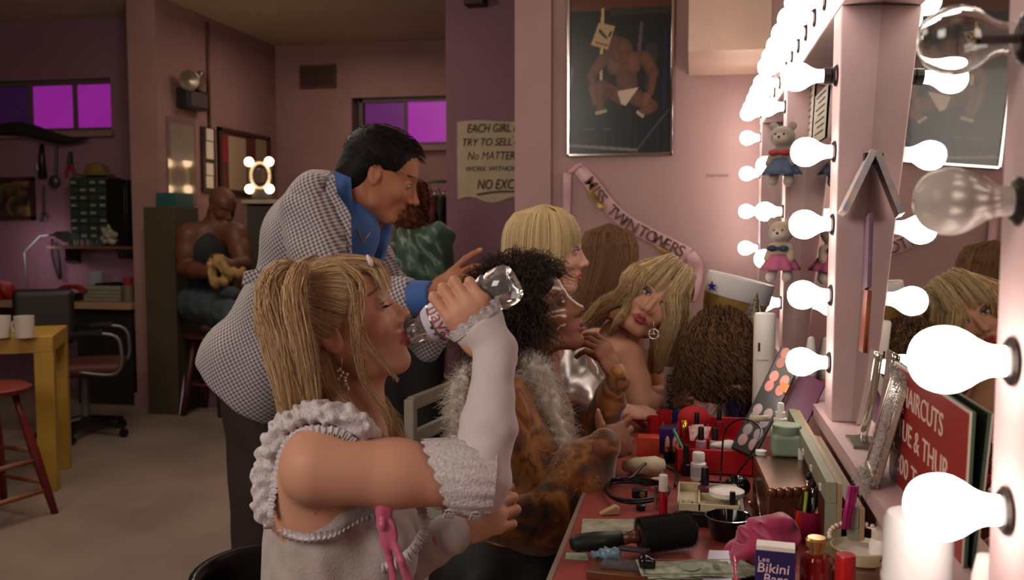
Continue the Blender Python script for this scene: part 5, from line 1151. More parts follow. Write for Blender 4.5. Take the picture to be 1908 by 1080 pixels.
    s_out('jacket', q, 0.010, mat('green_satin', '#4a6a5c', 0.38, spec=0.6, noise=0.4, nscale=5, col2='#243a2e', sheen=0.3), pr, disp=waveD([((1, 0.2, 0.3), 85, 0), ((0.5, 0.4, 1), 70, 0), ((1, 0, -0.6), 60, 1)], 0.012), amp=0.012)
    q = S()
    for sg in (-1, 1): q.path([pelv+rt*0.09*sg, np.array((pelv[0]+0.1*rt[0]*sg, pelv[1], 0.07))], [0.125, 0.085], 0.04)
    s_out('trousers', q, 0.014, mat('dark_cloth', '#17141a', 0.85), pr)
    Hh = Hair('#5a2c18', '#8a5430', 0.0014); q = S(); q.ell(HL(-0.02, 0, 0.02), (0.115, 0.10, 0.12), HR, 0.02); q.ell(HL(-0.04, 0, -0.09), (0.08, 0.10, 0.08), HR, 0.03); q.ell(HL(0.11, 0, -0.03), (0.08, 0.13, 0.11), HR, 0.01, 's')
    Hh.base(q, 0.009, '#4a2616', disp=waveD([((1, 0.3, 0.1), 110, 0), ((0.2, 1, 0.3), 120, 0), ((0.1, 0.3, 1), 130, 1)], 0.016), amp=0.014); Hh.add(fluff([HL(-0.02, -0.03, 0.05), HL(-0.05, 0, 0.0), HL(-0.02, 0.03, -0.09), HL(-0.04, 0, -0.13)], 900, 0.09, 0.15, 0.008)); Hh.out('hair', HAIRM, pr)

# ------------------------------------------------------------- helpers for small things
RY = np.array([[1, 0, 0], [0, 0, -1.0], [0, 1, 0]])          # local x,y,z -> world X,Z,-Y (faces the viewer)
RXm = np.array([[0, 0, -1.0], [-1, 0, 0], [0, 1, 0]])        # local x,y,z -> world -Y,Z,-X
RXp = np.array([[0, 0, 1.0], [1, 0, 0], [0, 1, 0]])          # local x,y,z -> world Y,Z,+X
def one(name, g, m, label, cat, group=None, **kw): o = g.out(name, m, None, **kw); return tag(o, label, cat, group)
def pot(name, label, cat, base, parts, group=None, R=I3, n=20):
    """thing made of turned parts: parts = [(part name, profile, material)]"""
    r = thing(name, label, cat, base, group)
    for pn, pf, m in parts: G(R, base).lathe(pf, n, caps=(pn != 'rim')).out(pn, m, r, auto=True)
    return r
def fit_text(name, body, lo, wh, R, m, parent, ext=0.0006, shear=0.0, offset=0.0):
    """text filling the box lo (world lower-left), wh=(w,h) in frame R"""
    o = text(name, body, 1.0, I3, (0, 0, 0), m, parent, ext=0.5, shear=shear, offset=offset)
    me = o.data; n = len(me.vertices); V = np.zeros(n*3, np.float32); me.vertices.foreach_get('co', V); V = V.reshape(-1, 3).astype(float)+np.array(root_of(o).location)
    a, b = V.min(0), V.max(0); V = (V-a)/(b-a+1e-9)*np.array((wh[0], wh[1], ext)); W = V@np.asarray(R).T+np.asarray(lo)-np.array(root_of(o).location)
    me.vertices.foreach_set('co', W.astype(np.float32).ravel()); me.update(); return o
def rectY(px0, py0, px1, py1, Y):
    a = P(px0, (py0+py1)/2, Y); b = P(px1, (py0+py1)/2, Y); c = P((px0+px1)/2, py1, Y); d = P((px0+px1)/2, py0, Y); return a[0], b[0], c[2], d[2]
PAPER = mat('paper', '#b8a68c', 0.8, noise=0.12, nscale=9)
PAPERW = mat('paper_white', '#c9bfb0', 0.7)
INK = mat('ink_dark', '#2a2022', 0.8); WOODD = mat('dark_wood', '#3a2018', 0.5); GREYM = mat('grey_metal', '#6a6864', 0.4, metal=0.5)
REDP = mat('red_plastic', '#b01c24', 0.35); GOLD = mat('gold', '#c8963c', 0.25, metal=1.0)
if DO('far2'):
    # ---- desk corner, far left
    YL = 6.45; dk = thing('work_desk', 'long dark work desk under the purple window', 'desk', (-4.9, 6.1, 0))
    G().box((-8.0, 5.82, 0.70), (-3.92, 6.44, 0.745)).out('desk_top', mat('desk_tan', '#9a7a5c', 0.5), dk, bevel=0.004); G().box((-8.0, 5.90, 0.55), (-3.92, 5.93, 0.70)).out('apron', WOODD, dk)
    for x in (-7.6, -6.3, -4.4): G().box((x, 5.88, 0), (x+0.45, 6.4, 0.70)).out('drawer_pedestal', mat('desk_black', '#17120f', 0.7), dk)
    sx0, sx1, _, _ = rectY(120, 455, 262, 460, 6.4); zs = P(190, 458, 6.3)[2]
    sf = thing('wall_shelf', 'narrow wooden wall shelf crowded with jars', 'shelf', ((sx0+sx1)/2, 6.45, zs)); G().box((sx0, 6.20, zs-0.02), (-3.95, 6.449, zs)).out('board', mat('shelf_wood', '#6a4426', 0.6), sf)
    for x in (sx0+0.1, -4.1): G().box((x-0.01, 6.26, zs-0.12), (x+0.01, 6.449, zs-0.02)).out('bracket', WOODD, sf)
    cb = thing('parts_cabinet', 'dark cabinet of small drawers with pale labels on wall shelf', 'cabinet', (P(167, 440, 6.35)[0], 6.35, zs)); a, b, c, d = rectY(132, 330, 204, 452, 6.28)
    G().box((a, 6.28, zs), (b, 6.44, d)).out('body', mat('cabinet_green', '#28302c', 0.6), cb)
    cw, ch = (b-a)/4, (d-zs-0.06)/8
    for i in range(4):
        for j in range(8):
            x0_, z0_ = a+cw*i, zs+0.05+ch*j; dd = G().box((x0_+0.006, 6.262, z0_+0.005), (x0_+cw-0.006, 6.282, z0_+ch-0.005)).out('drawer', mat('drawer_green', '#323c36', 0.5), cb)
            if (i*7+j*5) % 3: G().box((x0_+0.02, 6.255, z0_+ch*0.35), (x0_+cw-0.02, 6.262, z0_+ch*0.62)).out('label_tab', mat('label_dim', '#8a8a70', 0.6), dd)
    a, b, c, d = rectY(206, 335, 245, 440, 6.3); one('speaker_box', G().box((a, 6.25, zs), (b, 6.44, d)).box((a+0.02, 6.245, zs+0.05), (b-0.02, 6.252, d-0.04)), BLACK, 'tall black box standing on the wall shelf end', 'box', kind=None, bevel=0.004)
    a, b, c, d = rectY(246, 336, 262, 460, 6.42); one('red_banner', G().box((a, 6.43, c), (b, 6.449, d)), mat('dim_red', '#8a1420', 0.7), 'narrow red hanging banner beside the partition', 'banner')
    c = P(178, 315, 6.33); g = G(); g.lathe([(0.15, 0), (0.155, 0.012), (0.09, 0.018), (0.085, 0.06), (0.06, 0.09), (0.01, 0.10)], 24, sx=1.0, sy=0.6); g2 = G(o=c-(0, 0, 0.05)); g2.V = [v+g2.o for v in g.V]; g2.F = g.F; g2.C = g.C; g2.n = g.n
    one('straw_hat', g2, mat('straw', '#6a5a28', 0.8), 'olive straw hat lying on top of the drawer cabinet', 'hat', auto=True)
    cab_top = P(167, 330, 6.28)[2]
    # hanging tools
    for i, (x_, y0_, y1_, cname, nm, lab) in enumerate(((78, 268, 332, 'tool_black', 'hair_clipper', 'black hair clipper hanging at left under the window'), (105, 270, 345, 'tool_steel', 'ladle', 'steel ladle hanging between clipper and pliers'), (131, 283, 330, 'tool_black', 'pliers', 'black and red pliers hanging right of the ladle'), (81, 345, 405, 'tool_steel', 'wrench', 'thin steel wrench hanging below the clipper'))):
        t_ = thing(nm, lab, 'tool', P(x_, y1_, 6.43)); top = P(x_, y0_, 6.43); bt_ = P(x_, y1_, 6.43); mT = mat(cname, '#161214' if 'black' in cname else '#4c5054', 0.4, metal=0.0 if 'black' in cname else 0.7)
        if nm == 'ladle': G().tube([top, bt_+(0, 0, 0.05)], 0.010, 8).out('handle', mT, t_); G().ball(bt_+(0, -0.02, 0.03), (0.045, 0.03, 0.05), 14, 8).out('bowl', mT, t_, smooth=True)
        elif nm == 'pliers': G().tube([top, LIN(top, bt_, 0.5)], [0.014, 0.022], 8).out('jaw', mT, t_); [G().tube([LIN(top, bt_, 0.45), LIN(top, bt_, 0.75)+(s_*0.03, 0, 0), bt_+(s_*0.035, 0, 0)], [0.012, 0.013, 0.009], 8).out('grip', mat('grip_red', '#7a1c1c', 0.5), t_) for s_ in (-1, 1)]
        elif nm == 'wrench': G().tube([top, bt_], 0.008, 8).out('handle', mT, t_); G().tube([bt_+0.03*np.array((math.cos(a), 0, math.sin(a))) for a in np.linspace(-1.2, 4.3, 14)], 0.009, 6).out('jaw', mT, t_)
        else: G().tube([top, LIN(top, bt_, 0.4), bt_+(0.01, 0, 0)], [0.014, 0.024, 0.034], 8).out('body', mT, t_, smooth=True); G().tube([bt_+(-0.035, 0, 0.06), bt_+(-0.04, 0, 0.11)], 0.012, 6).out('switch', GREYM, t_)
    a, b, c, d = rectY(-40, 330, 62, 410, 6.42); pf_ = thing('framed_picture', 'dark framed brown picture left of the tools', 'picture', ((a+b)/2, 6.44, c))
    for q_ in (((a, c), (a+0.03, d)), ((b-0.03, c), (b, d)), ((a, c), (b, c+0.03)), ((a, d-0.03), (b, d))): G().box((q_[0][0], 6.42, q_[0][1]), (q_[1][0], 6.449, q_[1][1])).out('frame_rail', WOODD, pf_)
    G().box((a+0.03, 6.435, c+0.03), (b-0.03, 6.445, d-0.03)).out('print', ramp_mat('old_print', [(0.35, '#1c1410'), (0.5, '#4a3424'), (0.65, '#8a6c44')], 8, 3), pf_)
    g = G(); L0, L1 = P(-10, 243, 6.36), P(165, 256, 6.36); pts_ = [LIN(L0, L1, t)+(0, 0, 0.03*math.sin(t*6)) for t in np.linspace(0, 1, 12)]; g.tube(pts_, [0.03, 0.045, 0.05, 0.055, 0.05, 0.05, 0.045, 0.04, 0.035, 0.025, 0.015, 0.006], 8)
    one('driftwood', g, mat('driftwood', '#1e1a16', 0.9, noise=0.3), 'long dark driftwood piece on the window ledge', 'driftwood', smooth=True)
    # jars, things on the shelf and desk
    for i, (x_, w_, h_, col_, lab) in enumerate(((132, 8, 20, '#5a4030', 'amber jar at the left end of the wall shelf'), (145, 7, 26, '#4a4a3c', 'olive bottle next to the amber jar'), (157, 6, 18, '#7a5038', 'small orange jar on the wall shelf'), (167, 6, 24, '#6a4a44', 'brown bottle in the middle of the wall shelf'), (176, 6, 15, '#3a3a44', 'squat grey pot beside the brown bottle'), (187, 7, 20, '#2a3a3a', 'teal dark bottle left of the bagged jar'))):
        s_ = 6.9/1700; pot('jar', lab, 'jar', (P(x_, 458, 6.30)[0], 6.30, zs), [('body', [(w_*s_, 0), (w_*s_*1.05, h_*s_*0.6), (w_*s_*0.6, h_*s_*0.78)], mat('jar%d' % i, col_, 0.3)), ('lid', [(w_*s_*0.62, h_*s_*0.78), (w_*s_*0.62, h_*s_), (w_*s_*0.5, h_*s_*1.02)], GREYM)], n=12)
    c = P(209, 452, 6.28); q = S(); q.ell((c[0], 6.28, zs+0.075), (0.085, 0.06, 0.075)); q.cap((c[0], 6.28, zs+0.13), (c[0]+0.01, 6.28, zs+0.17), 0.02, 0.035, 0.02)
    tag(s_out('plastic_bag', q, 0.009, mat('poly_bag', '#b4b0a0', 0.2, trans=0.3, noise=0.3, nscale=12), None, disp=waveD([((1, 0.2, 1), 90, 0), ((0.3, 0.2, -1), 110, 0)], 0.015), amp=0.014), 'crumpled clear plastic bag tied on the wall shelf', 'bag')
    a, b, c, d = rectY(122, 464, 146, 490, 6.42); one('hanging_notice', G().box((a, 6.43, c), (b, 6.449, d)).box((a+0.01, 6.425, c+0.01), (b-0.01, 6.432, d-0.01)), mat('notice_dark', '#2c2422', 0.7), 'small dark notice hanging under the shelf', 'notice')
    a, b, c, d = rectY(216, 463, 262, 482, 6.4); rk = thing('tool_rack', 'small rack of hanging implements under the shelf end', 'rack', ((a+b)/2, 6.42, c)); G().box((a, 6.40, d-0.03), (b-0.02, 6.449, d)).out('rail', mat('rack_olive', '#4a4028', 0.6), rk)
    for i in range(6): x_ = a+0.02+i*(b-a-0.05)/5; G().box((x_-0.008, 6.41, c), (x_+0.008, 6.42, d-0.03)).out('implement', BLACK, rk)
    # desk items
    zD = 0.745
    def dpt(px, Y=6.0): p = P(px, 560, Y); return np.array((p[0], Y, zD))
    a, b = dpt(162, 6.05)[0], dpt(232, 6.05)[0]; zt_ = P(200, 533, 6.0)[2]; rd = thing('storage_box', 'pale grey ribbed box on the desk', 'box', ((a+b)/2, 6.1, zD))
    G().box((a, 6.0, zD), (b, 6.2, zt_)).out('body', mat('radio_grey', '#8f8878', 0.6, noise=0.3, nscale=40), rd, bevel=0.004)
    for i in range(3): G().box((a-0.004, 5.996, zD+0.02+i*0.028), (b+0.004, 6.0, zD+0.03+i*0.028)).out('rib', mat('rib_grey', '#6c6658', 0.6), rd)
    one('hair_brush', G().tube([P(178, 530, 6.08), P(225, 530, 6.08)], [0.012, 0.022], 8).box((P(195, 530, 6.06)[0], 6.05, zt_), (P(225, 530, 6.06)[0], 6.11, zt_+0.02)), BLACK, 'black brush lying on top of the ribbed box', 'brush')
    pot('plastic_cup', 'translucent plastic cup behind the ribbed box', 'cup', dpt(180, 6.25), [('cup', [(0.05, 0), (0.065, 0.20), (0.06, 0.20), (0.046, 0.01)], mat('cup_plastic', '#b8b4c0', 0.3, trans=0.4)), ('band', [(0.052, 0.05), (0.057, 0.09)], mat('band_blue', '#8a90b4', 0.4))])
    pot('spray_bottle', 'dark red capped spray bottle on desk beside the partition', 'bottle', dpt(240, 5.98), [('body', [(0.04, 0), (0.042, 0.11), (0.02, 0.135)], mat('dim_glass', '#6a5c4c', 0.3)), ('cap', [(0.034, 0.12), (0.034, 0.175)], mat('dim_red', '#8a1420'))])
    pot('small_jar', 'small cream jar next to the dark red capped bottle', 'jar', dpt(255, 6.05), [('body', [(0.025, 0), (0.028, 0.07)], mat('cream', '#c9bc9c', 0.5)), ('lid', [(0.026, 0.07), (0.024, 0.09)], WHITE)])
    ph = thing('telephone', 'shiny black and red desk telephone', 'telephone', dpt(133, 5.98)); c = dpt(133, 5.98); q = S(); q.box(c+(0, 0, 0.03), (0.09, 0.08, 0.03), None, 0.02); s_out('phone_base', q, 0.008, mat('gloss_black', '#0c0c10', 0.1), ph)
    G().tube(catmull([c+(-0.11, 0, 0.06), c+(-0.06, 0, 0.10), c+(0.06, 0, 0.10), c+(0.11, 0, 0.06)], 12), [0.03, 0.028, 0.022, 0.02, 0.018, 0.018, 0.018, 0.018, 0.02, 0.022, 0.028, 0.03], 10).out('handset', mat('grip_red', '#7a1c1c'), ph, smooth=True)
    c = dpt(6, 5.98); q = S(); q.ell(c+(0, 0, 0.07), (0.10, 0.08, 0.08)); q.ell(c+(-0.12, 0.02, 0.06), (0.09, 0.07, 0.07)); tag(s_out('red_pouch', q, 0.009, mat('pouch_red', '#8a1a1a', 0.5), None, disp=waveD([((1, 0.2, 1), 60, 0)], 0.008), amp=0.008), 'dark red pouch at the left end of the desk', 'pouch')
    lamp = thing('desk_lamp', 'thin chrome desk lamp with folded arm', 'lamp', dpt(52, 6.2)); b0 = dpt(52, 6.2)
    G().lathe([(0.07, 0), (0.07, 0.015), (0.01, 0.02)], 20, o=b0).out('base', GREYM, lamp); G().tube([b0+(0, 0, 0.02), P(46, 470, 6.2)], 0.010, 8).out('stand', GREYM, lamp); G().tube([P(46, 470, 6.2), P(75, 440, 6.2), P(116, 436, 6.15)], 0.009, 8).out('arm', GREYM, lamp); G().tube([P(104, 436, 6.15), P(124, 441, 6.12)], [0.02, 0.045], 12).out('shade', GREYM, lamp)
    G().tube([P(97, 470, 6.35), P(112, 515, 6.35)], 0.012, 6).tube([P(105, 458, 6.35), P(108, 515, 6.35)], 0.010, 6)
    one('hanging_strap', G().tube(catmull([P(97, 445, 6.4), P(98, 480, 6.4), P(112, 520, 6.4), P(110, 480, 6.4), P(103, 452, 6.4)], 20), 0.010, 6), BLACK, 'black strap looped from a hook beside the lamp', 'strap', smooth=True)
    # office chair
    cx = P(150, 600, 5.0); oc = thing('office_chair', 'dark padded office chair with metal arms at the desk', 'chair', (cx[0], 4.95, 0)); X0 = cx[0]; LEA = mat('dark_vinyl', '#1c1614', 0.45)
    bl, br = P(36, 600, 4.75)[0], P(140, 600, 5.05)[0]
    q = S(); bc = P(82, 590, 4.85); q.box(bc, (0.17, 0.035, 0.17), rotz(0.5), 0.035, 0.01); s_out('backrest', q, 0.009, LEA, oc)
    q = S(); sc_ = np.array((X0+0.03, 4.98, 0.43)); q.box(sc_, (0.23, 0.22, 0.04), rotz(0.5), 0.035); s_out('seat', q, 0.009, mat('seat_brown', '#4a2418', 0.6), oc)
    for s_ in (-1, 1):
        o_ = rotz(0.5)@np.array((0, 0.24*s_, 0)); a0 = sc_+o_+(0.0, 0, 0); fx2 = rotz(0.5)@np.array((1, 0, 0))
        G().tube(catmull([a0-fx2*0.16, a0-fx2*0.16+(0, 0, 0.20), a0+fx2*0.18+(0, 0, 0.22), a0+fx2*0.24+(0, 0, 0.10), a0+fx2*0.20+(0, 0, -0.02), a0], 26), 0.011, 8).out('arm_frame', GREYM, oc, smooth=True)
        G().bar(a0-fx2*0.12+(0, 0, 0.225), a0+fx2*0.14+(0, 0, 0.24), 0.045, 0.02).out('armrest', BLACK, oc)
    G().tube([bc-(0, 0, 0.15), sc_-(0, 0, 0.02)+rotz(0.5)@np.array((-0.2, 0, 0))], 0.018, 8).out('back_support', GREYM, oc)
    G().tube([sc_-(0, 0, 0.02), (sc_[0], sc_[1], 0.10)], 0.025, 12).out('column', GREYM, oc)
    for i in range(5): a_ = i*2*PI/5; e_ = (sc_[0]+0.26*math.cos(a_), sc_[1]+0.26*math.sin(a_), 0.06); G().tube([(sc_[0], sc_[1], 0.11), e_], [0.022, 0.014], 8).out('leg', BLACK, oc); G().lathe([(0.026, -0.012), (0.026, 0.012)], 12, R=rotx(PI/2), o=(e_[0], e_[1], 0.026)).out('caster', BLACK, oc)
    # yellow table, mugs, stool
    YEL = mat('yellow_lacquer', '#a88230', 0.4, noise=0.08, nscale=4)
    co = P(125, 622, 4.25); tb = thing('yellow_table', 'yellow lacquered square-legged table', 'table', (co[0]-0.6, co[1]+0.1, 0)); zt_ = 0.765; x1_ = co[0]+0.005; ya, yb_ = co[1]-0.45, co[1]+0.45
    fe = PZ(108, 914, 0.0); RT = rotz(0.52); o_ = np.array((fe[0], fe[1], 0)); t_ = 0.085; yF = fe[1]
    gt = lambda: G(RT, o_)
    gt().box((-1.3, 0, zt_-0.08), (0, 0.52, zt_)).out('table_top', YEL, tb, bevel=0.003)
    for (x_, y_) in ((-t_, 0), (-t_, 0.52-t_), (-1.3, 0), (-1.3, 0.52-t_)): gt().box((x_, y_, 0), (x_+t_, y_+t_, zt_-0.08)).out('leg', YEL, tb, bevel=0.003)
    for (x_, y_, lab) in ((2, 612, 'cream mug cut by the left edge on the yellow table'), (46, 614, 'white mug near the corner of yellow table')):
        p_ = PZ(x_, 629, zt_); b_ = np.array((p_[0], p_[1], zt_)); m_ = thing('mug', lab, 'mug', b_, 'mugs on the yellow table'); MG_ = mat('mug_white', '#bfb4a8', 0.3); G(o=b_).lathe([(0.040, 0), (0.043, 0.003), (0.045, 0.105), (0.041, 0.105), (0.038, 0.012)], 24).out('cup', MG_, m_, smooth=False, auto=True)
        G().tube([b_+(-0.042-0.025*math.sin(a), 0.0, 0.052+0.03*math.cos(a)) for a in np.linspace(0, PI, 10)], 0.006, 8).out('handle', MG_, m_, smooth=True)
    RW = mat('stool_red', '#6a1e1a', 0.4, noise=0.2, nscale=12); ft = PZ(82, 1000, 0.0)
    sc_ = np.array((P(-5, 730, 3.5)[0], 3.45, 0.60)); so = thing('wooden_stool', 'red painted wooden stool at the left edge', 'stool', (sc_[0], sc_[1], 0)); G(o=(sc_[0], sc_[1], 0.56)).lathe([(0.13, 0), (0.165, 0.008), (0.17, 0.028), (0.15, 0.04), (0.05, 0.036)], 30).out('seat', RW, so, auto=True)
    fo = []
    for i in range(4): a_ = PI/4+i*PI/2-0.25; tpt = np.array((sc_[0]+0.10*math.cos(a_), sc_[1]+0.10*math.sin(a_), 0.56)); bpt = np.array((sc_[0]+0.245*math.cos(a_), sc_[1]+0.245*math.sin(a_), 0)); fo.append((tpt, bpt)); G().tube([tpt, LIN(tpt, bpt, 0.2), LIN(tpt, bpt, 0.5), bpt], [0.014, 0.017, 0.022, 0.016], 10).out('leg', RW, so, smooth=True)
    for i in range(4):
        for k_ in (0.55, 0.8) if i % 2 else (0.48, 0.74): A, B = LIN(*fo[i], k_), LIN(*fo[(i+1) % 4], k_); G().tube([A, LIN(A, B, 0.5), B], [0.010, 0.013, 0.010], 8).out('stretcher', mat('stool_tan', '#7a4a30', 0.5), so, smooth=True)
    # ---- partition side: emergency light, sheets, board, mirror box, cabinet, stool
    XS = -3.688
    def rX(px0, py0, px1, py1, X=XS): a = PX(px0, (py0+py1)/2, X); b = PX(px1, (py0+py1)/2, X); c = PX((px0+px1)/2, py1, X); d = PX((px0+px1)/2, py0, X); return a[1], b[1], c[2], d[2]
    a, b, c, d = rX(328, 168, 368, 204); el_ = thing('emergency_light', 'twin-head emergency light box high on partition wall', 'emergency light', (XS+0.05, (a+b)/2, c)); G().box((XS, a, c), (XS+0.09, b, d)).out('battery_box', mat('box_dark', '#1c1818', 0.5), el_, bevel=0.005)
    G().box((XS+0.09, a+0.05, c+0.02), (XS+0.094, b-0.02, d-0.02)).out('face_plate', mat('box_face', '#4a4038', 0.5), el_)
    for (px, dr) in ((352, (0.6, -0.75, -0.1)), (372, (0.9, 0.2, -0.2))):
        c_ = PX(px, 150, XS+0.1); G(frame(unit(dr)), c_).lathe([(0.03, -0.06), (0.07, -0.02), (0.075, 0.02), (0.068, 0.024), (0.01, 0.0)], 22).out('lamp_head', mat('lamp_chrome', '#8a7a68', 0.3, metal=0.6), el_, auto=True)
    a, b, c, d = rX(312, 222, 364, 380); sh_ = thing('laminated_poster', 'glossy pale laminated poster on the partition wall', 'poster', (XS, (a+b)/2, c)); G().box((XS, a, c), (XS+0.006, b, d)).out('sheet', mat('poster_sheet', '#7a6656', 0.15, noise=0.12, nscale=6, coat=0.5), sh_)
    G().box((XS+0.006, a+0.03, c+(d-c)*0.52), (XS+0.009, b-0.03, d-0.04)).out('upper_text', mat('poster_text', '#8c7a68', 0.4, noise=0.3, nscale=60), sh_)
    a, b, c, d = rX(386, 40, 390, 250); one('conduit', G().tube([(XS+0.012, a, PX(388, 42, XS)[2]), (XS+0.012, a, c)], 0.011, 8), mat('conduit_paint', '#5a382e', 0.6), 'painted conduit pipe running down the partition wall', 'pipe', smooth=True)
    a, b, c, d = rX(374, 238, 398, 358); kp = thing('key_board', 'narrow dark board with small pale cards in a column', 'notice board', (XS, (a+b)/2, c)); G().box((XS, a, c), (XS+0.02, b, d)).out('board', mat('board_dark', '#2c1a14', 0.6), kp)
    for i, (y0_, y1_) in enumerate(((240, 262), (264, 296), (304, 326), (328, 350))):
        A, B, C_, D = rX(384, y0_, 397, y1_, XS+0.02); G().box((XS+0.02, A, C_), (XS+0.024, B, D)).out('card', PAPERW, kp)
    a, b, c, d = rX(405, 246, 499, 362); bb = thing('bulletin_board', 'red-brown framed bulletin board with pinned sheets', 'notice board', (XS, (a+b)/2, c)); G().box((XS, a, c), (XS+0.015, b, d)).out('cork', mat('cork', '#5a2e22', 0.8, noise=0.2, nscale=30), bb)
    for q_ in (((a, c), (a+0.03, d)), ((b-0.03, c), (b, d)), ((a, c), (b, c+0.03)), ((a, d-0.03), (b, d))): G().box((XS, q_[0][0], q_[0][1]), (XS+0.03, q_[1][0], q_[1][1])).out('frame_rail', WOODD, bb)
    for (p0, q0, p1, q1, cn, cc) in ((412, 254, 425, 302, 'pin_red', '#7a1a1c'), (426, 256, 458, 360, 'sheet_cream', '#9c8668'), (460, 258, 475, 310, 'sheet_rust', '#5a2018'), (477, 260, 496, 325, 'sheet_tan', '#8c7458'), (462, 300, 480, 345, 'sheet_cream', '#9c8668')):
        A, B, C_, D = rX(p0, q0, p1, q1, XS+0.016); G().box((XS+0.016, A, C_), (XS+0.02, B, D)).out('pinned_sheet', mat(cn, cc, 0.8, noise=0.1, nscale=40), bb)
    # little lighted mirror on a glass-fronted cabinet
    Yv = 6.7; a, b, c, d = rectY(455, 372, 515, 560, Yv); gc = thing('glass_cabinet', 'pale topped glass-fronted cabinet under the lighted mirror', 'cabinet', ((a+b)/2, Yv+0.15, 0)); x1_ = b+0.05
    CW = mat('cabinet_paint', '#7a6a58', 0.5); ztc = P(480, 372, Yv)[2]; G().box((a, Yv-0.03, ztc-0.03), (x1_, Yv+0.33, ztc)).out('top', mat('cabinet_top', '#a09484', 0.4), gc)
    for x_ in (a, x1_-0.03): G().box((x_, Yv, 0), (x_+0.03, Yv+0.3, ztc-0.03)).out('side_panel', CW, gc)
    G().box((a, Yv+0.27, 0), (x1_, Yv+0.3, ztc-0.03)).out('back_panel', mat('cabinet_back', '#4a3a30', 0.7), gc)
    for z_ in (0.08, 0.45, 0.85): G().box((a+0.03, Yv+0.01, z_), (x1_-0.03, Yv+0.27, z_+0.015)).out('shelf', CW, gc)
    G().box((a+0.03, Yv, 0.1), (x1_-0.03, Yv+0.006, ztc-0.05)).out('glass_door', mat('cabinet_glass', '#c8c4b8', 0.05, trans=0.85, ior=1.3), gc)
    a, b, c, d = rectY(460, 296, 514, 358, Yv); vm = thing('lighted_mirror', 'small tabletop mirror with four glowing bulbs on the cabinet', 'mirror', ((a+b)/2, Yv+0.02, ztc)); xc, zc = (a+b)/2, (c+d)/2; hw = (b-a)/2*0.80
    G().box((xc-hw, Yv-0.01, zc-hw*1.15), (xc+hw, Yv+0.03, zc+hw*1.15)).out('frame', mat('mirror_frame_dark', '#1c120e', 0.5), vm); G(RY, (xc, Yv-0.012, zc)).lathe([(hw*0.62, 0), (hw*0.62, 0.004)], 28).out('mirror_face', MATS['mirror_glass'], vm)
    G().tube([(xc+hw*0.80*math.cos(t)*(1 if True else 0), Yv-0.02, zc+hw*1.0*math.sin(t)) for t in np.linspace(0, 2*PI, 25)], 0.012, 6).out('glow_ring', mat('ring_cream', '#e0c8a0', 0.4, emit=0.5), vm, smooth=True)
    G().box((xc-hw*0.7, Yv-0.03, ztc), (xc+hw*0.7, Yv+0.05, zc-hw*1.15)).out('stand', GREYM, vm)
    for sx in (-1, 1):
        for sz in (-1, 1): G().ball((xc+sx*hw*0.86, Yv-0.035, zc+sz*hw*1.08), 0.036, 14, 8).out('bulb', mat('small_bulb', '#fff0dc', 0.3, emit=9.0, ecol='#ffd8a8'), vm, smooth=True)
    # yellow box + small green box near the seated man
    a, b, c, d = rX(326, 386, 372, 560, -3.45); one('yellow_cabinet', G().box((-3.68, a, 0), (-3.45, min(b, a+0.5), d)), mat('olive_yellow', '#3c3220', 0.8), 'olive yellow cabinet behind the seated man', 'cabinet', bevel=0.004)
    one('teal_box', G().box((-3.66, a+0.12, d), (-3.50, a+0.34, d+0.10)), mat('teal_box', '#1e4a48', 0.5), 'small teal box on the olive yellow cabinet', 'box', bevel=0.004)
    TW = mat('stool_dark', '#4a2018', 0.5); Ys = 5.72; pc = P(392, 590, Ys+0.05); zs_ = P(392, 598, Ys)[2]; s2 = thing('bar_stool', 'dark red wooden bar stool under the seated man', 'stool', (pc[0], Ys+0.05, 0)); G(o=(pc[0], Ys+0.05, zs_-0.12)).lathe([(0.16, 0), (0.18, 0.01), (0.18, 0.03), (0.15, 0.04)], 24).out('seat', TW, s2, auto=True); fo = []
    for i in range(4): a_ = PI/4+i*PI/2; tpt = np.array((pc[0]+0.11*math.cos(a_), Ys+0.05+0.11*math.sin(a_), zs_-0.12)); bpt = np.array((pc[0]+0.20*math.cos(a_), Ys+0.05+0.20*math.sin(a_), 0)); fo.append((tpt, bpt)); G().tube([tpt, bpt], [0.018, 0.022], 8).out('leg', TW, s2, smooth=True)
    for i in range(4): A, B = LIN(*fo[i], 0.6), LIN(*fo[(i+1) % 4], 0.6); G().tube([A, B], 0.012, 8).out('stretcher', TW, s2, smooth=True)
    # purple leaning board and light-catching ladder between stool and partition
    one('leaning_board', G().prism([(0, 0), (0.26, 0), (0.20, 0.55), (0.16, 0.62), (0.04, 0.62)], 0.02, RY@np.eye(3), P(348, 768, 5.95)), mat('board_mauve', '#6e4c5c', 0.7), 'mauve board leaning behind the stool by the partition', 'board')
    ld = thing('step_ladder', 'small white step ladder catching light by the partition corner', 'ladder', PZ(318, 772, 0)); A = PZ(309, 771, 0.0); 
    for s_ in (0, 0.115): G().bar(A+(s_, 0, 0), A+(s_*0.45+0.035, 0.10, 0.38), 0.022, 0.02).out('rail', mat('ladder_white', '#a898b0', 0.4), ld)
    for k_ in (0.25, 0.62): G().bar(A+(0.01+0.02*k_, 0.03+0.1*k_, 0.38*k_), A+(0.115-0.05*k_, 0.03+0.1*k_, 0.38*k_), 0.03, 0.02).out('step', mat('ladder_step', '#3a2a2c', 0.5), ld)
    # vent
    a, b, c, d = rectY(560, 121, 626, 164, 7.72); vt = thing('air_vent', 'brown louvred air vent high on the back wall', 'vent', ((a+b)/2, 7.72, c)); VM = mat('vent_brown', '#4c2c20', 0.6)
    G().box((a, 7.70, c), (b, 7.729, d)).out('vent_frame', VM, vt)
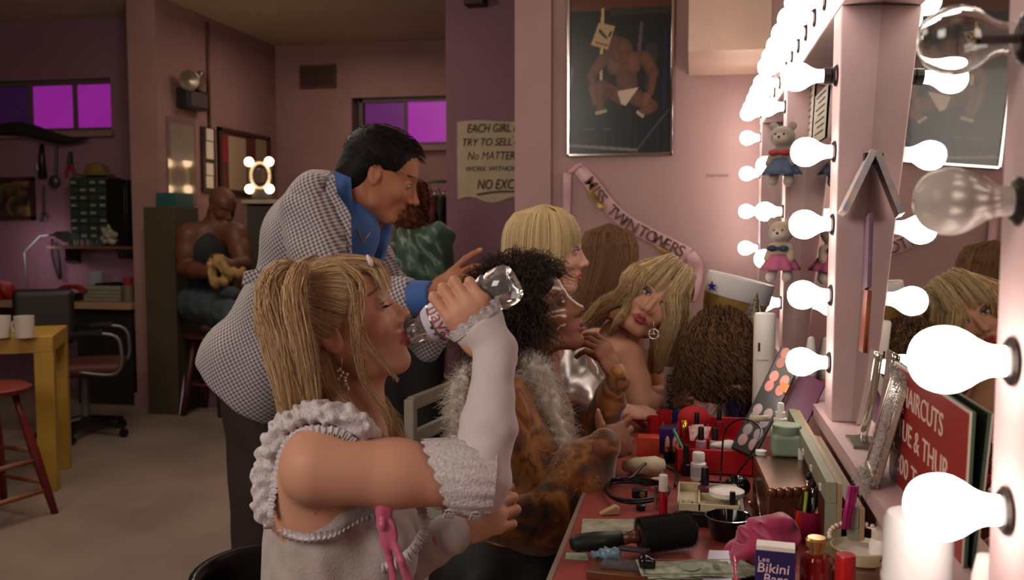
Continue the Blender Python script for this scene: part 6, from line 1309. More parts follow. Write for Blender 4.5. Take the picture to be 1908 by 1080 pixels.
    for i in range(7): z_ = c+0.03+i*(d-c-0.06)/6; G().box((a+0.02, 7.685, z_-0.006), (b-0.02, 7.702, z_+0.008)).out('slat', mat('vent_slat', '#3c2018', 0.6), vt)
    one('exit_sign', G().box((P(868, 5, 5.95)[0], 5.88, P(880, 12, 5.95)[2]), (P(904, 5, 5.95)[0], 5.998, P(880, -22, 5.95)[2])), mat('sign_dark_red', '#3a1418', 0.5), 'dark red box sign high on the mauve wall', 'sign', bevel=0.004)
    # ---- clothes rack with garments
    Yk = 6.75; xl, xr = P(700, 500, Yk)[0], P(860, 500, Yk)[0]; zr = P(800, 338, Yk)[2]; cr_ = thing('clothes_rack', 'metal clothes rack in the opening behind the green jacket', 'clothes rack', ((xl+xr)/2, Yk, 0)); G().tube([(xl, Yk, zr), (xr, Yk, zr)], 0.013, 8).out('rail', GREYM, cr_, smooth=True)
    for x_ in (xl, xr): G().tube([(x_, Yk, 0.03), (x_, Yk, zr)], 0.013, 8).out('upright', GREYM, cr_, smooth=True); G().tube([(x_, Yk-0.22, 0.02), (x_, Yk+0.22, 0.02)], 0.014, 8).out('foot', GREYM, cr_, smooth=True)
    gl_ = (('#1c1a20', 'black dress'), ('#26283c', 'navy coat'), ('#101014', 'black coat'), ('#4a1420', 'dark red gown'), ('#1a1c26', 'midnight blue jacket'), ('#8a7468', 'pale beige scarf dress'), ('#14121a', 'black sequin dress'), ('#5a1020', 'crimson gown'), ('#16161c', 'charcoal dress'), ('#24303a', 'slate blue shirt dress'))
    for i, (c_, nm) in enumerate(gl_):
        x_ = xl+0.05+(xr-xl-0.1)*i/9; r_ = thing('hanging_garment', nm+' hanging on the rack, number %s from the left' % ('one two three four five six seven eight nine ten'.split()[i]), 'garment', (x_, Yk, 0.3), 'garments on the clothes rack')
        L_ = 1.0+0.25*((i*37) % 5)/5; q = S(); q.box((x_, Yk, zr-0.10-L_/2), (0.016, 0.19, L_/2), None, 0.02); q.box((x_, Yk, zr-0.13-L_*0.75), (0.022, 0.22, L_*0.25), None, 0.02, 0.05)
        s_out('cloth', q, 0.016, mat('garment%d' % i, c_, 0.7, sheen=0.2), r_, disp=waveD([((0.2, 1, 0.05), 60, i), ((0.1, 1, 0.1), 90, i)], 0.010), amp=0.01)
        G().tube([(x_, Yk-0.17, zr-0.13), (x_, Yk, zr-0.05), (x_, Yk+0.17, zr-0.13)], 0.006, 6).tube([(x_, Yk, zr-0.05), (x_, Yk+0.012, zr-0.01), (x_, Yk, zr+0.016)], 0.003, 5).out('hanger', CHROME, r_, smooth=True)
    G().box((P(800, 330, 6.9)[0]-0.3, 7.0, 0), (P(800, 330, 6.9)[0]-0.28, 7.02, 0.01))
    # ---- handwritten paper on mauve wall
    a, b, c, d = rectY(852, 225, 1006, 372, 5.99); pp = thing('handwritten_sheet', 'large curling sheet of handwritten house rules on the mauve wall', 'paper sheet', ((a+b)/2, 5.99, c))
    n_ = 24; V = []; 
    for i in range(n_+1):
        for j in range(13): u_, v_ = i/n_, j/12; V.append((a+(b-a)*u_, 5.992-0.012*abs(math.sin(u_*3+v_))*(1-abs(2*v_-1))-0.02*max(0, 0.12-v_)*math.sin(u_*9), c+(d-c)*v_+(0.02*math.sin(u_*11) if j == 0 else 0)+(0.008*math.sin(u_*7) if j == 12 else 0)))
    F = [[i*13+j, (i+1)*13+j, (i+1)*13+j+1, i*13+j+1] for i in range(n_) for j in range(12)]; o = emit('sheet', V, np.array(F), PAPER, pp, True)
    for (t_, x0_, yb_, x1_, h_) in (('EACH GIRL MUST', 870, 247, 1004, 16), ('TRY TO SELL', 862, 272, 956, 14), ('No MATTER', 871, 298, 962, 15), ('WORK WITHOUT', 868, 319, 976, 9), ('NO EXCUSES', 889, 352, 1000, 18)):
        p_ = P(x0_, yb_, 5.980); fit_text('handwriting', t_, p_, ((x1_-x0_)*6.02/1700, h_*6.02/1700), RY, INK, pp, shear=0.25, offset=0.0)
    p_ = P(955, 268, 5.980); fit_text('red_handwriting', 'TA', p_, (0.11, 0.05), RY, mat('ink_red', '#7a2418', 0.8), pp, shear=0.3)
    G().tube(catmull([P(888, 362, 5.979), P(920, 357, 5.979), P(960, 356, 5.979), P(1000, 357, 5.979)], 12), 0.004, 5).out('underline', INK, pp, smooth=True)
    # ---- white chair behind
    WC = mat('chair_white', '#9a9484', 0.5, noise=0.1, nscale=8); wc = thing('white_chair', 'white painted ladder-back chair between the two women', 'chair', (P(800, 900, 2.75)[0], 2.8, 0)); Yc_ = 2.55
    A, B = P(765, 752, Yc_), P(858, 722, Yc_+0.36)
    for p_ in (A, B): G().bar((p_[0], p_[1], 0), (p_[0], p_[1], p_[2]+0.015), 0.04, 0.03, up=(1, 0, 0)).out('back_post', WC, wc, bevel=0.004)
    zc0 = A[2]
    for dz in (0.0, -0.105, -0.205, -0.30): G().bar((A[0], A[1], zc0+dz), (B[0], B[1], zc0+dz), 0.022, 0.04).out('back_slat', WC, wc, bevel=0.003)
    dx = np.array((0.38, -0.12, 0)); sA = np.array((A[0], A[1], 0.44)); sB = np.array((B[0], B[1], 0.44)); V = [sA, sA+dx, sB+dx, sB]; G().add([v for v in V]+[v+np.array((0, 0, 0.03)) for v in V], [[3, 2, 1, 0], [4, 5, 6, 7], [0, 1, 5, 4], [1, 2, 6, 5], [2, 3, 7, 6], [3, 0, 4, 7]]).out('seat', WC, wc, bevel=0.004)
    for p_ in (sA+dx, sB+dx): G().bar((p_[0], p_[1], 0), (p_[0], p_[1], 0.44), 0.035, 0.035, up=(1, 0, 0)).out('front_leg', WC, wc)
    # ---- black chair of the drinking woman
    bc_ = thing('black_chair', 'round-backed black chair under the drinking woman', 'chair', (P(560, 1300, 1.42)[0], 1.42, 0)); pv = P(590, 1290, 1.38); cx_, cy_ = pv[0]+0.02, 1.41
    q = S(); q.box((cx_, cy_, 0.405), (0.21, 0.21, 0.022), None, 0.02); s_out('seat', q, 0.008, BLACK, bc_)
    zt_ = P(450, 1048, 1.42)[2]; g = G(); V = []; n_ = 20; nz = 8
    for i in range(n_+1):
        for j in range(nz+1): a_ = PI*0.62+PI*0.76*i/n_; e_ = 1-(abs(2*i/n_-1))**3*0.35; V.append((cx_+0.06+0.30*math.cos(a_), cy_+0.23*math.sin(a_), 0.52+(zt_-0.52)*e_*j/nz))
    F = [[i*(nz+1)+j, (i+1)*(nz+1)+j, (i+1)*(nz+1)+j+1, i*(nz+1)+j+1] for i in range(n_) for j in range(nz)]; o = emit('backrest', V, np.array(F), mat('chair_gloss_black', '#101214', 0.25), bc_, True); o.modifiers.new('s', 'SOLIDIFY').thickness = 0.015
    for (x_, y_) in ((-0.18, -0.18), (0.18, -0.18), (-0.18, 0.18), (0.18, 0.18)): G().tube([(cx_+x_, cy_+y_, 0.39), (cx_+x_*1.15, cy_+y_*1.15, 0)], 0.013, 8).out('leg', CHROME, bc_, smooth=True)
    for y_ in (-0.15, 0.15): G().tube([(cx_-0.19, cy_+y_, 0.39), (cx_-0.215, cy_+y_, 0.56)], 0.012, 8).out('back_support', CHROME, bc_, smooth=True)
    # stools under the other women
    for (nm, x_, y_, z_, lab) in (('cat', P(955, 1045, 2.17)[0], 2.17, 0, 'plain dark stool under the cat-faced woman'), ('bob', P(1000, 900, 2.53)[0], 2.53, 0, 'plain dark stool under the bob-haired woman'), ('br', P(1140, 482, 3.2)[0]-0.06, 3.2, 0, 'plain dark stool under the brown-haired woman')):
        r_ = thing('round_stool', lab, 'stool', (x_, y_, 0)); zz = {'cat': P(955, 1045, 2.17)[2]-0.13, 'bob': P(1000, 900, 2.53)[2]-0.125, 'br': P(1140, 482, 3.2)[2]-0.62-0.13}[nm]
        G(o=(x_, y_, zz-0.04)).lathe([(0.15, 0), (0.17, 0.01), (0.17, 0.035), (0.14, 0.04)], 24).out('seat', LEA, r_, auto=True)
        for i in range(4): a_ = PI/4+i*PI/2; G().tube([(x_+0.11*math.cos(a_), y_+0.11*math.sin(a_), zz-0.04), (x_+0.17*math.cos(a_), y_+0.17*math.sin(a_), 0)], 0.012, 8).out('leg', GREYM, r_, smooth=True)
# ------------------------------------------------------------- poster, sash, scribble
def poster_colors(U, V):
    """U,V in the photograph's own units (x 640..1175, y 10..780); flat print colours"""
    C = np.zeros(U.shape+(3,)); C[:] = (0.030, 0.050, 0.050)
    cu = (V > 480); C[cu] = np.array((0.055, 0.085, 0.085))*(0.75+0.45*np.sin(U[cu]*0.16)[:, None]*np.ones(3))
    def lay(m, c): C[m] = c
    lay(V < 38, (0.34, 0.17, 0.10)); m = (V > 24) & (V < 62) & (U > 850); lay(m, (0.16, 0.15, 0.13))
    def seg(x0, y0, x1, y1, r0, r1=None):
        r1 = r0 if r1 is None else r1; dx, dy = x1-x0, y1-y0; t = np.clip(((U-x0)*dx+(V-y0)*dy)/(dx*dx+dy*dy+1e-9), 0, 1); d = np.hypot(U-x0-t*dx, V-y0-t*dy); r = r0+(r1-r0)*t; return d/r
    def limb_(x0, y0, x1, y1, r0, r1, col=(0.36, 0.22, 0.165)):
        q = seg(x0, y0, x1, y1, r0, r1); m = q < 1; sh = 0.70+0.36*np.sqrt(np.clip(1-q[m]**2, 0, 1)); C[m] = np.array(col)*sh[:, None]
    def poly(pts, col):
        m = np.ones(U.shape, bool)
        for i in range(len(pts)):
            (xa, ya), (xb, yb) = pts[i], pts[(i+1) % len(pts)]; m &= ((xb-xa)*(V-ya)-(yb-ya)*(U-xa)) >= 0
        C[m] = col
    lay(seg(1020, 110, 1008, 250, 9) < 1, (0.32, 0.26, 0.34)); lay(seg(1075, 240, 1060, 450, 34, 20) < 1, (0.15, 0.14, 0.15)); lay(seg(1145, 150, 1140, 560, 10) < 1, (0.06, 0.10, 0.22))
    lay(seg(640, 738, 1000, 768, 8) < 1, (0.42, 0.40, 0.36)); lay(seg(1000, 768, 1165, 560, 4) < 1, (0.22, 0.26, 0.34)); lay(seg(720, 655, 860, 655, 5) < 1, (0.28, 0.30, 0.28))
    lay(seg(814, 30, 806, 410, 8) < 1, (0.72, 0.60, 0.40))
    limb_(900, 250, 955, 420, 75, 48); limb_(830, 290, 1030, 285, 34, 34); limb_(880, 300, 880, 330, 42, 42, (0.40, 0.25, 0.19)); limb_(975, 300, 975, 330, 42, 42, (0.40, 0.25, 0.19)); limb_(935, 400, 950, 440, 48, 44)
    limb_(878, 195, 872, 240, 30, 26, (0.32, 0.19, 0.14)); limb_(878, 250, 890, 280, 24, 30)
    limb_(812, 295, 755, 370, 32, 24); limb_(755, 370, 765, 430, 22, 16); limb_(1040, 290, 1085, 370, 34, 28); limb_(1085, 370, 1070, 470, 24, 17)
    limb_(920, 490, 810, 430, 40, 32); limb_(800, 430, 800, 560, 30, 20); limb_(990, 490, 1075, 540, 42, 34); limb_(1065, 550, 1015, 580, 30, 20)
    limb_(760, 440, 775, 520, 22, 12, (0.40, 0.25, 0.19)); limb_(850, 465, 830, 490, 26, 16, (0.30, 0.15, 0.10)); limb_(1050, 490, 1040, 530, 24, 14, (0.42, 0.27, 0.21))
    poly([(895, 458), (1010, 440), (965, 500), (940, 535), (915, 525)], (0.74, 0.66, 0.58))
    limb_(805, 575, 800, 650, 22, 26, (0.05, 0.06, 0.07)); limb_(1005, 585, 1020, 650, 20, 26, (0.05, 0.06, 0.07)); lay(seg(785, 570, 830, 560, 9) < 1, (0.62, 0.56, 0.42)); lay(seg(1003, 570, 1030, 592, 8) < 1, (0.62, 0.58, 0.52))
    poly([(793, 97), (880, 120), (842, 240), (752, 212)], (0.66, 0.56, 0.40)); lay(seg(800, 140, 835, 180, 9, 6) < 1, (0.20, 0.18, 0.12)); lay(seg(858, 150, 850, 168, 7) < 1, (0.16, 0.14, 0.1)); lay(seg(780, 200, 840, 218, 5) < 1, (0.5, 0.25, 0.15))
    return np.clip(C, 0, 1)
a, b, c, d = rectY(1057, -12, 1255, 290, 4.18); po = thing('framed_poster', 'silver framed poster of a crouching man in white briefs', 'poster', ((a+b)/2, 4.19, c)); t_ = 0.012
for q_ in (((a, c), (a+t_, d)), ((b-t_, c), (b, d)), ((a, c), (b, c+t_)), ((a, d-t_), (b, d))): G().box((q_[0][0], 4.172, q_[0][1]), (q_[1][0], 4.198, q_[1][1])).out('frame_rail', CHROME, po, bevel=0.002)
nx, nz = 150, 220; us, vs = np.linspace(0, 1, nx), np.linspace(0, 1, nz); UU, VV = np.meshgrid(us, vs, indexing='ij'); V = np.stack([a+t_+(b-a-2*t_)*UU, np.full_like(UU, 4.185), c+t_+(d-c-2*t_)*VV], -1).reshape(-1, 3)
idx = np.arange(nx*nz).reshape(nx, nz); F = np.stack([idx[:-1, :-1], idx[1:, :-1], idx[1:, 1:], idx[:-1, 1:]], -1).reshape(-1, 4)
CC = poster_colors(640+535*UU, 783-815*VV); CC = np.where(CC <= 0.04045, CC/12.92, ((CC+0.055)/1.055)**2.4)
emit('print', V, F, mat('poster_print', '#404040', 0.25, attr=True, coat=0.15), po, False, CC.reshape(-1, 3))
sa = thing('pageant_sash', 'pale pink pageant sash reading MISS TWIN TOWERS pinned to the wall', 'sash', P(1180, 520, 4.17)); SAT = mat('sash_satin', '#c49aa0', 0.35, spec=0.6, sheen=0.3)
def band(pts, w_, name, Y0=4.178, m=30, mt=None):
    c_ = catmull([P(x, y, Y0) for x, y in pts], m); T = np.gradient(c_, axis=0); T /= np.linalg.norm(T, axis=1, keepdims=True); N_ = np.cross(T, (0, 1.0, 0)); V = []; ww = np.interp(np.linspace(0, 1, m), np.linspace(0, 1, len(w_)), w_)*4.1/1700
    for i in range(m):
        for j in range(5): V.append(c_[i]+N_[i]*ww[i]*(j/4-0.5)+np.array((0, -0.004*math.sin(j/4*PI)-0.006*math.sin(i/m*9), 0)))
    F = [[i*5+j, (i+1)*5+j, (i+1)*5+j+1, i*5+j+1] for i in range(m-1) for j in range(4)]; o = emit(name, V, np.array(F), mt or SAT, sa, True); return c_, T, N_
band([(1057, 322), (1056, 360), (1055, 400), (1056, 440)], [15, 15, 14, 14], 'left_tail'); band([(1060, 322), (1072, 312), (1084, 306)], [7, 9, 5], 'fold', 4.172)
cv = band([(1078, 314), (1100, 338), (1130, 378), (1160, 408), (1200, 432), (1245, 455), (1284, 474)], [22, 26, 27, 27, 27, 27, 26], 'band', m=60)
band([(1286, 470), (1296, 492), (1298, 520), (1290, 560)], [16, 26, 20, 12], 'right_tail', 4.17)
band([(1098, 350), (1114, 374), (1124, 388)], [10, 16, 12], 'gold_shadow', 4.171, mt=mat('gold_leaf', '#b08a4c', 0.4, metal=0.3)); band([(1224, 460), (1248, 472), (1264, 480)], [8, 14, 12], 'gold_shadow', 4.171, mt=MATS['gold_leaf'])
c_, T_, N_ = cv; s_ = np.concatenate([[0], np.cumsum(np.linalg.norm(np.diff(c_, axis=0), axis=1))]); word = 'MISS TWIN TOWERS'; g = G(); st_, en_ = 0.09, 0.965; AD = [{'W': 1.35, 'M': 1.35, 'I': 0.5, ' ': 0.6}.get(q, 1.0) for q in word]; AC = [sum(AD[:i])+AD[i]/2 for i in range(len(word))]
for i, chh in enumerate(word):
    if chh == ' ': continue
    q_ = (st_+(en_-st_)*AC[i]/sum(AD))*s_[-1]; k_ = int(np.searchsorted(s_, q_)); k_ = min(max(k_, 1), len(c_)-1); p_ = c_[k_]; up = -N_[k_]*1.0; up = up if up[2] > 0 else -up; x_ = T_[k_]; R_ = np.stack([x_, up, np.cross(x_, up)], 1)
    o = text('letter', chh, 0.072, R_, p_-x_*0.022*AD[i]-up*0.025+np.array((0, -0.020, 0)), mat('sash_letters', '#54301c', 0.5), sa, ext=0.0006, offset=0.0006)
    o.name = 'letter'
sc1 = fit_text('wall_scribble', 'Just room', P(1315, 331, 4.196), (0.098, 0.018), RY, mat('pencil', '#6a4a4c', 0.8), None, ext=0.0005, shear=0.2)
tag(sc1, 'tiny pencil scribble on pink wall right of the poster', 'scribble')

# ------------------------------------------------------------- mirror things and counter clutter
def on(px, py, z=ZC): return PZ(px, py, z)
def top_of(px, py, Y): return P(px, py, Y)[2]
def boxm(name, label, cat, c, size, m, rz=0.0, group=None, bevel=0.002, part=None):
    """box standing on c (bottom centre)"""
    g = G(rotz(rz), c).box((-size[0]/2, -size[1]/2, 0), (size[0]/2, size[1]/2, size[2]))
    if part: r = thing(name, label, cat, c, group); g.out(part, m, r, bevel=bevel); return r
    return tag(g.out(name, m, None, bevel=bevel), label, cat, group)
def pix(Y): return (Y*0.985)/1700.0
def bottle(name, label, cat, px, pyb, pyt, wpx, parts, z=ZC, group=None):
    """turned thing whose base centre is seen at px,pyb and top at pyt; parts in unit profile (r 0..1 of half width, z 0..1 of height)"""
    b = on(px, pyb, z); d = b[1]*0.99; H_ = top_of(px, pyt, b[1])-z; R_ = wpx*0.5*d/1700
    return pot(name, label, cat, b, [(pn, [(r*R_, zz*H_) for r, zz in pf], m) for pn, pf, m in parts], group)
if DO('counter'):
    GBK = mat('gloss_black', '#0c0c10', 0.12); CRM = mat('cream_plastic', '#c9bd9c', 0.45); MAG = mat('magenta_chiffon', '#a01c50', 0.5, sheen=0.4, noise=0.2, nscale=20)
    # ---- toys on the third post
    def toy(name, label, px, py, Y, h, fur, faces, skirt, bow):
        c = P(px, py, Y); t = thing(name, label, 'soft toy', c-(0, 0, h*0.5)); k = h/0.22; FW = np.array((-0.35, -0.93, 0)); SD = np.array((0.93, -0.35, 0)); U_ = np.array((0, 0, 1.0)); q = S()
        q.ell(c+U_*0.055*k, (0.042*k, 0.040*k, 0.038*k), None, 0.01, 'u', fur); q.ell(c+U_*0.045*k+FW*0.032*k, (0.022*k, 0.018*k, 0.017*k), None, 0.008, 'u', faces)
        for s_ in (-1, 1):
            q.ell(c+U_*0.092*k+SD*0.032*k*s_, (0.016*k, 0.010*k, 0.016*k), None, 0.005, 'u', fur); q.cap(c+SD*0.03*k*s_, c+SD*0.04*k*s_-U_*0.035*k+FW*0.02*k, 0.016*k, 0.014*k, 0.008, 'u', fur)
            q.cap(c+SD*0.02*k*s_-U_*0.05*k, c+SD*0.028*k*s_-U_*0.095*k+FW*0.012*k, 0.018*k, 0.016*k, 0.008, 'u', fur); q.sph(c+SD*0.028*k*s_-U_*0.10*k+FW*0.02*k, 0.018*k, 0.006, 'u', faces)
        q.ell(c-U_*0.02*k, (0.038*k, 0.034*k, 0.045*k), None, 0.01, 'u', fur)
        s_out('body', q, 0.0035, mat('toy_plush', '#8a7a6c', 0.95, attr=True, sheen=0.6, bump=0.6, bscale=260), t, fur)
        for s_ in (-1, 1): G().ball(c+U_*0.062*k+FW*0.040*k+SD*0.014*k*s_, 0.0035*k, 8, 6).out('eye', GBK, t, smooth=True)
        G().ball(c+U_*0.052*k+FW*0.051*k, 0.005*k, 8, 6).out('nose', mat('toy_nose', '#4a2c28', 0.4), t, smooth=True)
        if skirt:
            V = []; n_ = 40
            for i in range(n_):
                a = 2*PI*i/n_
                for j in range(5): rr = (0.034+0.030*j/4+0.006*math.sin(a*9)*j/4)*k; V.append(c-U_*(0.02+0.055*j/4)*k+np.array((math.cos(a)*rr, math.sin(a)*rr, 0)))
            F = [[i*5+j, ((i+1) % n_)*5+j, ((i+1) % n_)*5+j+1, i*5+j+1] for i in range(n_) for j in range(4)]; o = emit('skirt', V, np.array(F), skirt, t, True); o.modifiers.new('s', 'SOLIDIFY').thickness = 0.002
        if bow:
            q = S()
            for s_ in (-1, 1): q.ell(c+FW*0.04*k+SD*0.02*k*s_-U_*0.0*k, (0.018*k, 0.008*k, 0.011*k), None, 0.004)
            q.sph(c+FW*0.044*k, 0.007*k, 0.002); s_out('bow', q, 0.003, bow, t)
        return t
    toy('teddy_bear', 'grey teddy bear in a blue skirt hanging at the third post', 1458, 285, 2.86, 0.19, '#8a7c70', '#b4a294', mat('skirt_blue', '#4c5870', 0.8), mat('bow_red', '#a02c30', 0.6))
    toy('toy_lamb', 'white toy lamb with pink skirt below the grey teddy bear', 1455, 462, 2.84, 0.19, '#c0a890', '#d8ccc0', mat('skirt_pink', '#c06488', 0.8), mat('bow_navy', '#2c3850', 0.6))
    for i, (px, lab) in enumerate(((1503, 'sheet imitating handwriting reflected in the middle mirror, nearer the teddy bear'), (1529, 'sheet imitating handwriting reflected in the middle mirror, nearer the glowing bulbs'))):  # sheets added on the glass to imitate reflected handwritten paper
        xm = 0.345; a = PX(px-12, 205, xm); b = PX(px+11, 205, xm); zt_ = PX(px, 168, xm)[2]; zb_ = PX(px, 262, xm)[2]; y0_, y1_ = min(a[1], b[1]), max(a[1], b[1])
        r_ = thing('reflected_note', lab, 'note', (0.34, (y0_+y1_)/2, zb_), 'sheets imitating reflections in the middle mirror'); xt2 = xb_+(xt_-xb_)*(zt_-ZL)/(ZT-ZL)-0.004; xb2 = xb_+(xt_-xb_)*(zb_-ZL)/(ZT-ZL)-0.004
        emit('sheet', [(xb2, y0_, zb_), (xb2, y1_, zb_), (xt2, y1_, zt_), (xt2, y0_, zt_), (xb2+0.001, y0_, zb_), (xb2+0.001, y1_, zb_), (xt2+0.001, y1_, zt_), (xt2+0.001, y0_, zt_)], [[0, 1, 2, 3], [7, 6, 5, 4], [0, 4, 5, 1], [1, 5, 6, 2], [2, 6, 7, 3], [3, 7, 4, 0]], PAPERW, r_)
        g = G()
        for k_ in range(7): z_ = zt_-0.012-k_*(zt_-zb_-0.02)/7; xx = xb_+(xt_-xb_)*(z_-ZL)/(ZT-ZL)-0.0052; g.box((xx-0.0004, y0_+(y1_-y0_)*0.12, z_-0.0025), (xx, y0_+(y1_-y0_)*(0.85-0.2*(k_ % 2)), z_))
        g.out('written_lines', INK, r_)['kind'] = 'stuff'
    # card strip jutting from the mirror edge, and two slim strips
    A, B = PX(1624, 284, 0.338), P(1570, 397, 1.86); up = np.array((0, 0, 0.02)); g = G(); d_ = unit(B-A); n_ = unit(np.cross(d_, (0, 1, 0)))
    one('jutting_photo', g.bar(A, B, 0.012, 0.045, up=(0, 1, 0)), mat('photo_strip', '#d0b8a4', 0.3, noise=0.4, nscale=30, col2='#8a94b4'), 'worn photo strip jutting diagonally from the mirror edge', 'photo')
    one('clip_black', G().cbox(A+(-0.006, 0, -0.012), (0.016, 0.02, 0.022)), BLACK, 'small black clip holding the jutting photo strip', 'clip')
    a, b = PX(1617, 402, 0.334), PX(1613, 538, 0.328); one('mauve_card', G().bar(a, b, 0.004, 0.05, up=(0, 1, 0)), mat('mauve_card', '#7a5a70', 0.4, noise=0.3, nscale=20), 'tall mauve card tucked upright in the mirror edge', 'card')
    a, b = PX(1615, 540, 0.328), PX(1606, 655, 0.322); one('orange_card', G().bar(a, b, 0.004, 0.04, up=(0, 1, 0)), mat('orange_card', '#a85a34', 0.4, noise=0.4, nscale=18, col2='#7a2c28'), 'slim orange card below the tall mauve card', 'card')
    # curved acrylic frame, ornate frame, sign on the ledge
    fa = thing('acrylic_frame', 'curved clear acrylic photo frame on the ledge', 'photo frame', (0.31, 1.72, ZL)); pts = []
    for t in np.linspace(0, 1, 12): p_ = PX(1596+34*t**0.7+2, 815-160*t, 0.30+0.01*t); pts.append(p_)
    V = []
    for p_ in pts: V += [p_+(0, -0.04, -0.0), p_+(0, 0.05, 0.0), p_+(0.004, 0.05, 0), p_+(0.004, -0.04, 0)]
    F = [[i*4+j, i*4+(j+1) % 4, (i+1)*4+(j+1) % 4, (i+1)*4+j] for i in range(11) for j in range(4)]+[[0, 3, 2, 1], [44, 45, 46, 47]]
    emit('acrylic_panel', V, F, mat('acrylic', '#d8d0b8', 0.05, trans=0.8, ior=1.4), fa, True); G().box((0.285, 1.68, ZL), (0.325, 1.77, ZL+0.006)).out('foot', MATS['acrylic'], fa)
    fo_ = thing('feathered_frame', 'silver photo frame trimmed with pale feathers leaning on the ledge', 'photo frame', (0.30, 1.48, ZL)); c0, c1, c2, c3 = PX(1700, 950, 0.298), PX(1640, 900, 0.285), PX(1672, 722, 0.318), PX(1712, 770, 0.322)
    Bz_ = np.array((0.30, 1.40, ZL)); ry = np.array((0.10, 0.99, 0.0)); uz = unit((0.25, 0, 1.0)); nn = np.cross(ry, uz); RF = np.stack([unit(ry), uz, unit(nn)], 1); o_ = np.array((0.272, 1.42, ZL+0.002))
    for (lo, hi) in (((0, 0, -0.006), (0.014, 0.17, 0.006)), ((0.116, 0, -0.006), (0.13, 0.17, 0.006)), ((0, 0, -0.006), (0.13, 0.014, 0.006)), ((0, 0.156, -0.006), (0.13, 0.17, 0.006))): G(RF, o_).box(lo, hi).out('frame_rail', mat('tarnished_silver', '#a89a88', 0.3, metal=0.9), fo_, bevel=0.002)
    G(RF, o_).box((0.014, 0.014, -0.004), (0.116, 0.156, 0.0)).out('photograph', ramp_mat('photo_blue', [(0.4, '#4a1c18'), (0.5, '#6a4038'), (0.6, '#8ab0c8')], 14, 2, rough=0.2), fo_)
    Hf = Hair('#c8bcb4', '#9a8c84', 0.0005); 
    for pth in ([o_+RF@np.array(v) for v in ((0, 0, -0.008), (0.0, 0.09, -0.01), (0.0, 0.17, -0.01))], [o_+RF@np.array(v) for v in ((0.0, 0.17, -0.01), (0.07, 0.175, -0.01), (0.13, 0.17, -0.01))], [o_+RF@np.array(v) for v in ((0.0, 0.0, -0.01), (0.05, 0.0, -0.012), (0.1, 0.0, -0.01))]): Hf.add(fluff(pth, 200, 0.006, 0.018, 0.003, m=5))
    Hf.out('feather_trim', BOA, fo_)['kind'] = 'stuff'
    xs_ = 0.325; sg = thing('haircuts_sign', 'red engraved sign reading HAIRCUTS TUE & THUR 7:00 leaning on the mirror', 'sign', (xs_, 1.32, ZL)); tl = 0.10; up_ = unit((0.02, 0, 1.0)); RS = np.stack([(0, -1.0, 0), up_, np.cross((0, -1.0, 0), up_)], 1); so_ = np.array((0.312, 1.510, ZL+0.001)); Wd, Hd = 0.40, 0.182
    G(RS, so_).box((0, 0, -0.004), (Wd, Hd, 0)).out('board', mat('sign_green_back', '#3a4a34', 0.6), sg); G(RS, so_).box((0, 0, 0), (Wd, Hd, 0.002)).out('border', mat('sign_border', '#c8b8a8', 0.4), sg); G(RS, so_).box((0.003, 0.003, 0.002), (Wd-0.003, Hd-0.003, 0.0028)).out('red_face', mat('sign_red', '#981e1c', 0.35, noise=0.1, nscale=30), sg)
    SL = mat('sign_letters', '#d8c0b0', 0.5)
    for (t_, x_, y_, w_, h_) in (('HAIRCUTS', 0.075, 0.128, 0.22, 0.030), ('TUE & THUR', 0.050, 0.076, 0.28, 0.030), ('7:00 TO 9:00', 0.035, 0.024, 0.30, 0.030)): fit_text('sign_lettering', t_, so_+RS@np.array((x_, y_, 0.0029)), (w_, h_), RS, SL, sg, ext=0.0006)
    # bottles at the far right on the ledge
    b0 = np.array((0.335, 1.02, ZL)); pot('orange_label_bottle', 'clear tapered bottle with an orange label at right edge of the ledge', 'bottle', b0, [('body', [(0.018, 0), (0.020, 0.005), (0.020, 0.085), (0.014, 0.105), (0.008, 0.115)], mat('bottle_pale', '#c8c4d4', 0.15, trans=0.3)), ('label', [(0.0204, 0.025), (0.0204, 0.065)], mat('label_orange', '#d86820', 0.5)), ('cap', [(0.010, 0.113), (0.008, 0.13), (0.002, 0.131)], WHITE)])
    b0 = np.array((0.352, 0.975, ZL)); pot('white_pump_bottle', 'white slim bottle with grey cap by the nearest mirror', 'bottle', b0, [('body', [(0.014, 0), (0.014, 0.11), (0.010, 0.118)], WHITE), ('cap', [(0.009, 0.118), (0.009, 0.155), (0.007, 0.158)], mat('cap_grey', '#8a8880', 0.4))])
    # ---- big white canister and neighbours, foreground right
    cb_ = np.array((P(1712, 960, 0.98)[0], 0.98, ZC)); zt_ = P(1712, 958, 0.98)[2]-ZC; pot('white_canister', 'large glossy white canister beside the lowest big bulb', 'canister', cb_, [('body', [(0.0335, 0), (0.0345, 0.002), (0.0345, zt_*0.72)], mat('canister_white', '#dcd8d8', 0.25)), ('lid', [(0.0350, zt_*0.72), (0.0350, zt_*0.735), (0.0335, zt_*0.745), (0.0335, zt_*0.97), (0.030, zt_), (0.0, zt_*1.0), (0.0, zt_*0.99)], mat('canister_white', '#dcd8d8'))], n=40)
    bx = thing('blue_label_tube', 'white tube with blue and pink label, bottom right corner', 'tube', np.array((P(1838, 1060, 0.93)[0], 0.93, ZC))); o_ = np.array(bx.location); zt_ = P(1838, 1035, 0.93)[2]-ZC; G(o=o_).lathe([(0.013, 0), (0.013, zt_*0.9), (0.009, zt_)], 20).out('body', WHITE, bx, auto=True); G(o=o_).lathe([(0.0133, zt_*0.5), (0.0133, zt_*0.82)], 20).out('label', mat('label_bright_blue', '#1c3cb0', 0.4), bx); G(o=o_).lathe([(0.0134, zt_*0.83), (0.0134, zt_*0.88)], 20).out('stripe', mat('stripe_pink', '#b03c80', 0.4), bx)
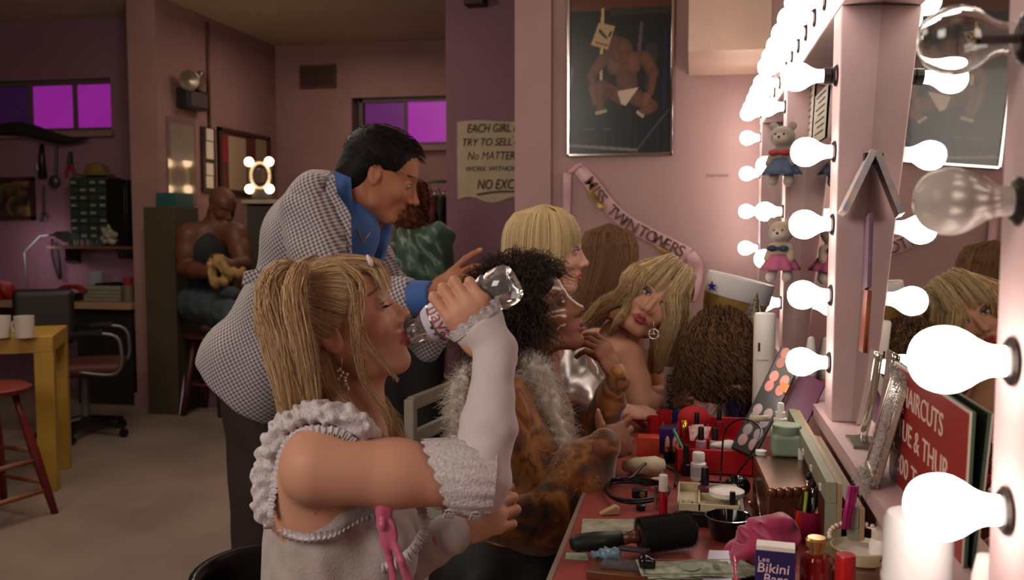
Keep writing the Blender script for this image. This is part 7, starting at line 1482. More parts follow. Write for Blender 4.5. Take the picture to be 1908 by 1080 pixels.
    fb = on(1640, 1105); zt_ = P(1640, 985, fb[1])[2]-ZC; fr_b = pot('freesia_bottle', 'white bottle with dark script and a pink stripe left of canister', 'bottle', fb, [('body', [(0.016, 0), (0.0175, 0.003), (0.0175, zt_*0.78), (0.014, zt_*0.86)], WHITE), ('stripe', [(0.0178, zt_*0.40), (0.0178, zt_*0.50)], mat('stripe_rose', '#b06a84', 0.5)), ('cap', [(0.0145, zt_*0.86), (0.0145, zt_*0.98), (0.011, zt_)], mat('cap_cream', '#d0c4b4', 0.4))])
    fit_text('script_lettering', 'fr', fb+np.array((-0.006, -0.0195, zt_*0.56)), (0.013, 0.012), RY, INK, fr_b, shear=0.4); fit_text('small_print', 'mist', fb+np.array((-0.010, -0.0192, zt_*0.28)), (0.018, 0.006), RY, INK, fr_b)
    # pearl band on a cream bowl
    c = on(1602, 1046, 0.80); one('low_carton', G().box((c[0]-0.045, c[1]-0.042, ZC), (c[0]+0.036, c[1]+0.040, 0.7995)), mat('carton_tan', '#8a7058', 0.6), 'low tan carton under the cream bowl', 'carton', bevel=0.002); bw = thing('cream_bowl', 'cream oval bowl of powder under the pearl band', 'bowl', c); G(o=c).lathe([(0.030, 0), (0.040, 0.006), (0.043, 0.024), (0.040, 0.025), (0.036, 0.019), (0.001, 0.019)], 32).out('bowl', CRM, bw, auto=True); G(o=c+(0, 0, 0.0185)).lathe([(0.036, 0), (0.001, 0.004)], 24).out('powder', mat('powder', '#c8bcb0', 0.9), bw)
    hb = thing('pearl_headband', 'pearl beaded headband resting on the cream bowl', 'headband', c+(0, 0, 0.026)); pts = [c+np.array((0.044*math.cos(a), 0.044*math.sin(a), 0.031+0.010*math.sin(a))) for a in np.linspace(0.15, PI-0.0, 15)]
    G().tube(pts, 0.002, 6).out('band', mat('band_gold', '#c8b08a', 0.4, metal=0.5), hb, smooth=True); PRL = mat('pearl', '#e0c8b8', 0.2, coat=0.6)
    for p_ in pts: G().ball(p_+(0, 0, 0.004), 0.0038, 10, 8).out('pearl', PRL, hb, smooth=True)
    # red flask, red capped bottle, depilatory box
    bottle('red_bottle', 'dark red bottle with a gold cap behind the purple box', 'bottle', 1519, 1110, 1000, 58, [('body', [(0.85, 0), (1, 0.03), (1, 0.62), (0.85, 0.70), (0.5, 0.74)], mat('red_glass', '#7c1414', 0.12, coat=0.4)), ('cap', [(0.46, 0.74), (0.46, 0.82), (0.62, 0.84), (0.68, 0.96), (0.55, 1.0)], mat('cap_gold', '#c09a60', 0.3, metal=0.8))])
    bottle('red_capped_bottle', 'white bottle with a bright red cap beside the red one', 'bottle', 1573, 1140, 1032, 50, [('body', [(0.9, 0), (1, 0.03), (1, 0.42), (0.8, 0.50)], WHITE), ('cap', [(0.72, 0.50), (0.74, 0.52), (0.72, 0.97), (0.66, 1.0)], mat('cap_red', '#b41c20', 0.3))])
    bb_ = on(1443, 1125); hB = P(1443, 1022, bb_[1])[2]-ZC; wB = 72*bb_[1]*0.98/1700; bk = thing('bikini_box', 'purple box lettered Lee Bikini Bare with an open white flap', 'box', bb_); RB = rotz(-0.10); PURP = mat('box_purple', '#2c2458', 0.4)
    G(RB, bb_).box((-wB/2, -0.010, 0), (wB/2, 0.012, hB)).out('carton', PURP, bk, bevel=0.001); G(RB, bb_).box((-wB/2+0.001, -0.010, hB), (wB/2-0.001, 0.016, hB+0.006)).out('flap', mat('flap_white', '#e0d8d0', 0.5), bk); G(RB, bb_).box((-wB/2+0.0005, -0.0112, 0), (wB/2-0.0005, -0.0102, hB*0.38)).out('white_band', mat('band_lilac', '#b4a8c0', 0.5), bk)
    RBY = RB@RY; fl = lambda x, z: bb_+RB@np.array((x, -0.0112, z)); LW = mat('box_letters', '#d8c0cc', 0.5)
    fit_text('lettering', 'Lee', fl(-wB*0.42, hB*0.80), (wB*0.28, hB*0.09), RBY, LW, bk); fit_text('lettering', 'Bikini', fl(-wB*0.44, hB*0.61), (wB*0.80, hB*0.17), RBY, LW, bk, shear=0.1, offset=0.01); fit_text('lettering', 'Bare', fl(-wB*0.28, hB*0.42), (wB*0.62, hB*0.17), RBY, LW, bk, shear=0.1, offset=0.01)
    # magenta chiffon
    c = on(1432, 1045); q = S(); q.ell(c+(0, 0.02, 0.030), (0.048, 0.035, 0.034), None, 0.02); q.ell(c+(-0.030, 0.0, 0.015), (0.030, 0.03, 0.022), None, 0.02); q.ell(c+(0.012, 0.02, 0.052), (0.030, 0.022, 0.016), None, 0.02); q.cap(c+(-0.045, -0.01, 0.01), c+(-0.060, -0.05, 0.006), 0.014, 0.008, 0.02)
    tag(s_out('chiffon_scarf', q, 0.003, MAG, None, disp=waveD([((1, 0.5, 0.9), 190, 0), ((-0.6, 1, 0.5), 150, 1), ((0.3, -1, 1), 230, 2)], 0.010), amp=0.009), 'crumpled magenta chiffon scarf behind the purple box', 'scarf')
    c = on(1508, 1006); mg = thing('brush_cup', 'magenta cup holding make-up brushes', 'cup', c); G(o=c).lathe([(0.024, 0), (0.027, 0.055), (0.0255, 0.055), (0.022, 0.004)], 26).out('cup', mat('cup_magenta', '#8a1840', 0.35), mg, auto=True)
    for (dx, ex, ez, h_, m_, lab) in ((-0.012, -0.002, 0.115, '#8a9a2c', 'silver', 'green handled make-up brush in the magenta cup'), (0.004, 0.028, 0.105, '#d07828', 'silver', 'orange handled make-up brush in the magenta cup'), (0.0, 0.016, 0.12, '#1a1416', 'silver', 'black handled make-up brush in the magenta cup'), (0.010, 0.004, 0.10, '#8a8a94', 'silver', 'grey handled make-up brush in the magenta cup')):
        A = c+(dx, 0, 0.012); B = c+(ex, 0.012, ez); r_ = thing('makeup_brush', lab, 'brush', A, 'brushes in the magenta cup'); G().tube([A, LIN(A, B, 0.68)], [0.0028, 0.0034], 8).out('handle', mat('handle'+h_, h_, 0.3), r_, smooth=True); G().tube([LIN(A, B, 0.68), LIN(A, B, 0.88)], [0.003, 0.0026], 8).out('ferrule', CHROME, r_, smooth=True); G().tube([LIN(A, B, 0.88), LIN(A, B, 0.95), B], [0.003, 0.006, 0.002], 8).out('bristles', BLACK, r_, smooth=True)
    tb_ = on(1488, 985); one('silver_tube', G().tube([tb_+(0.012, 0.0, 0.05), tb_+(-0.012, 0.0, 0.072)], [0.009, 0.0105], 14), CHROME, 'silver lipstick tube lying tilted beside the brush cup', 'lipstick', smooth=True)
    one('orange_clip', G(rotz(0.4), on(1487, 1010)).prism([(-0.008, 0), (0.008, 0), (0.004, 0.035), (-0.004, 0.035)], 0.006, RY, (0, 0, 0.02)), mat('clip_orange', '#c83418', 0.35), 'bright orange red clip standing before the brush cup', 'clip')
    # leaning boards and magenta pencils
    BD = mat('board_edge', '#8a8a74', 0.6, noise=0.12, nscale=12); BD2 = mat('board_wood', '#a88a6c', 0.6, noise=0.15, nscale=10)
    for (x_, y0_, y1_, zt_, m_, lab) in ((0.219, 1.46, 2.04, 0.903, BD, 'long grey green board leaning on the ledge front, nearer the counter'), (0.249, 1.44, 1.93, 0.872, BD, 'second grey green board, shorter, against the ledge front')):
        r_ = thing('leaning_board', lab, 'board', (x_, (y0_+y1_)/2, ZC), 'boards against the ledge'); G().box((x_-0.010, y0_, zt_-0.034), (x_+0.006, y1_, zt_)).out('top_rail', m_, r_, bevel=0.001); G().box((x_-0.002, y0_+0.01, ZC+0.001), (x_+0.004, y1_, zt_-0.034)).out('dark_panel', mat('panel_oxblood', '#4a1c1c', 0.6), r_); G().box((x_+0.0065, y0_, ZC+0.01), (x_+0.014, y1_, zt_-0.002)).out('backing', BD2, r_)
        for y_ in (y0_, y1_-0.012): G().box((x_-0.010, y_, ZC), (x_+0.006, y_+0.012, zt_-0.034)).out('end_stile', m_, r_)
        for k_ in range(5): y_ = y0_+(y1_-y0_)*(k_+0.5)/5; G().cbox((x_-0.0115, y_, zt_-0.024), (0.003, 0.012, 0.01)).out('peg', PAPERW, r_)
    for i in range(3): A = P(1571+5*i, 985, 1.425+0.004*i); B = P(1584+6*i, 905, 1.432+0.004*i); one('magenta_pencil', G().tube([A, B], 0.0035, 6), mat('pencil_magenta', '#a81c70', 0.35), ['first', 'middle', 'last'][i]+' of the magenta pencils leaning before the boards', 'pencil', 'magenta pencils by the boards', smooth=True)
    # bronze box with jar and spray
    z1 = 0.848; BZ = mat('bronze_metal', '#8a6048', 0.22, metal=0.75, noise=0.25, nscale=9); A, B, C_, D = on(1430, 911, z1), on(1523, 907, z1), on(1497, 848, z1), on(1403, 849, z1)
    bz = thing('bronze_box', 'polished bronze box with a scalloped front edge', 'box', (0.12, 1.65, ZC)); cs = [A, B, C_, D]; V = [(p_[0], p_[1], ZC) for p_ in cs]+[tuple(p_) for p_ in cs]; g = G(); g.add(V, [[3, 2, 1, 0], [4, 5, 6, 7], [0, 1, 5, 4], [1, 2, 6, 5], [2, 3, 7, 6], [3, 0, 4, 7]]); g.out('body', BZ, bz, bevel=0.004)
    for k_ in range(6): p_ = LIN(A, B, (k_+0.5)/6)+np.array((0, -0.0015, -0.006)); G(RY, p_).lathe([(0.0075, 0), (0.006, 0.002), (0.001, 0.003)], 14, sy=1.2).out('scallop', BZ, bz, auto=True)
    jc = on(1465, 846, z1); w_ = 54*0.5*jc[1]*0.98/1700; jh = P(1465, 790, jc[1])[2]-z1; JG = mat('jar_sage', '#8a9c88', 0.35, spec=0.5); sj = thing('sage_jar', 'sage green square jar with round lid on the bronze box', 'jar', jc-(0, 0.01, 0)); q = S(); q.box(jc+(0, 0, jh*0.36), (w_, w_, jh*0.36), None, 0.008); s_out('body', q, 0.0025, JG, sj); G(o=jc).lathe([(w_*0.93, jh*0.70), (w_*0.97, jh*0.73), (w_*0.97, jh*0.97), (w_*0.9, jh)], 30).out('lid', JG, sj, auto=True)
    sc_ = on(1456, 826, ZC+0.09); sc_ = np.array((jc[0]-0.008, jc[1]+w_+0.022, z1)); hs_ = P(1456, 750, sc_[1])[2]-z1; pot('pump_spray', 'white stepped pump spray behind the sage green jar', 'bottle', sc_, [('body', [(0.018, 0), (0.018, hs_*0.45), (0.014, hs_*0.50)], WHITE), ('collar', [(0.0135, hs_*0.50), (0.0135, hs_*0.66), (0.010, hs_*0.68), (0.010, hs_*0.80)], WHITE), ('nozzle', [(0.007, hs_*0.80), (0.007, hs_*0.97), (0.005, hs_)], WHITE)])
    for i, (px, py, h_) in enumerate(((1418, 846, 0.008), (1497, 862, 0.02))): p_ = on(px, py, z1 if i == 0 else z1-0.01); pot('cream_pot', ['flat white pot lying on the bronze box', 'small white pot at bronze box corner'][i], 'pot', (p_[0], p_[1], z1) if i == 0 else (C_[0]-0.008, C_[1]-0.03, z1), [('cap', [(0.011 if i == 0 else 0.006, 0), (0.011 if i == 0 else 0.006, h_), (0.004, h_+0.001)], WHITE)])
    p_ = on(1480, 975); one('paper_label_box', G(rotz(0.1), p_).box((-0.018, 0, 0), (0.022, 0.004, 0.038)), mat('label_box', '#9a9284', 0.5), 'small upright pale label card in front of the bronze box', 'card')
    # black bowl with lipstick
    c = on(1357, 1003); pot('black_bowl', 'glossy black enamel bowl in the middle of the counter', 'bowl', c, [('bowl', [(0.022, 0), (0.030, 0.006), (0.0385, 0.034), (0.040, 0.040), (0.0385, 0.040), (0.030, 0.012), (0.002, 0.008)], GBK), ('rim', [(0.0395, 0.0400), (0.0405, 0.0412), (0.039, 0.0418), (0.038, 0.0405)], CHROME)], n=36)
    # tray with compartments
    A = on(1262, 948, 0.79); cw_ = on(1378, 950, 0.79)[0]-A[0]; ty = A[1]; dy = on(1262, 902, 0.80)[1]-ty; tr = thing('organiser_tray', 'cream compartment tray on top of a black box', 'tray', (A[0]+cw_/2, ty+dy/2, 0.786)); X0, X1, Y0, Y1 = A[0], A[0]+cw_, ty, ty+dy
    for lo, hi in (((X0, Y0, 0.786), (X1, Y1, 0.789)), ((X0, Y0, 0.786), (X0+0.003, Y1, 0.806)), ((X1-0.003, Y0, 0.786), (X1, Y1, 0.806)), ((X0, Y0, 0.786), (X1, Y0+0.003, 0.802)), ((X0, Y1-0.003, 0.786), (X1, Y1, 0.806))): G().box(lo, hi).out('wall', CRM, tr, bevel=0.001)
    G().box((X0+cw_*0.34, Y0, 0.789), (X0+cw_*0.34+0.003, Y1, 0.804)).out('divider', CRM, tr); G().box((X0+cw_*0.34, Y0+(Y1-Y0)*0.55, 0.789), (X1, Y0+(Y1-Y0)*0.55+0.003, 0.802)).out('divider', CRM, tr)
    one('black_case', G().box((X0+0.01, Y0-0.004, ZC), (X1+0.012, Y1, 0.7855)), BLACK, 'flat black case under the cream compartment tray', 'case', bevel=0.002)
    one('tissue_scrap', G().ball((X0+0.018, Y0+0.03, 0.796), (0.010, 0.008, 0.007), 8, 5), PAPERW, 'white tissue scrap in the left tray compartment', 'tissue'); pot('grey_compact', 'small round grey lid in the left tray compartment', 'compact', (X0+0.030, Y0+0.025, 0.789), [('disc', [(0.008, 0), (0.008, 0.006), (0.006, 0.007)], GREYM)])
    c = on(1354, 922, 0.806); pot('white_jar_lid', 'white round jar lid resting on the cream tray', 'lid', c+(0, 0.0, 0.0), [('lid', [(0.031, 0), (0.032, 0.001), (0.032, 0.009), (0.030, 0.010), (0.029, 0.007), (0.001, 0.006)], WHITE)], n=34)
    # nail polishes, lipsticks and small bottles
    def polish(px, pyb, pyt, w, col, lab, z=ZC, cap='#0e0c10', g_='nail polishes on the counter'):
        m_ = mat('polish'+col, col, 0.15); return bottle('nail_polish', lab, 'nail polish', px, pyb, pyt, w, [('glass_body', [(0.9, 0), (1, 0.05), (1, 0.36), (0.5, 0.42)], m_), ('cap', [(0.62, 0.42), (0.60, 0.46), (0.52, 0.96), (0.46, 1.0)], mat('polish_cap'+cap, cap, 0.3))], z, g_)
    polish(1313, 925, 870, 26, '#6a3040', 'black capped plum polish standing in the cream tray', 0.789); polish(1364, 980, 915, 20, '#2a1418', 'dark tall capped lipstick standing before the black bowl')
    polish(1306, 835, 795, 20, '#b08a90', 'black capped pale polish left of the pair near the red tray', 0.80); polish(1332, 835, 797, 20, '#a8a0a0', 'black capped polish at right of the pair near the red tray', 0.80); polish(1298, 806, 768, 17, '#8a3030', 'black capped red polish behind the white tissue', 0.80)
    polish(1340, 796, 762, 16, '#8a2c30', 'black capped polish standing at the back of red tray', 0.80); polish(1250, 788, 752, 15, '#2c2c70', 'black capped blue polish behind the red cups'); polish(1278, 885, 828, 20, '#200c18', 'tall dark purple lipstick before the red tray')
    for i, px in enumerate((1243, 1257)): bottle('lipstick', ['left', 'right'][i]+' of two gold bullet lipsticks before the orange box', 'lipstick', px, 862, 812, 14, [('case', [(1, 0), (1, 0.45)], GBK), ('collar', [(0.85, 0.45), (0.85, 0.62)], GOLD), ('bullet', [(0.65, 0.62), (0.65, 0.82), (0.35, 0.96), (0.05, 1.0)], mat('bullet_pink', '#c89080', 0.4))], group='gold lipsticks')
    bottle('pill_bottle', 'white plastic pill bottle before the red tray', 'bottle', 1301, 893, 842, 29, [('body', [(0.95, 0), (1, 0.04), (1, 0.60), (0.7, 0.68)], WHITE), ('label', [(1.02, 0.15), (1.02, 0.5)], mat('label_grey', '#b4b4bc', 0.5)), ('cap', [(0.78, 0.68), (0.8, 0.70), (0.8, 0.96), (0.7, 1.0)], WHITE)])
    bottle('lip_gloss', 'bright red lip gloss tube with a white cap', 'lip gloss', 1235, 958, 884, 18, [('tube', [(0.9, 0), (0.95, 0.02), (0.95, 0.60)], mat('gloss_red', '#b0102c', 0.15, coat=0.5)), ('cap', [(0.9, 0.60), (0.92, 0.62), (0.9, 0.98), (0.8, 1.0)], WHITE)])
    bottle('clear_vial', 'thin clear vial beside the red lip gloss', 'vial', 1222, 950, 905, 8, [('tube', [(1, 0), (1, 0.7)], mat('vial', '#b0a090', 0.1, trans=0.6)), ('cap', [(1, 0.7), (1, 1)], mat('vial_cap', '#6a4038', 0.4))])
    # sponge wedge, cap, card, cards
    c = on(1134, 955); one('sponge_wedge', G(rotz(0.35), c).prism([(-0.020, 0), (0.018, 0), (0.018, 0.014), (0.010, 0.017), (-0.018, 0.004)], 0.016, RY, (0, 0, 0)), mat('sponge', '#c8a880', 0.9, bump=0.4, bscale=300), 'cream make-up sponge wedge near the counter edge', 'sponge', bevel=0.002)
    pot('eyeliner_pot', 'small black pot standing by the sponge wedge', 'pot', on(1194, 950), [('cap', [(0.0085, 0), (0.0085, 0.010), (0.007, 0.011)], BLACK)])
    def sheetz(name, label, cat, cs, m, z=ZC, th=0.0012, group=None): V = [on(*p_, z) for p_ in cs]; V = V+[v+np.array((0, 0, th)) for v in V]; g = G().add(V, [[3, 2, 1, 0], [4, 5, 6, 7], [0, 1, 5, 4], [1, 2, 6, 5], [2, 3, 7, 6], [3, 0, 4, 7]]); return one(name, g, m, label, cat, group)
    sheetz('white_card', 'white printed card under the round hairbrush', 'card', [(1083, 995), (1215, 993), (1212, 968), (1085, 967)], mat('card_print', '#b8b4a4', 0.6, noise=0.3, nscale=30, col2='#8a8a70')); sheetz('green_card', 'tiny pale green card near the counter edge', 'card', [(1053, 1041), (1097, 1043), (1092, 1031), (1055, 1030)], mat('card_green', '#9ab09a', 0.6))
    # round brush
    A, B, C_, D = on(1062, 1013, ZC+0.022), on(1158, 1003, ZC+0.028), on(1190, 998, ZC+0.032), on(1290, 985, ZC+0.036); hbz = thing('round_hairbrush', 'big round black bristle hairbrush with dark green grip', 'hairbrush', LIN(A, D, 0.5)*np.array((1, 1, 0))+np.array((0, 0, ZC)))
    G().tube([A, LIN(A, B, 0.1), LIN(A, B, 0.5), B], [0.008, 0.0145, 0.016, 0.013], 18).out('grip', mat('grip_green', '#141c16', 0.5), hbz, smooth=True); G().tube([B, LIN(B, C_, 0.5), C_], [0.012, 0.0095, 0.013], 16).out('neck', mat('brush_wood', '#5a3020', 0.35), hbz, smooth=True); ax = unit(D-C_)
    G().tube([C_, LIN(C_, D, 0.03), LIN(C_, D, 0.97), D], [0.016, 0.026, 0.026, 0.016], 22).out('bristle_core', mat('bristle_dark', '#0e0c0c', 0.9), hbz); G().tube([C_, D], 0.016, 18).out('barrel', MATS['brush_wood'], hbz, smooth=True); G(frame(ax), D).lathe([(0.020, -0.003), (0.022, 0.0), (0.016, 0.004), (0.003, 0.005)], 20).out('end_cap', MATS['brush_wood'], hbz, auto=True)
    fr2 = frame(ax); L_ = np.linalg.norm(D-C_); pth = []
    for i in range(30):
        for j in range(40): a = 2*PI*j/40+0.1*(i % 2); b_ = C_+ax*(L_*(i+0.5)/30); d_ = fr2@np.array((math.cos(a), math.sin(a), 0)); e_ = b_+d_*(0.031+RNG.uniform(-0.001, 0.001)); e_[2] = max(e_[2], ZC+0.001); pth.append([b_+d_*0.014, LIN(b_+d_*0.014, e_, 0.5), e_])
    V, F, C2 = strands(np.array(pth), 0.0009, hair_cols(len(pth), '#0c0a0a', '#1c1614')); emit('bristles', V, F, HAIRM, hbz, False, C2)['kind'] = 'stuff'
    # brown compact case with things, cash, silver box, pink tube
    z2 = ZC+0.014; cs = [(1092, 1062), (1235, 1078), (1238, 1052), (1112, 1036)]; V = [on(*p_, z2) for p_ in cs]; V = [np.array((v[0], v[1], ZC)) for v in V]+V; F8 = [[3, 2, 1, 0], [4, 5, 6, 7], [0, 1, 5, 4], [1, 2, 6, 5], [2, 3, 7, 6], [3, 0, 4, 7]]
    one('brown_case', G().add(V, F8), mat('case_brown', '#5a3018', 0.4), 'flat brown case at the front of the counter', 'case', bevel=0.002)
    sheetz('mirror_palette', 'grey mirrored palette lying on the flat brown case', 'palette', [(1118, 1058), (1215, 1066), (1218, 1052), (1125, 1042)], mat('palette_grey', '#6a6468', 0.15, metal=0.5), z2+0.0005, 0.004)
    c = on(1120, 1040, z2); q = S(); q.ell(c+(0.005, 0.0, 0.006), (0.018, 0.012, 0.007)); q.ell(c+(0.018, 0.004, 0.008), (0.012, 0.01, 0.006)); tag(s_out('cellophane', q, 0.0022, mat('cellophane', '#8ab0c0', 0.08, trans=0.5), None, disp=waveD([((1, 0.3, 0.5), 400, 0), ((0.3, 1, 0.5), 350, 0)], 0.005), amp=0.004), 'crumpled cellophane bit on the brown case', 'wrapper')
    one('purple_sachet', G(rotz(-0.15), on(1170, 1035, z2)).prism([(-0.022, 0), (0.028, 0.003), (0.034, 0.016), (-0.014, 0.018)], 0.005, np.eye(3), (0, 0, 0.0055)), mat('sachet', '#3a2c34', 0.4), 'dark purple sachet beside the cellophane', 'sachet', bevel=0.001)
    q = S(); c = on(1206, 1060, z2+0.005); q.box(c+(0, 0, 0.009), (0.012, 0.008, 0.008), rotz(0.3), 0.004); q.ell(c+(-0.004, 0, 0.016), (0.006, 0.006, 0.006)); tag(s_out('black_clip', q, 0.002, GBK, None), 'shiny black hair clip on the palette', 'clip')
    BILL = mat('bill_paper', '#a8ac94', 0.7, noise=0.25, nscale=60, col2='#6c7460'); BILLE = mat('bill_edge', '#c4bc9c', 0.7); bc0 = on(1285, 1084, ZC)
    for i in range(9):
        rz_ = 0.62-0.05*i+RNG.uniform(-0.05, 0.05); z_ = ZC+0.002+i*0.0022; c = bc0+np.array((0.010*(8-i)*0.55, 0.004*(8-i), 0)); r_ = thing('dollar_bill', ['lowest', 'second lowest', 'third lowest', 'fourth lowest', 'middle', 'fourth from top', 'third from top', 'second from top', 'topmost'][i]+' bill of the fanned cash pile at the counter front', 'banknote', (c[0], c[1], z_), 'fanned banknotes'); V = []; n_ = 14
        Rz = rotz(rz_)
        for a_ in range(n_+1):
            for b_ in range(3): V.append(np.array((c[0], c[1], z_))+Rz@np.array((-0.078+0.156*a_/n_, -0.033+0.033*b_, 0.0015*math.sin(a_*0.7+i)+0.0018)))
        m_ = len(V); F = [[a_*3+b_, (a_+1)*3+b_, (a_+1)*3+b_+1, a_*3+b_+1] for a_ in range(n_) for b_ in range(2)]; o = emit('note', V, np.array(F), BILL, r_, True); o.modifiers.new('s', 'SOLIDIFY').thickness = 0.0005
        if i == 8:
            g = G(Rz, (c[0], c[1], z_+0.0046)); g.lathe([(0.015, 0), (0.015, 0.0003)], 20, sy=1.15); g.out('portrait_oval', mat('bill_oval', '#7c8470', 0.7), r_)
            for (lo, hi) in (((-0.074, -0.029), (-0.072, 0.029)), ((0.072, -0.029), (0.074, 0.029)), ((-0.074, -0.030), (0.074, -0.028)), ((-0.074, 0.028), (0.074, 0.030))): G(Rz, (c[0], c[1], z_+0.0046)).box((lo[0], lo[1], 0), (hi[0], hi[1], 0.0003)).out('border', mat('bill_ink', '#4c5648', 0.7), r_)
            fit_text('numeral', '1', np.array((c[0], c[1], z_+0.0047))+Rz@np.array((0.035, -0.010, 0)), (0.010, 0.018), Rz, MATS['bill_ink'], r_, ext=0.0002)
    cs = [(1305, 1095), (1368, 1095), (1362, 1024), (1318, 1023)]; z3 = ZC+0.02; V = [on(*p_, z3) for p_ in cs]; V = [np.array((v[0], v[1], ZC)) for v in V]+V; one('silver_case', G().add(V, F8), mat('case_lilac', '#9a90a4', 0.3, metal=0.5), 'silvery lilac case in front of the black bowl', 'case', bevel=0.003)
    A, B = on(1372, 1110, ZC+0.012), on(1366, 1026, ZC+0.012); one('pink_tube', G().tube([A, LIN(A, B, 0.9), B], [0.0085, 0.0085, 0.006], 16), mat('tube_pink', '#c0507c', 0.15, metal=0.4), 'shiny pink tube lying beside the lilac case', 'tube', smooth=True)
    # cord coil with plug, hair dryer
    CB = mat('cord_black', '#0e0c0c', 0.4); c = on(1185, 920, ZC+0.005); pts = []
    for t in np.linspace(0, 2*PI*2.4, 70): rr = 1+0.06*math.sin(t*3.1); pts.append(c+np.array((0.062*math.cos(t)*rr, 0.075*math.sin(t)*rr, 0.003+0.004*t/6)))
    pts += list(catmull([pts[-1], on(1175, 890, ZC+0.03), on(1205, 862, ZC+0.03), on(1245, 870, ZC+0.02), on(1262, 885, ZC+0.01), on(1258, 905, ZC+0.006)], 24))[1:]
    pcr = thing('power_cord', 'coiled black power cord with plug on the counter', 'cord', (c[0], c[1], ZC)); G().tube(pts, 0.0034, 6).out('cable', CB, pcr, smooth=True); pc_ = on(1192, 918, ZC+0.016); G().cbox(pc_, (0.030, 0.022, 0.018)).out('plug', CB, pcr, bevel=0.003); G(RY, pc_+(0.006, -0.0115, 0)).lathe([(0.006, 0), (0.005, 0.001)], 14).out('plug_disc', mat('brass_dull', '#9a8040', 0.4, metal=0.6), pcr)
    hi = thing('hair_iron', 'cream hair iron body lying behind the coiled cord', 'hair iron', on(1210, 870)); A, B = on(1160, 868, ZC+0.022), on(1238, 866, ZC+0.022); G().tube([A, LIN(A, B, 0.3), LIN(A, B, 0.8), B], [0.010, 0.018, 0.020, 0.012], 14).out('body', CRM, hi, smooth=True); G().box(on(1175, 885, ZC), on(1238, 868, ZC)+np.array((0, 0.02, 0.014))).out('stand', mat('iron_stand', '#a89a80', 0.5), hi, bevel=0.003)
    for k_ in range(4): G().cbox(on(1172+k_*5, 884, ZC+0.010), (0.003, 0.003, 0.003)).out('switch', INK, hi)
    one('pink_wrappers', G().ball(on(1205, 898, ZC+0.006), (0.016, 0.010, 0.004), 9, 5).ball(on(1225, 892, ZC+0.006), (0.014, 0.010, 0.004), 9, 5), mat('wrapper_pink', '#c07a8a', 0.3, noise=0.5, nscale=80, col2='#e0c8c8'), 'scrap of pink and white wrapper behind the lip gloss', 'wrapper')
    # red tray and contents
    RT_ = thing('red_tray', 'wide red plastic tray full of cosmetics', 'tray', (on(1330, 860)[0], 1.95, ZC)); Ya = on(1335, 885)[1]; Yb = Ya+0.36; xa_, xb3 = P(1258, 880, Ya)[0], P(1405, 880, Ya)[0]; zt_ = P(1330, 838, Ya)[2]
    for lo, hi_ in (((xa_, Ya, ZC), (xb3, Ya+0.006, zt_)), ((xa_, Yb-0.006, ZC), (xb3, Yb, zt_)), ((xa_, Ya, ZC), (xa_+0.006, Yb, zt_)), ((xb3-0.006, Ya, ZC), (xb3, Yb, zt_)), ((xa_, Ya, ZC), (xb3, Yb, ZC+0.006))): G().box(lo, hi_).out('wall', REDP, RT_, bevel=0.002)
    G().box((xa_+0.07, Ya+0.10, ZC), (xa_+0.076, Yb-0.05, zt_)).out('divider', REDP, RT_); zi = zt_-0.02
    q = S(); c = on(1293, 778, zt_+0.01); q.ell(c, (0.040, 0.03, 0.030)); tag(s_out('red_pouf', q, 0.005, mat('pouf_red', '#b01c24', 0.8), None), 'round bright red pouf behind the red tray', 'pouf')
    for i, (px, py, rx_) in enumerate(((1302, 808, 0.4), (1292, 812, -0.4), (1313, 812, 0.1))): one('tissue_fan', G(rotz(rx_), on(px, py, zt_)).prism([(-0.004, -0.012), (0.004, -0.012), (0.016, 0.022), (-0.016, 0.022)], 0.003, RY@rotx(-0.5), (0, 0, 0.0)), mat('tissue_red_white', '#d8c4c0', 0.7, noise=0.4, nscale=60, col2='#b84048'), ['middle', 'left', 'right'][i]+' fold of the red and white tissue fan on the red tray', 'tissue', 'tissue folds in the red tray')
    q = S(); c = on(1352, 835, zt_); q.ell(c+(0, 0.02, 0.002), (0.035, 0.016, 0.010)); tag(s_out('white_puff', q, 0.004, mat('puff_white', '#dcd4d0', 0.9), None, disp=waveD([((1, 0.3, 0.5), 150, 0)], 0.003), amp=0.003), 'flat white powder puff on front rim of the red tray', 'powder puff')
    A, B = on(1255, 800, zt_+0.02), on(1272, 836, zt_-0.01); one('teal_pencil', G().tube([A, B], 0.004, 6), mat('pencil_teal', '#2c8a78', 0.4), 'teal make-up pencil leaning on the red tray corner', 'pencil', smooth=True); A = on(1275, 798, zt_+0.01); one('gold_tassel', G().tube([A+(0, 0, 0.02), A, A-(0.004, 0, 0.02)], [0.006, 0.010, 0.006], 10), GOLD, 'gold ornament between the pencil and the tissue fan', 'ornament', smooth=True)
    c = on(1383, 882, ZC); G_ = thing('pink_coil_cup', 'pink ribbed roller cup in front of the red tray', 'roller', c-(0, 0.0, 0)); rr_ = 0.020; hh_ = P(1383, 843, c[1])[2]-ZC; G(o=c).lathe([(rr_*(0.96+0.06*(k_ % 2)), hh_*k_/13) for k_ in range(14)], 26).out('ribbed_body', mat('roller_pink', '#a83058', 0.5), G_)
    # boxes behind the gloved hand
    boxm('orange_box', 'translucent orange red box in front of the purple one', 'box', on(1208, 852), (0.050, 0.04, 0.052), mat('box_orange', '#c0402c', 0.35), 0.05); boxm('purple_box', 'deep purple box behind the orange red box', 'box', on(1246, 842), (0.044, 0.04, 0.062), mat('box_violet', '#34185c', 0.4), -0.1)
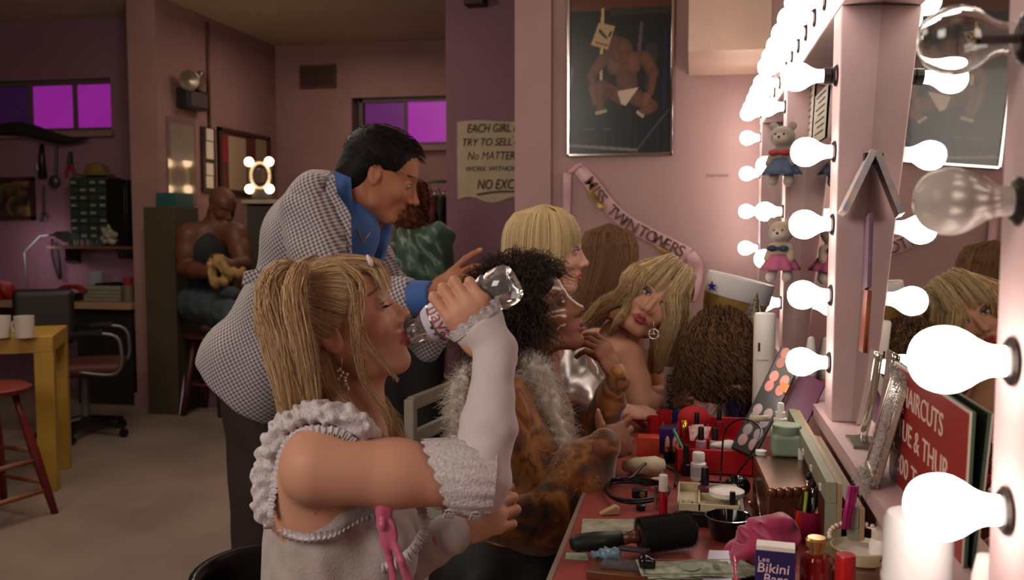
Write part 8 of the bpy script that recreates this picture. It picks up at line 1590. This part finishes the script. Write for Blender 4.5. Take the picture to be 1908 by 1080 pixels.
    for i, (px, py, col_) in enumerate(((1220, 812, '#a81820'), (1238, 800, '#b82028'))): bottle('red_cup', ['small red cup above the orange box', 'small red cup next to the blue tub'][i], 'cup', px, py, py-36, 30, [('cup', [(0.8, 0), (1, 1), (0.92, 1), (0.74, 0.08)], mat('cup_red%d' % i, col_, 0.35))])
    bottle('blue_tub', 'blue round tub behind the red cups', 'tub', 1246, 783, 760, 42, [('tub', [(0.9, 0), (1, 0.9), (0.9, 0.92), (0.8, 0.1)], mat('tub_blue', '#2c3c8a', 0.4))])
    bottle('green_gem_ring', 'green jewelled ring box near the outstretched hand', 'trinket', 1168, 772, 748, 26, [('gem', [(0.5, 0), (1, 0.35), (0.9, 0.7), (0.3, 1.0)], mat('gem_green', '#0f7a48', 0.1, coat=0.5))], z=ZC+0.05) if False else None
    one('white_sheet', G().add([on(1318, 790, ZC+0.002), on(1352, 800, ZC+0.002), on(1368, 752, ZC+0.03), on(1345, 742, ZC+0.05)]+[v+np.array((0, 0, 0.002)) for v in (on(1318, 790, ZC+0.002), on(1352, 800, ZC+0.002), on(1368, 752, ZC+0.03), on(1345, 742, ZC+0.05))], F8), PAPERW, 'curled white sheet between red pouf and palette', 'paper')
    bottle('navy_tumbler', 'navy tumbler with a glittering rim by the wig', 'tumbler', 1370, 795, 712, 44, [('tumbler', [(0.7, 0), (0.92, 0.88)], mat('navy', '#141a3c', 0.3)), ('glitter_rim', [(1.12, 0.88), (1.14, 0.94), (1.0, 1.0), (0.4, 1.0)], mat('glitter', '#a08a8a', 0.3, metal=0.7, noise=0.6, nscale=300))])
    # eyelash palette strip leaning + purple box
    A, B = P(1388, 835, 1.98), P(1478, 652, 2.10); ax = unit(B-A); RP_ = np.stack([unit(np.cross(ax, (0.2, 0.98, -0.1)))*1.0, ax, np.cross(unit(np.cross(ax, (0.2, 0.98, -0.1))), ax)], 1)
    if RP_[1, 2] > 0: RP_[:, 0] *= -1; RP_[:, 2] *= -1
    Lp = np.linalg.norm(B-A); pl = thing('lash_palette', 'long black display strip with pink ovals leaning by the mirror', 'palette', (A[0], A[1], ZC)); G(RP_, A).box((-0.027, -0.01, -0.014), (0.027, Lp, 0)).out('strip', mat('strip_black', '#1c1a1a', 0.35), pl, bevel=0.002)
    for k_, (t_, col_) in enumerate(((0.06, '#a0807c'), (0.16, '#8a7c80'), (0.28, '#8a8088'), (0.36, '#a08a8c'), (0.60, '#c07a74'), (0.70, '#c88478'), (0.84, '#a06a5c'), (0.94, '#b07868'))):
        for sx in (-1, 1): G(RP_, A+RP_@np.array((0.012*sx, Lp*t_, 0.0005))).lathe([(0.010, 0), (0.009, 0.002), (0.001, 0.003)], 16, sy=1.5).out('oval', mat('oval'+col_, col_, 0.5), pl, auto=True)
    G(RP_, A).box((0.008, Lp*0.60, 0.0), (0.026, Lp*0.68, 0.0035)).out('orange_tag', mat('tag_orange', '#c87030', 0.5), pl)
    one('magenta_box', G(RP_, A+np.array((0.07, 0.06, 0.0))).box((-0.02, 0.02, -0.03), (0.04, Lp*0.72, -0.01)), mat('box_plum', '#5a1440', 0.4), 'plum coloured box leaning behind the black strip', 'box', bevel=0.002)
    # dryer and thin cord near the strip
    hd = thing('black_dryer', 'small round black dryer with thin cord loop', 'hair dryer', on(1372, 905)); q = S(); c = on(1374, 905, ZC+0.022); q.ell(c, (0.026, 0.022, 0.022)); q.cap(c, c+(-0.07, 0.03, -0.006), 0.007, 0.006, 0.01); s_out('body', q, 0.0035, GBK, hd)
    G().tube(catmull([on(1342, 895, ZC+0.01), on(1345, 850, ZC+0.06), P(1352, 800, 1.85), P(1385, 780, 1.8), P(1418, 800, 1.75), P(1400, 845, 1.7), on(1360, 900, ZC+0.01)], 40), 0.0022, 6).out('cord', CB, hd, smooth=True)
    one('cream_roller', G().tube([P(1399, 779, 1.80), P(1432, 779, 1.80)], 0.006, 12), CRM, 'short cream roller caught at the top of cord loop', 'roller', smooth=True)
    for i, (a_, b_) in enumerate((((1408, 900), (1418, 968)), ((1396, 935), (1415, 962)))): one('tweezers', G().tube([on(*a_, ZC+0.05), on(*b_, ZC+0.006)], [0.0025, 0.002], 6), CHROME, ['long', 'short'][i]+' steel tweezers leaning beside bronze box', 'tweezers', smooth=True)
    # hairspray can
    c = on(1424, 760, ZC); Yh = 2.42; c = np.array((P(1423, 700, Yh)[0], Yh, ZC)); hh_ = P(1423, 583, Yh)[2]-ZC; R_ = 20*Yh*0.975/1700; hs2 = pot('hairspray_can', 'tall plain white hairspray can with small dark emblem', 'spray can', c, [('can', [(R_*0.95, 0), (R_, 0.004), (R_, hh_*0.80)], WHITE), ('cap', [(R_*0.99, hh_*0.80), (R_*0.99, hh_*0.985), (R_*0.9, hh_)], WHITE)], n=32)
    z_ = P(1414, 652, Yh)[2]; G().box((c[0]-R_*0.62, c[1]-R_*0.90, z_), (c[0]-R_*0.05, c[1]-R_*0.80, z_+0.022)).out('emblem', INK, hs2); fit_text('small_print', 'hair spray', (c[0]-R_*0.75, c[1]-R_*1.01, z_-0.025), (0.030, 0.006), RY, mat('print_grey', '#7a7478', 0.6), hs2)
    # curly wig on a stand, sailor cap, party hat
    Yw = 2.55; wg = thing('curly_wig', 'big dark brown curly wig on the counter', 'wig', (P(1340, 700, Yw)[0], Yw, ZC)); c = P(1342, 655, Yw); Hw = Hair('#33231a', '#8a6648', 0.0011); q = S(); q.ell(c+(0.0, 0, 0.01), (0.088, 0.075, 0.098)); q.ell(c+(-0.01, 0, -0.07), (0.090, 0.08, 0.070), None, 0.03)
    Hw.base(q, 0.007, '#201410', disp=waveD([((1, 0.3, 0.1), 120, 0), ((0.2, 1, 0.3), 130, 0), ((0.1, 0.3, 1), 110, 1)], 0.010), amp=0.012); pts = []
    for i in range(2300):
        th = RNG.uniform(PI*0.6, PI*2.4); z0_ = RNG.uniform(-0.5, 1.0); xx = math.sqrt(max(0.0, 1-z0_*z0_)); d_ = np.array((math.cos(th)*xx, math.sin(th)*xx, z0_)); p0 = c+d_*np.array((0.100, 0.088, 0.118))+(0, 0, 0.015); t = np.linspace(0, 1, 12)[:, None]; ln = RNG.uniform(0.05, 0.13)
        pp = p0+np.array((d_[0]*0.25, d_[1]*0.25, -1.0))*t*ln; ph = RNG.uniform(0, 6.28); a = t*RNG.uniform(12, 22)+ph; r_ = 0.009*np.minimum(1, t*3); pp = pp+np.concatenate([np.cos(a)*r_, np.sin(a)*r_, 0*a], 1); pp[:, 2] = np.maximum(pp[:, 2], ZC+0.003); pts.append(pp)
    Hw.add(np.array(pts)); Hw.out('curls', HAIRM, wg)
    Yq = 2.85; cc = P(1372, 553, Yq); tp = unit(np.array((0.24, 0, 0.97))); RC = frame(tp, (1, 0, 0)); sc2 = thing('sailor_cap', 'white banded cap with a blue star over gold cloth', 'cap', cc-(0, 0, 0.06)); kk_ = Yq*0.97/1700
    G(RC, cc).lathe([(0.098, -0.004), (0.101, 0.0), (0.101, 0.058), (0.098, 0.06), (0.094, 0.058), (0.094, 0.0)], 40, sy=0.8).out('band', mat('cap_white', '#d8d4d4', 0.6), sc2, auto=True); G(RC, cc).lathe([(0.084, -0.075), (0.092, -0.04), (0.098, -0.003), (0.02, -0.002)], 32, sy=0.78).out('gold_cloth', mat('gold_lame', '#a8884c', 0.35, metal=0.5, bump=0.5, bscale=40), sc2, auto=True)
    star = [(0.016*(1 if i % 2 == 0 else 0.42)*math.sin(i*PI/5), 0.016*(1 if i % 2 == 0 else 0.42)*math.cos(i*PI/5)) for i in range(10)]; sp_ = P(1327, 533, Yq-0.07); G().prism(star[::-1], 0.003, np.stack([unit(np.array((0.8, -0.6, 0))), (0, 0, 1.0), unit(np.array((-0.6, -0.8, 0)))], 1), sp_).out('star', mat('star_blue', '#1c2a8a', 0.4), sc2)
    hst = np.array((cc[0], Yq, ZC)); one('hat_stand', G(o=hst).lathe([(0.06, 0), (0.06, 0.01), (0.012, 0.02), (0.012, cc[2]-ZC-0.085), (0.05, cc[2]-ZC-0.075)], 18), WOODD, 'dark turned stand carrying the white banded cap', 'stand', auto=True)
    Yp = 2.70; tip = P(1411, 544, Yp); cn = thing('party_hat', 'black sequined cone hat beside the white can', 'hat', (tip[0]-0.012, Yp, tip[2]-0.09)); ax = unit(np.array((0.16, 0, 0.98))); G(frame(ax), tip-ax*0.10).lathe([(0.034, 0), (0.001, 0.10)], 24).out('cone', mat('sequin_black', '#1a1614', 0.25, noise=0.7, nscale=160, col2='#8a7864'), cn, auto=True)
    sb_ = tip-ax*0.10; one('wig_block', G(o=(sb_[0], Yp, ZC)).lathe([(0.04, 0), (0.045, (sb_[2]-ZC)*0.5), (0.03, sb_[2]-ZC-0.001)], 20), BLACK, 'black block under the sequined cone hat', 'stand', auto=True)
    Yd = 3.1; one('red_drape', G().box((P(1262, 640, Yd)[0], Yd, ZC), (P(1292, 640, Yd)[0], Yd+0.04, P(1275, 598, Yd)[2])), mat('drape_red', '#8a1420', 0.8), 'dark red cloth hanging behind the curly wig', 'cloth', bevel=0.015)
    c = P(1249, 712, 2.6); rb2 = thing('lettered_ribbon', 'pale ribbon printed with dark vertical letters by the blonde hair', 'ribbon', (c[0], c[1], ZC)); g = G(); hh_ = P(1249, 684, 2.6)[2]; g.box((c[0]-0.018, 2.60, ZC), (c[0]+0.018, 2.604, hh_)); g.out('ribbon', mat('ribbon_pale', '#b4a49c', 0.5), rb2); fit_text('lettering', 'ANGEL', (c[0]+0.010, 2.598, ZC+0.01), (hh_-ZC-0.02, 0.020), np.array([[0, -1.0, 0], [0, 0, -1.0], [1.0, 0, 0]]), INK, rb2)
    # cow print bag / white bottle shape reflected between posts
    b0 = P(1503, 640, 2.5); c = on(1500, 742, ZC); 
    # spotted plush seat cushion by mirror three
    q = S(); cM = np.array((0.305, 2.45, ZL)); q.ell(cM+(0, 0, 0.03), (0.022, 0.05, 0.032), None, 0.01, 'u', '#d8d0c8'); q.cap(cM+(0, 0, 0.05), cM+(0, 0, 0.10), 0.016, 0.010, 0.01, 'u', '#d8d0c8')
    for (y_, z_) in ((-0.02, 0.02), (0.02, 0.04), (0.0, 0.012), (-0.03, 0.045), (0.03, 0.015), (0.01, 0.07)): q.sph(cM+(-0.018, y_, z_), 0.008, 0.002, 'p', '#181416')
    tag(s_out('spotted_figurine', q, 0.003, mat('cow_print', '#d8d0c8', 0.6, attr=True), None, '#d8d0c8'), 'white figurine with black spots on the ledge at the middle mirror', 'figurine')
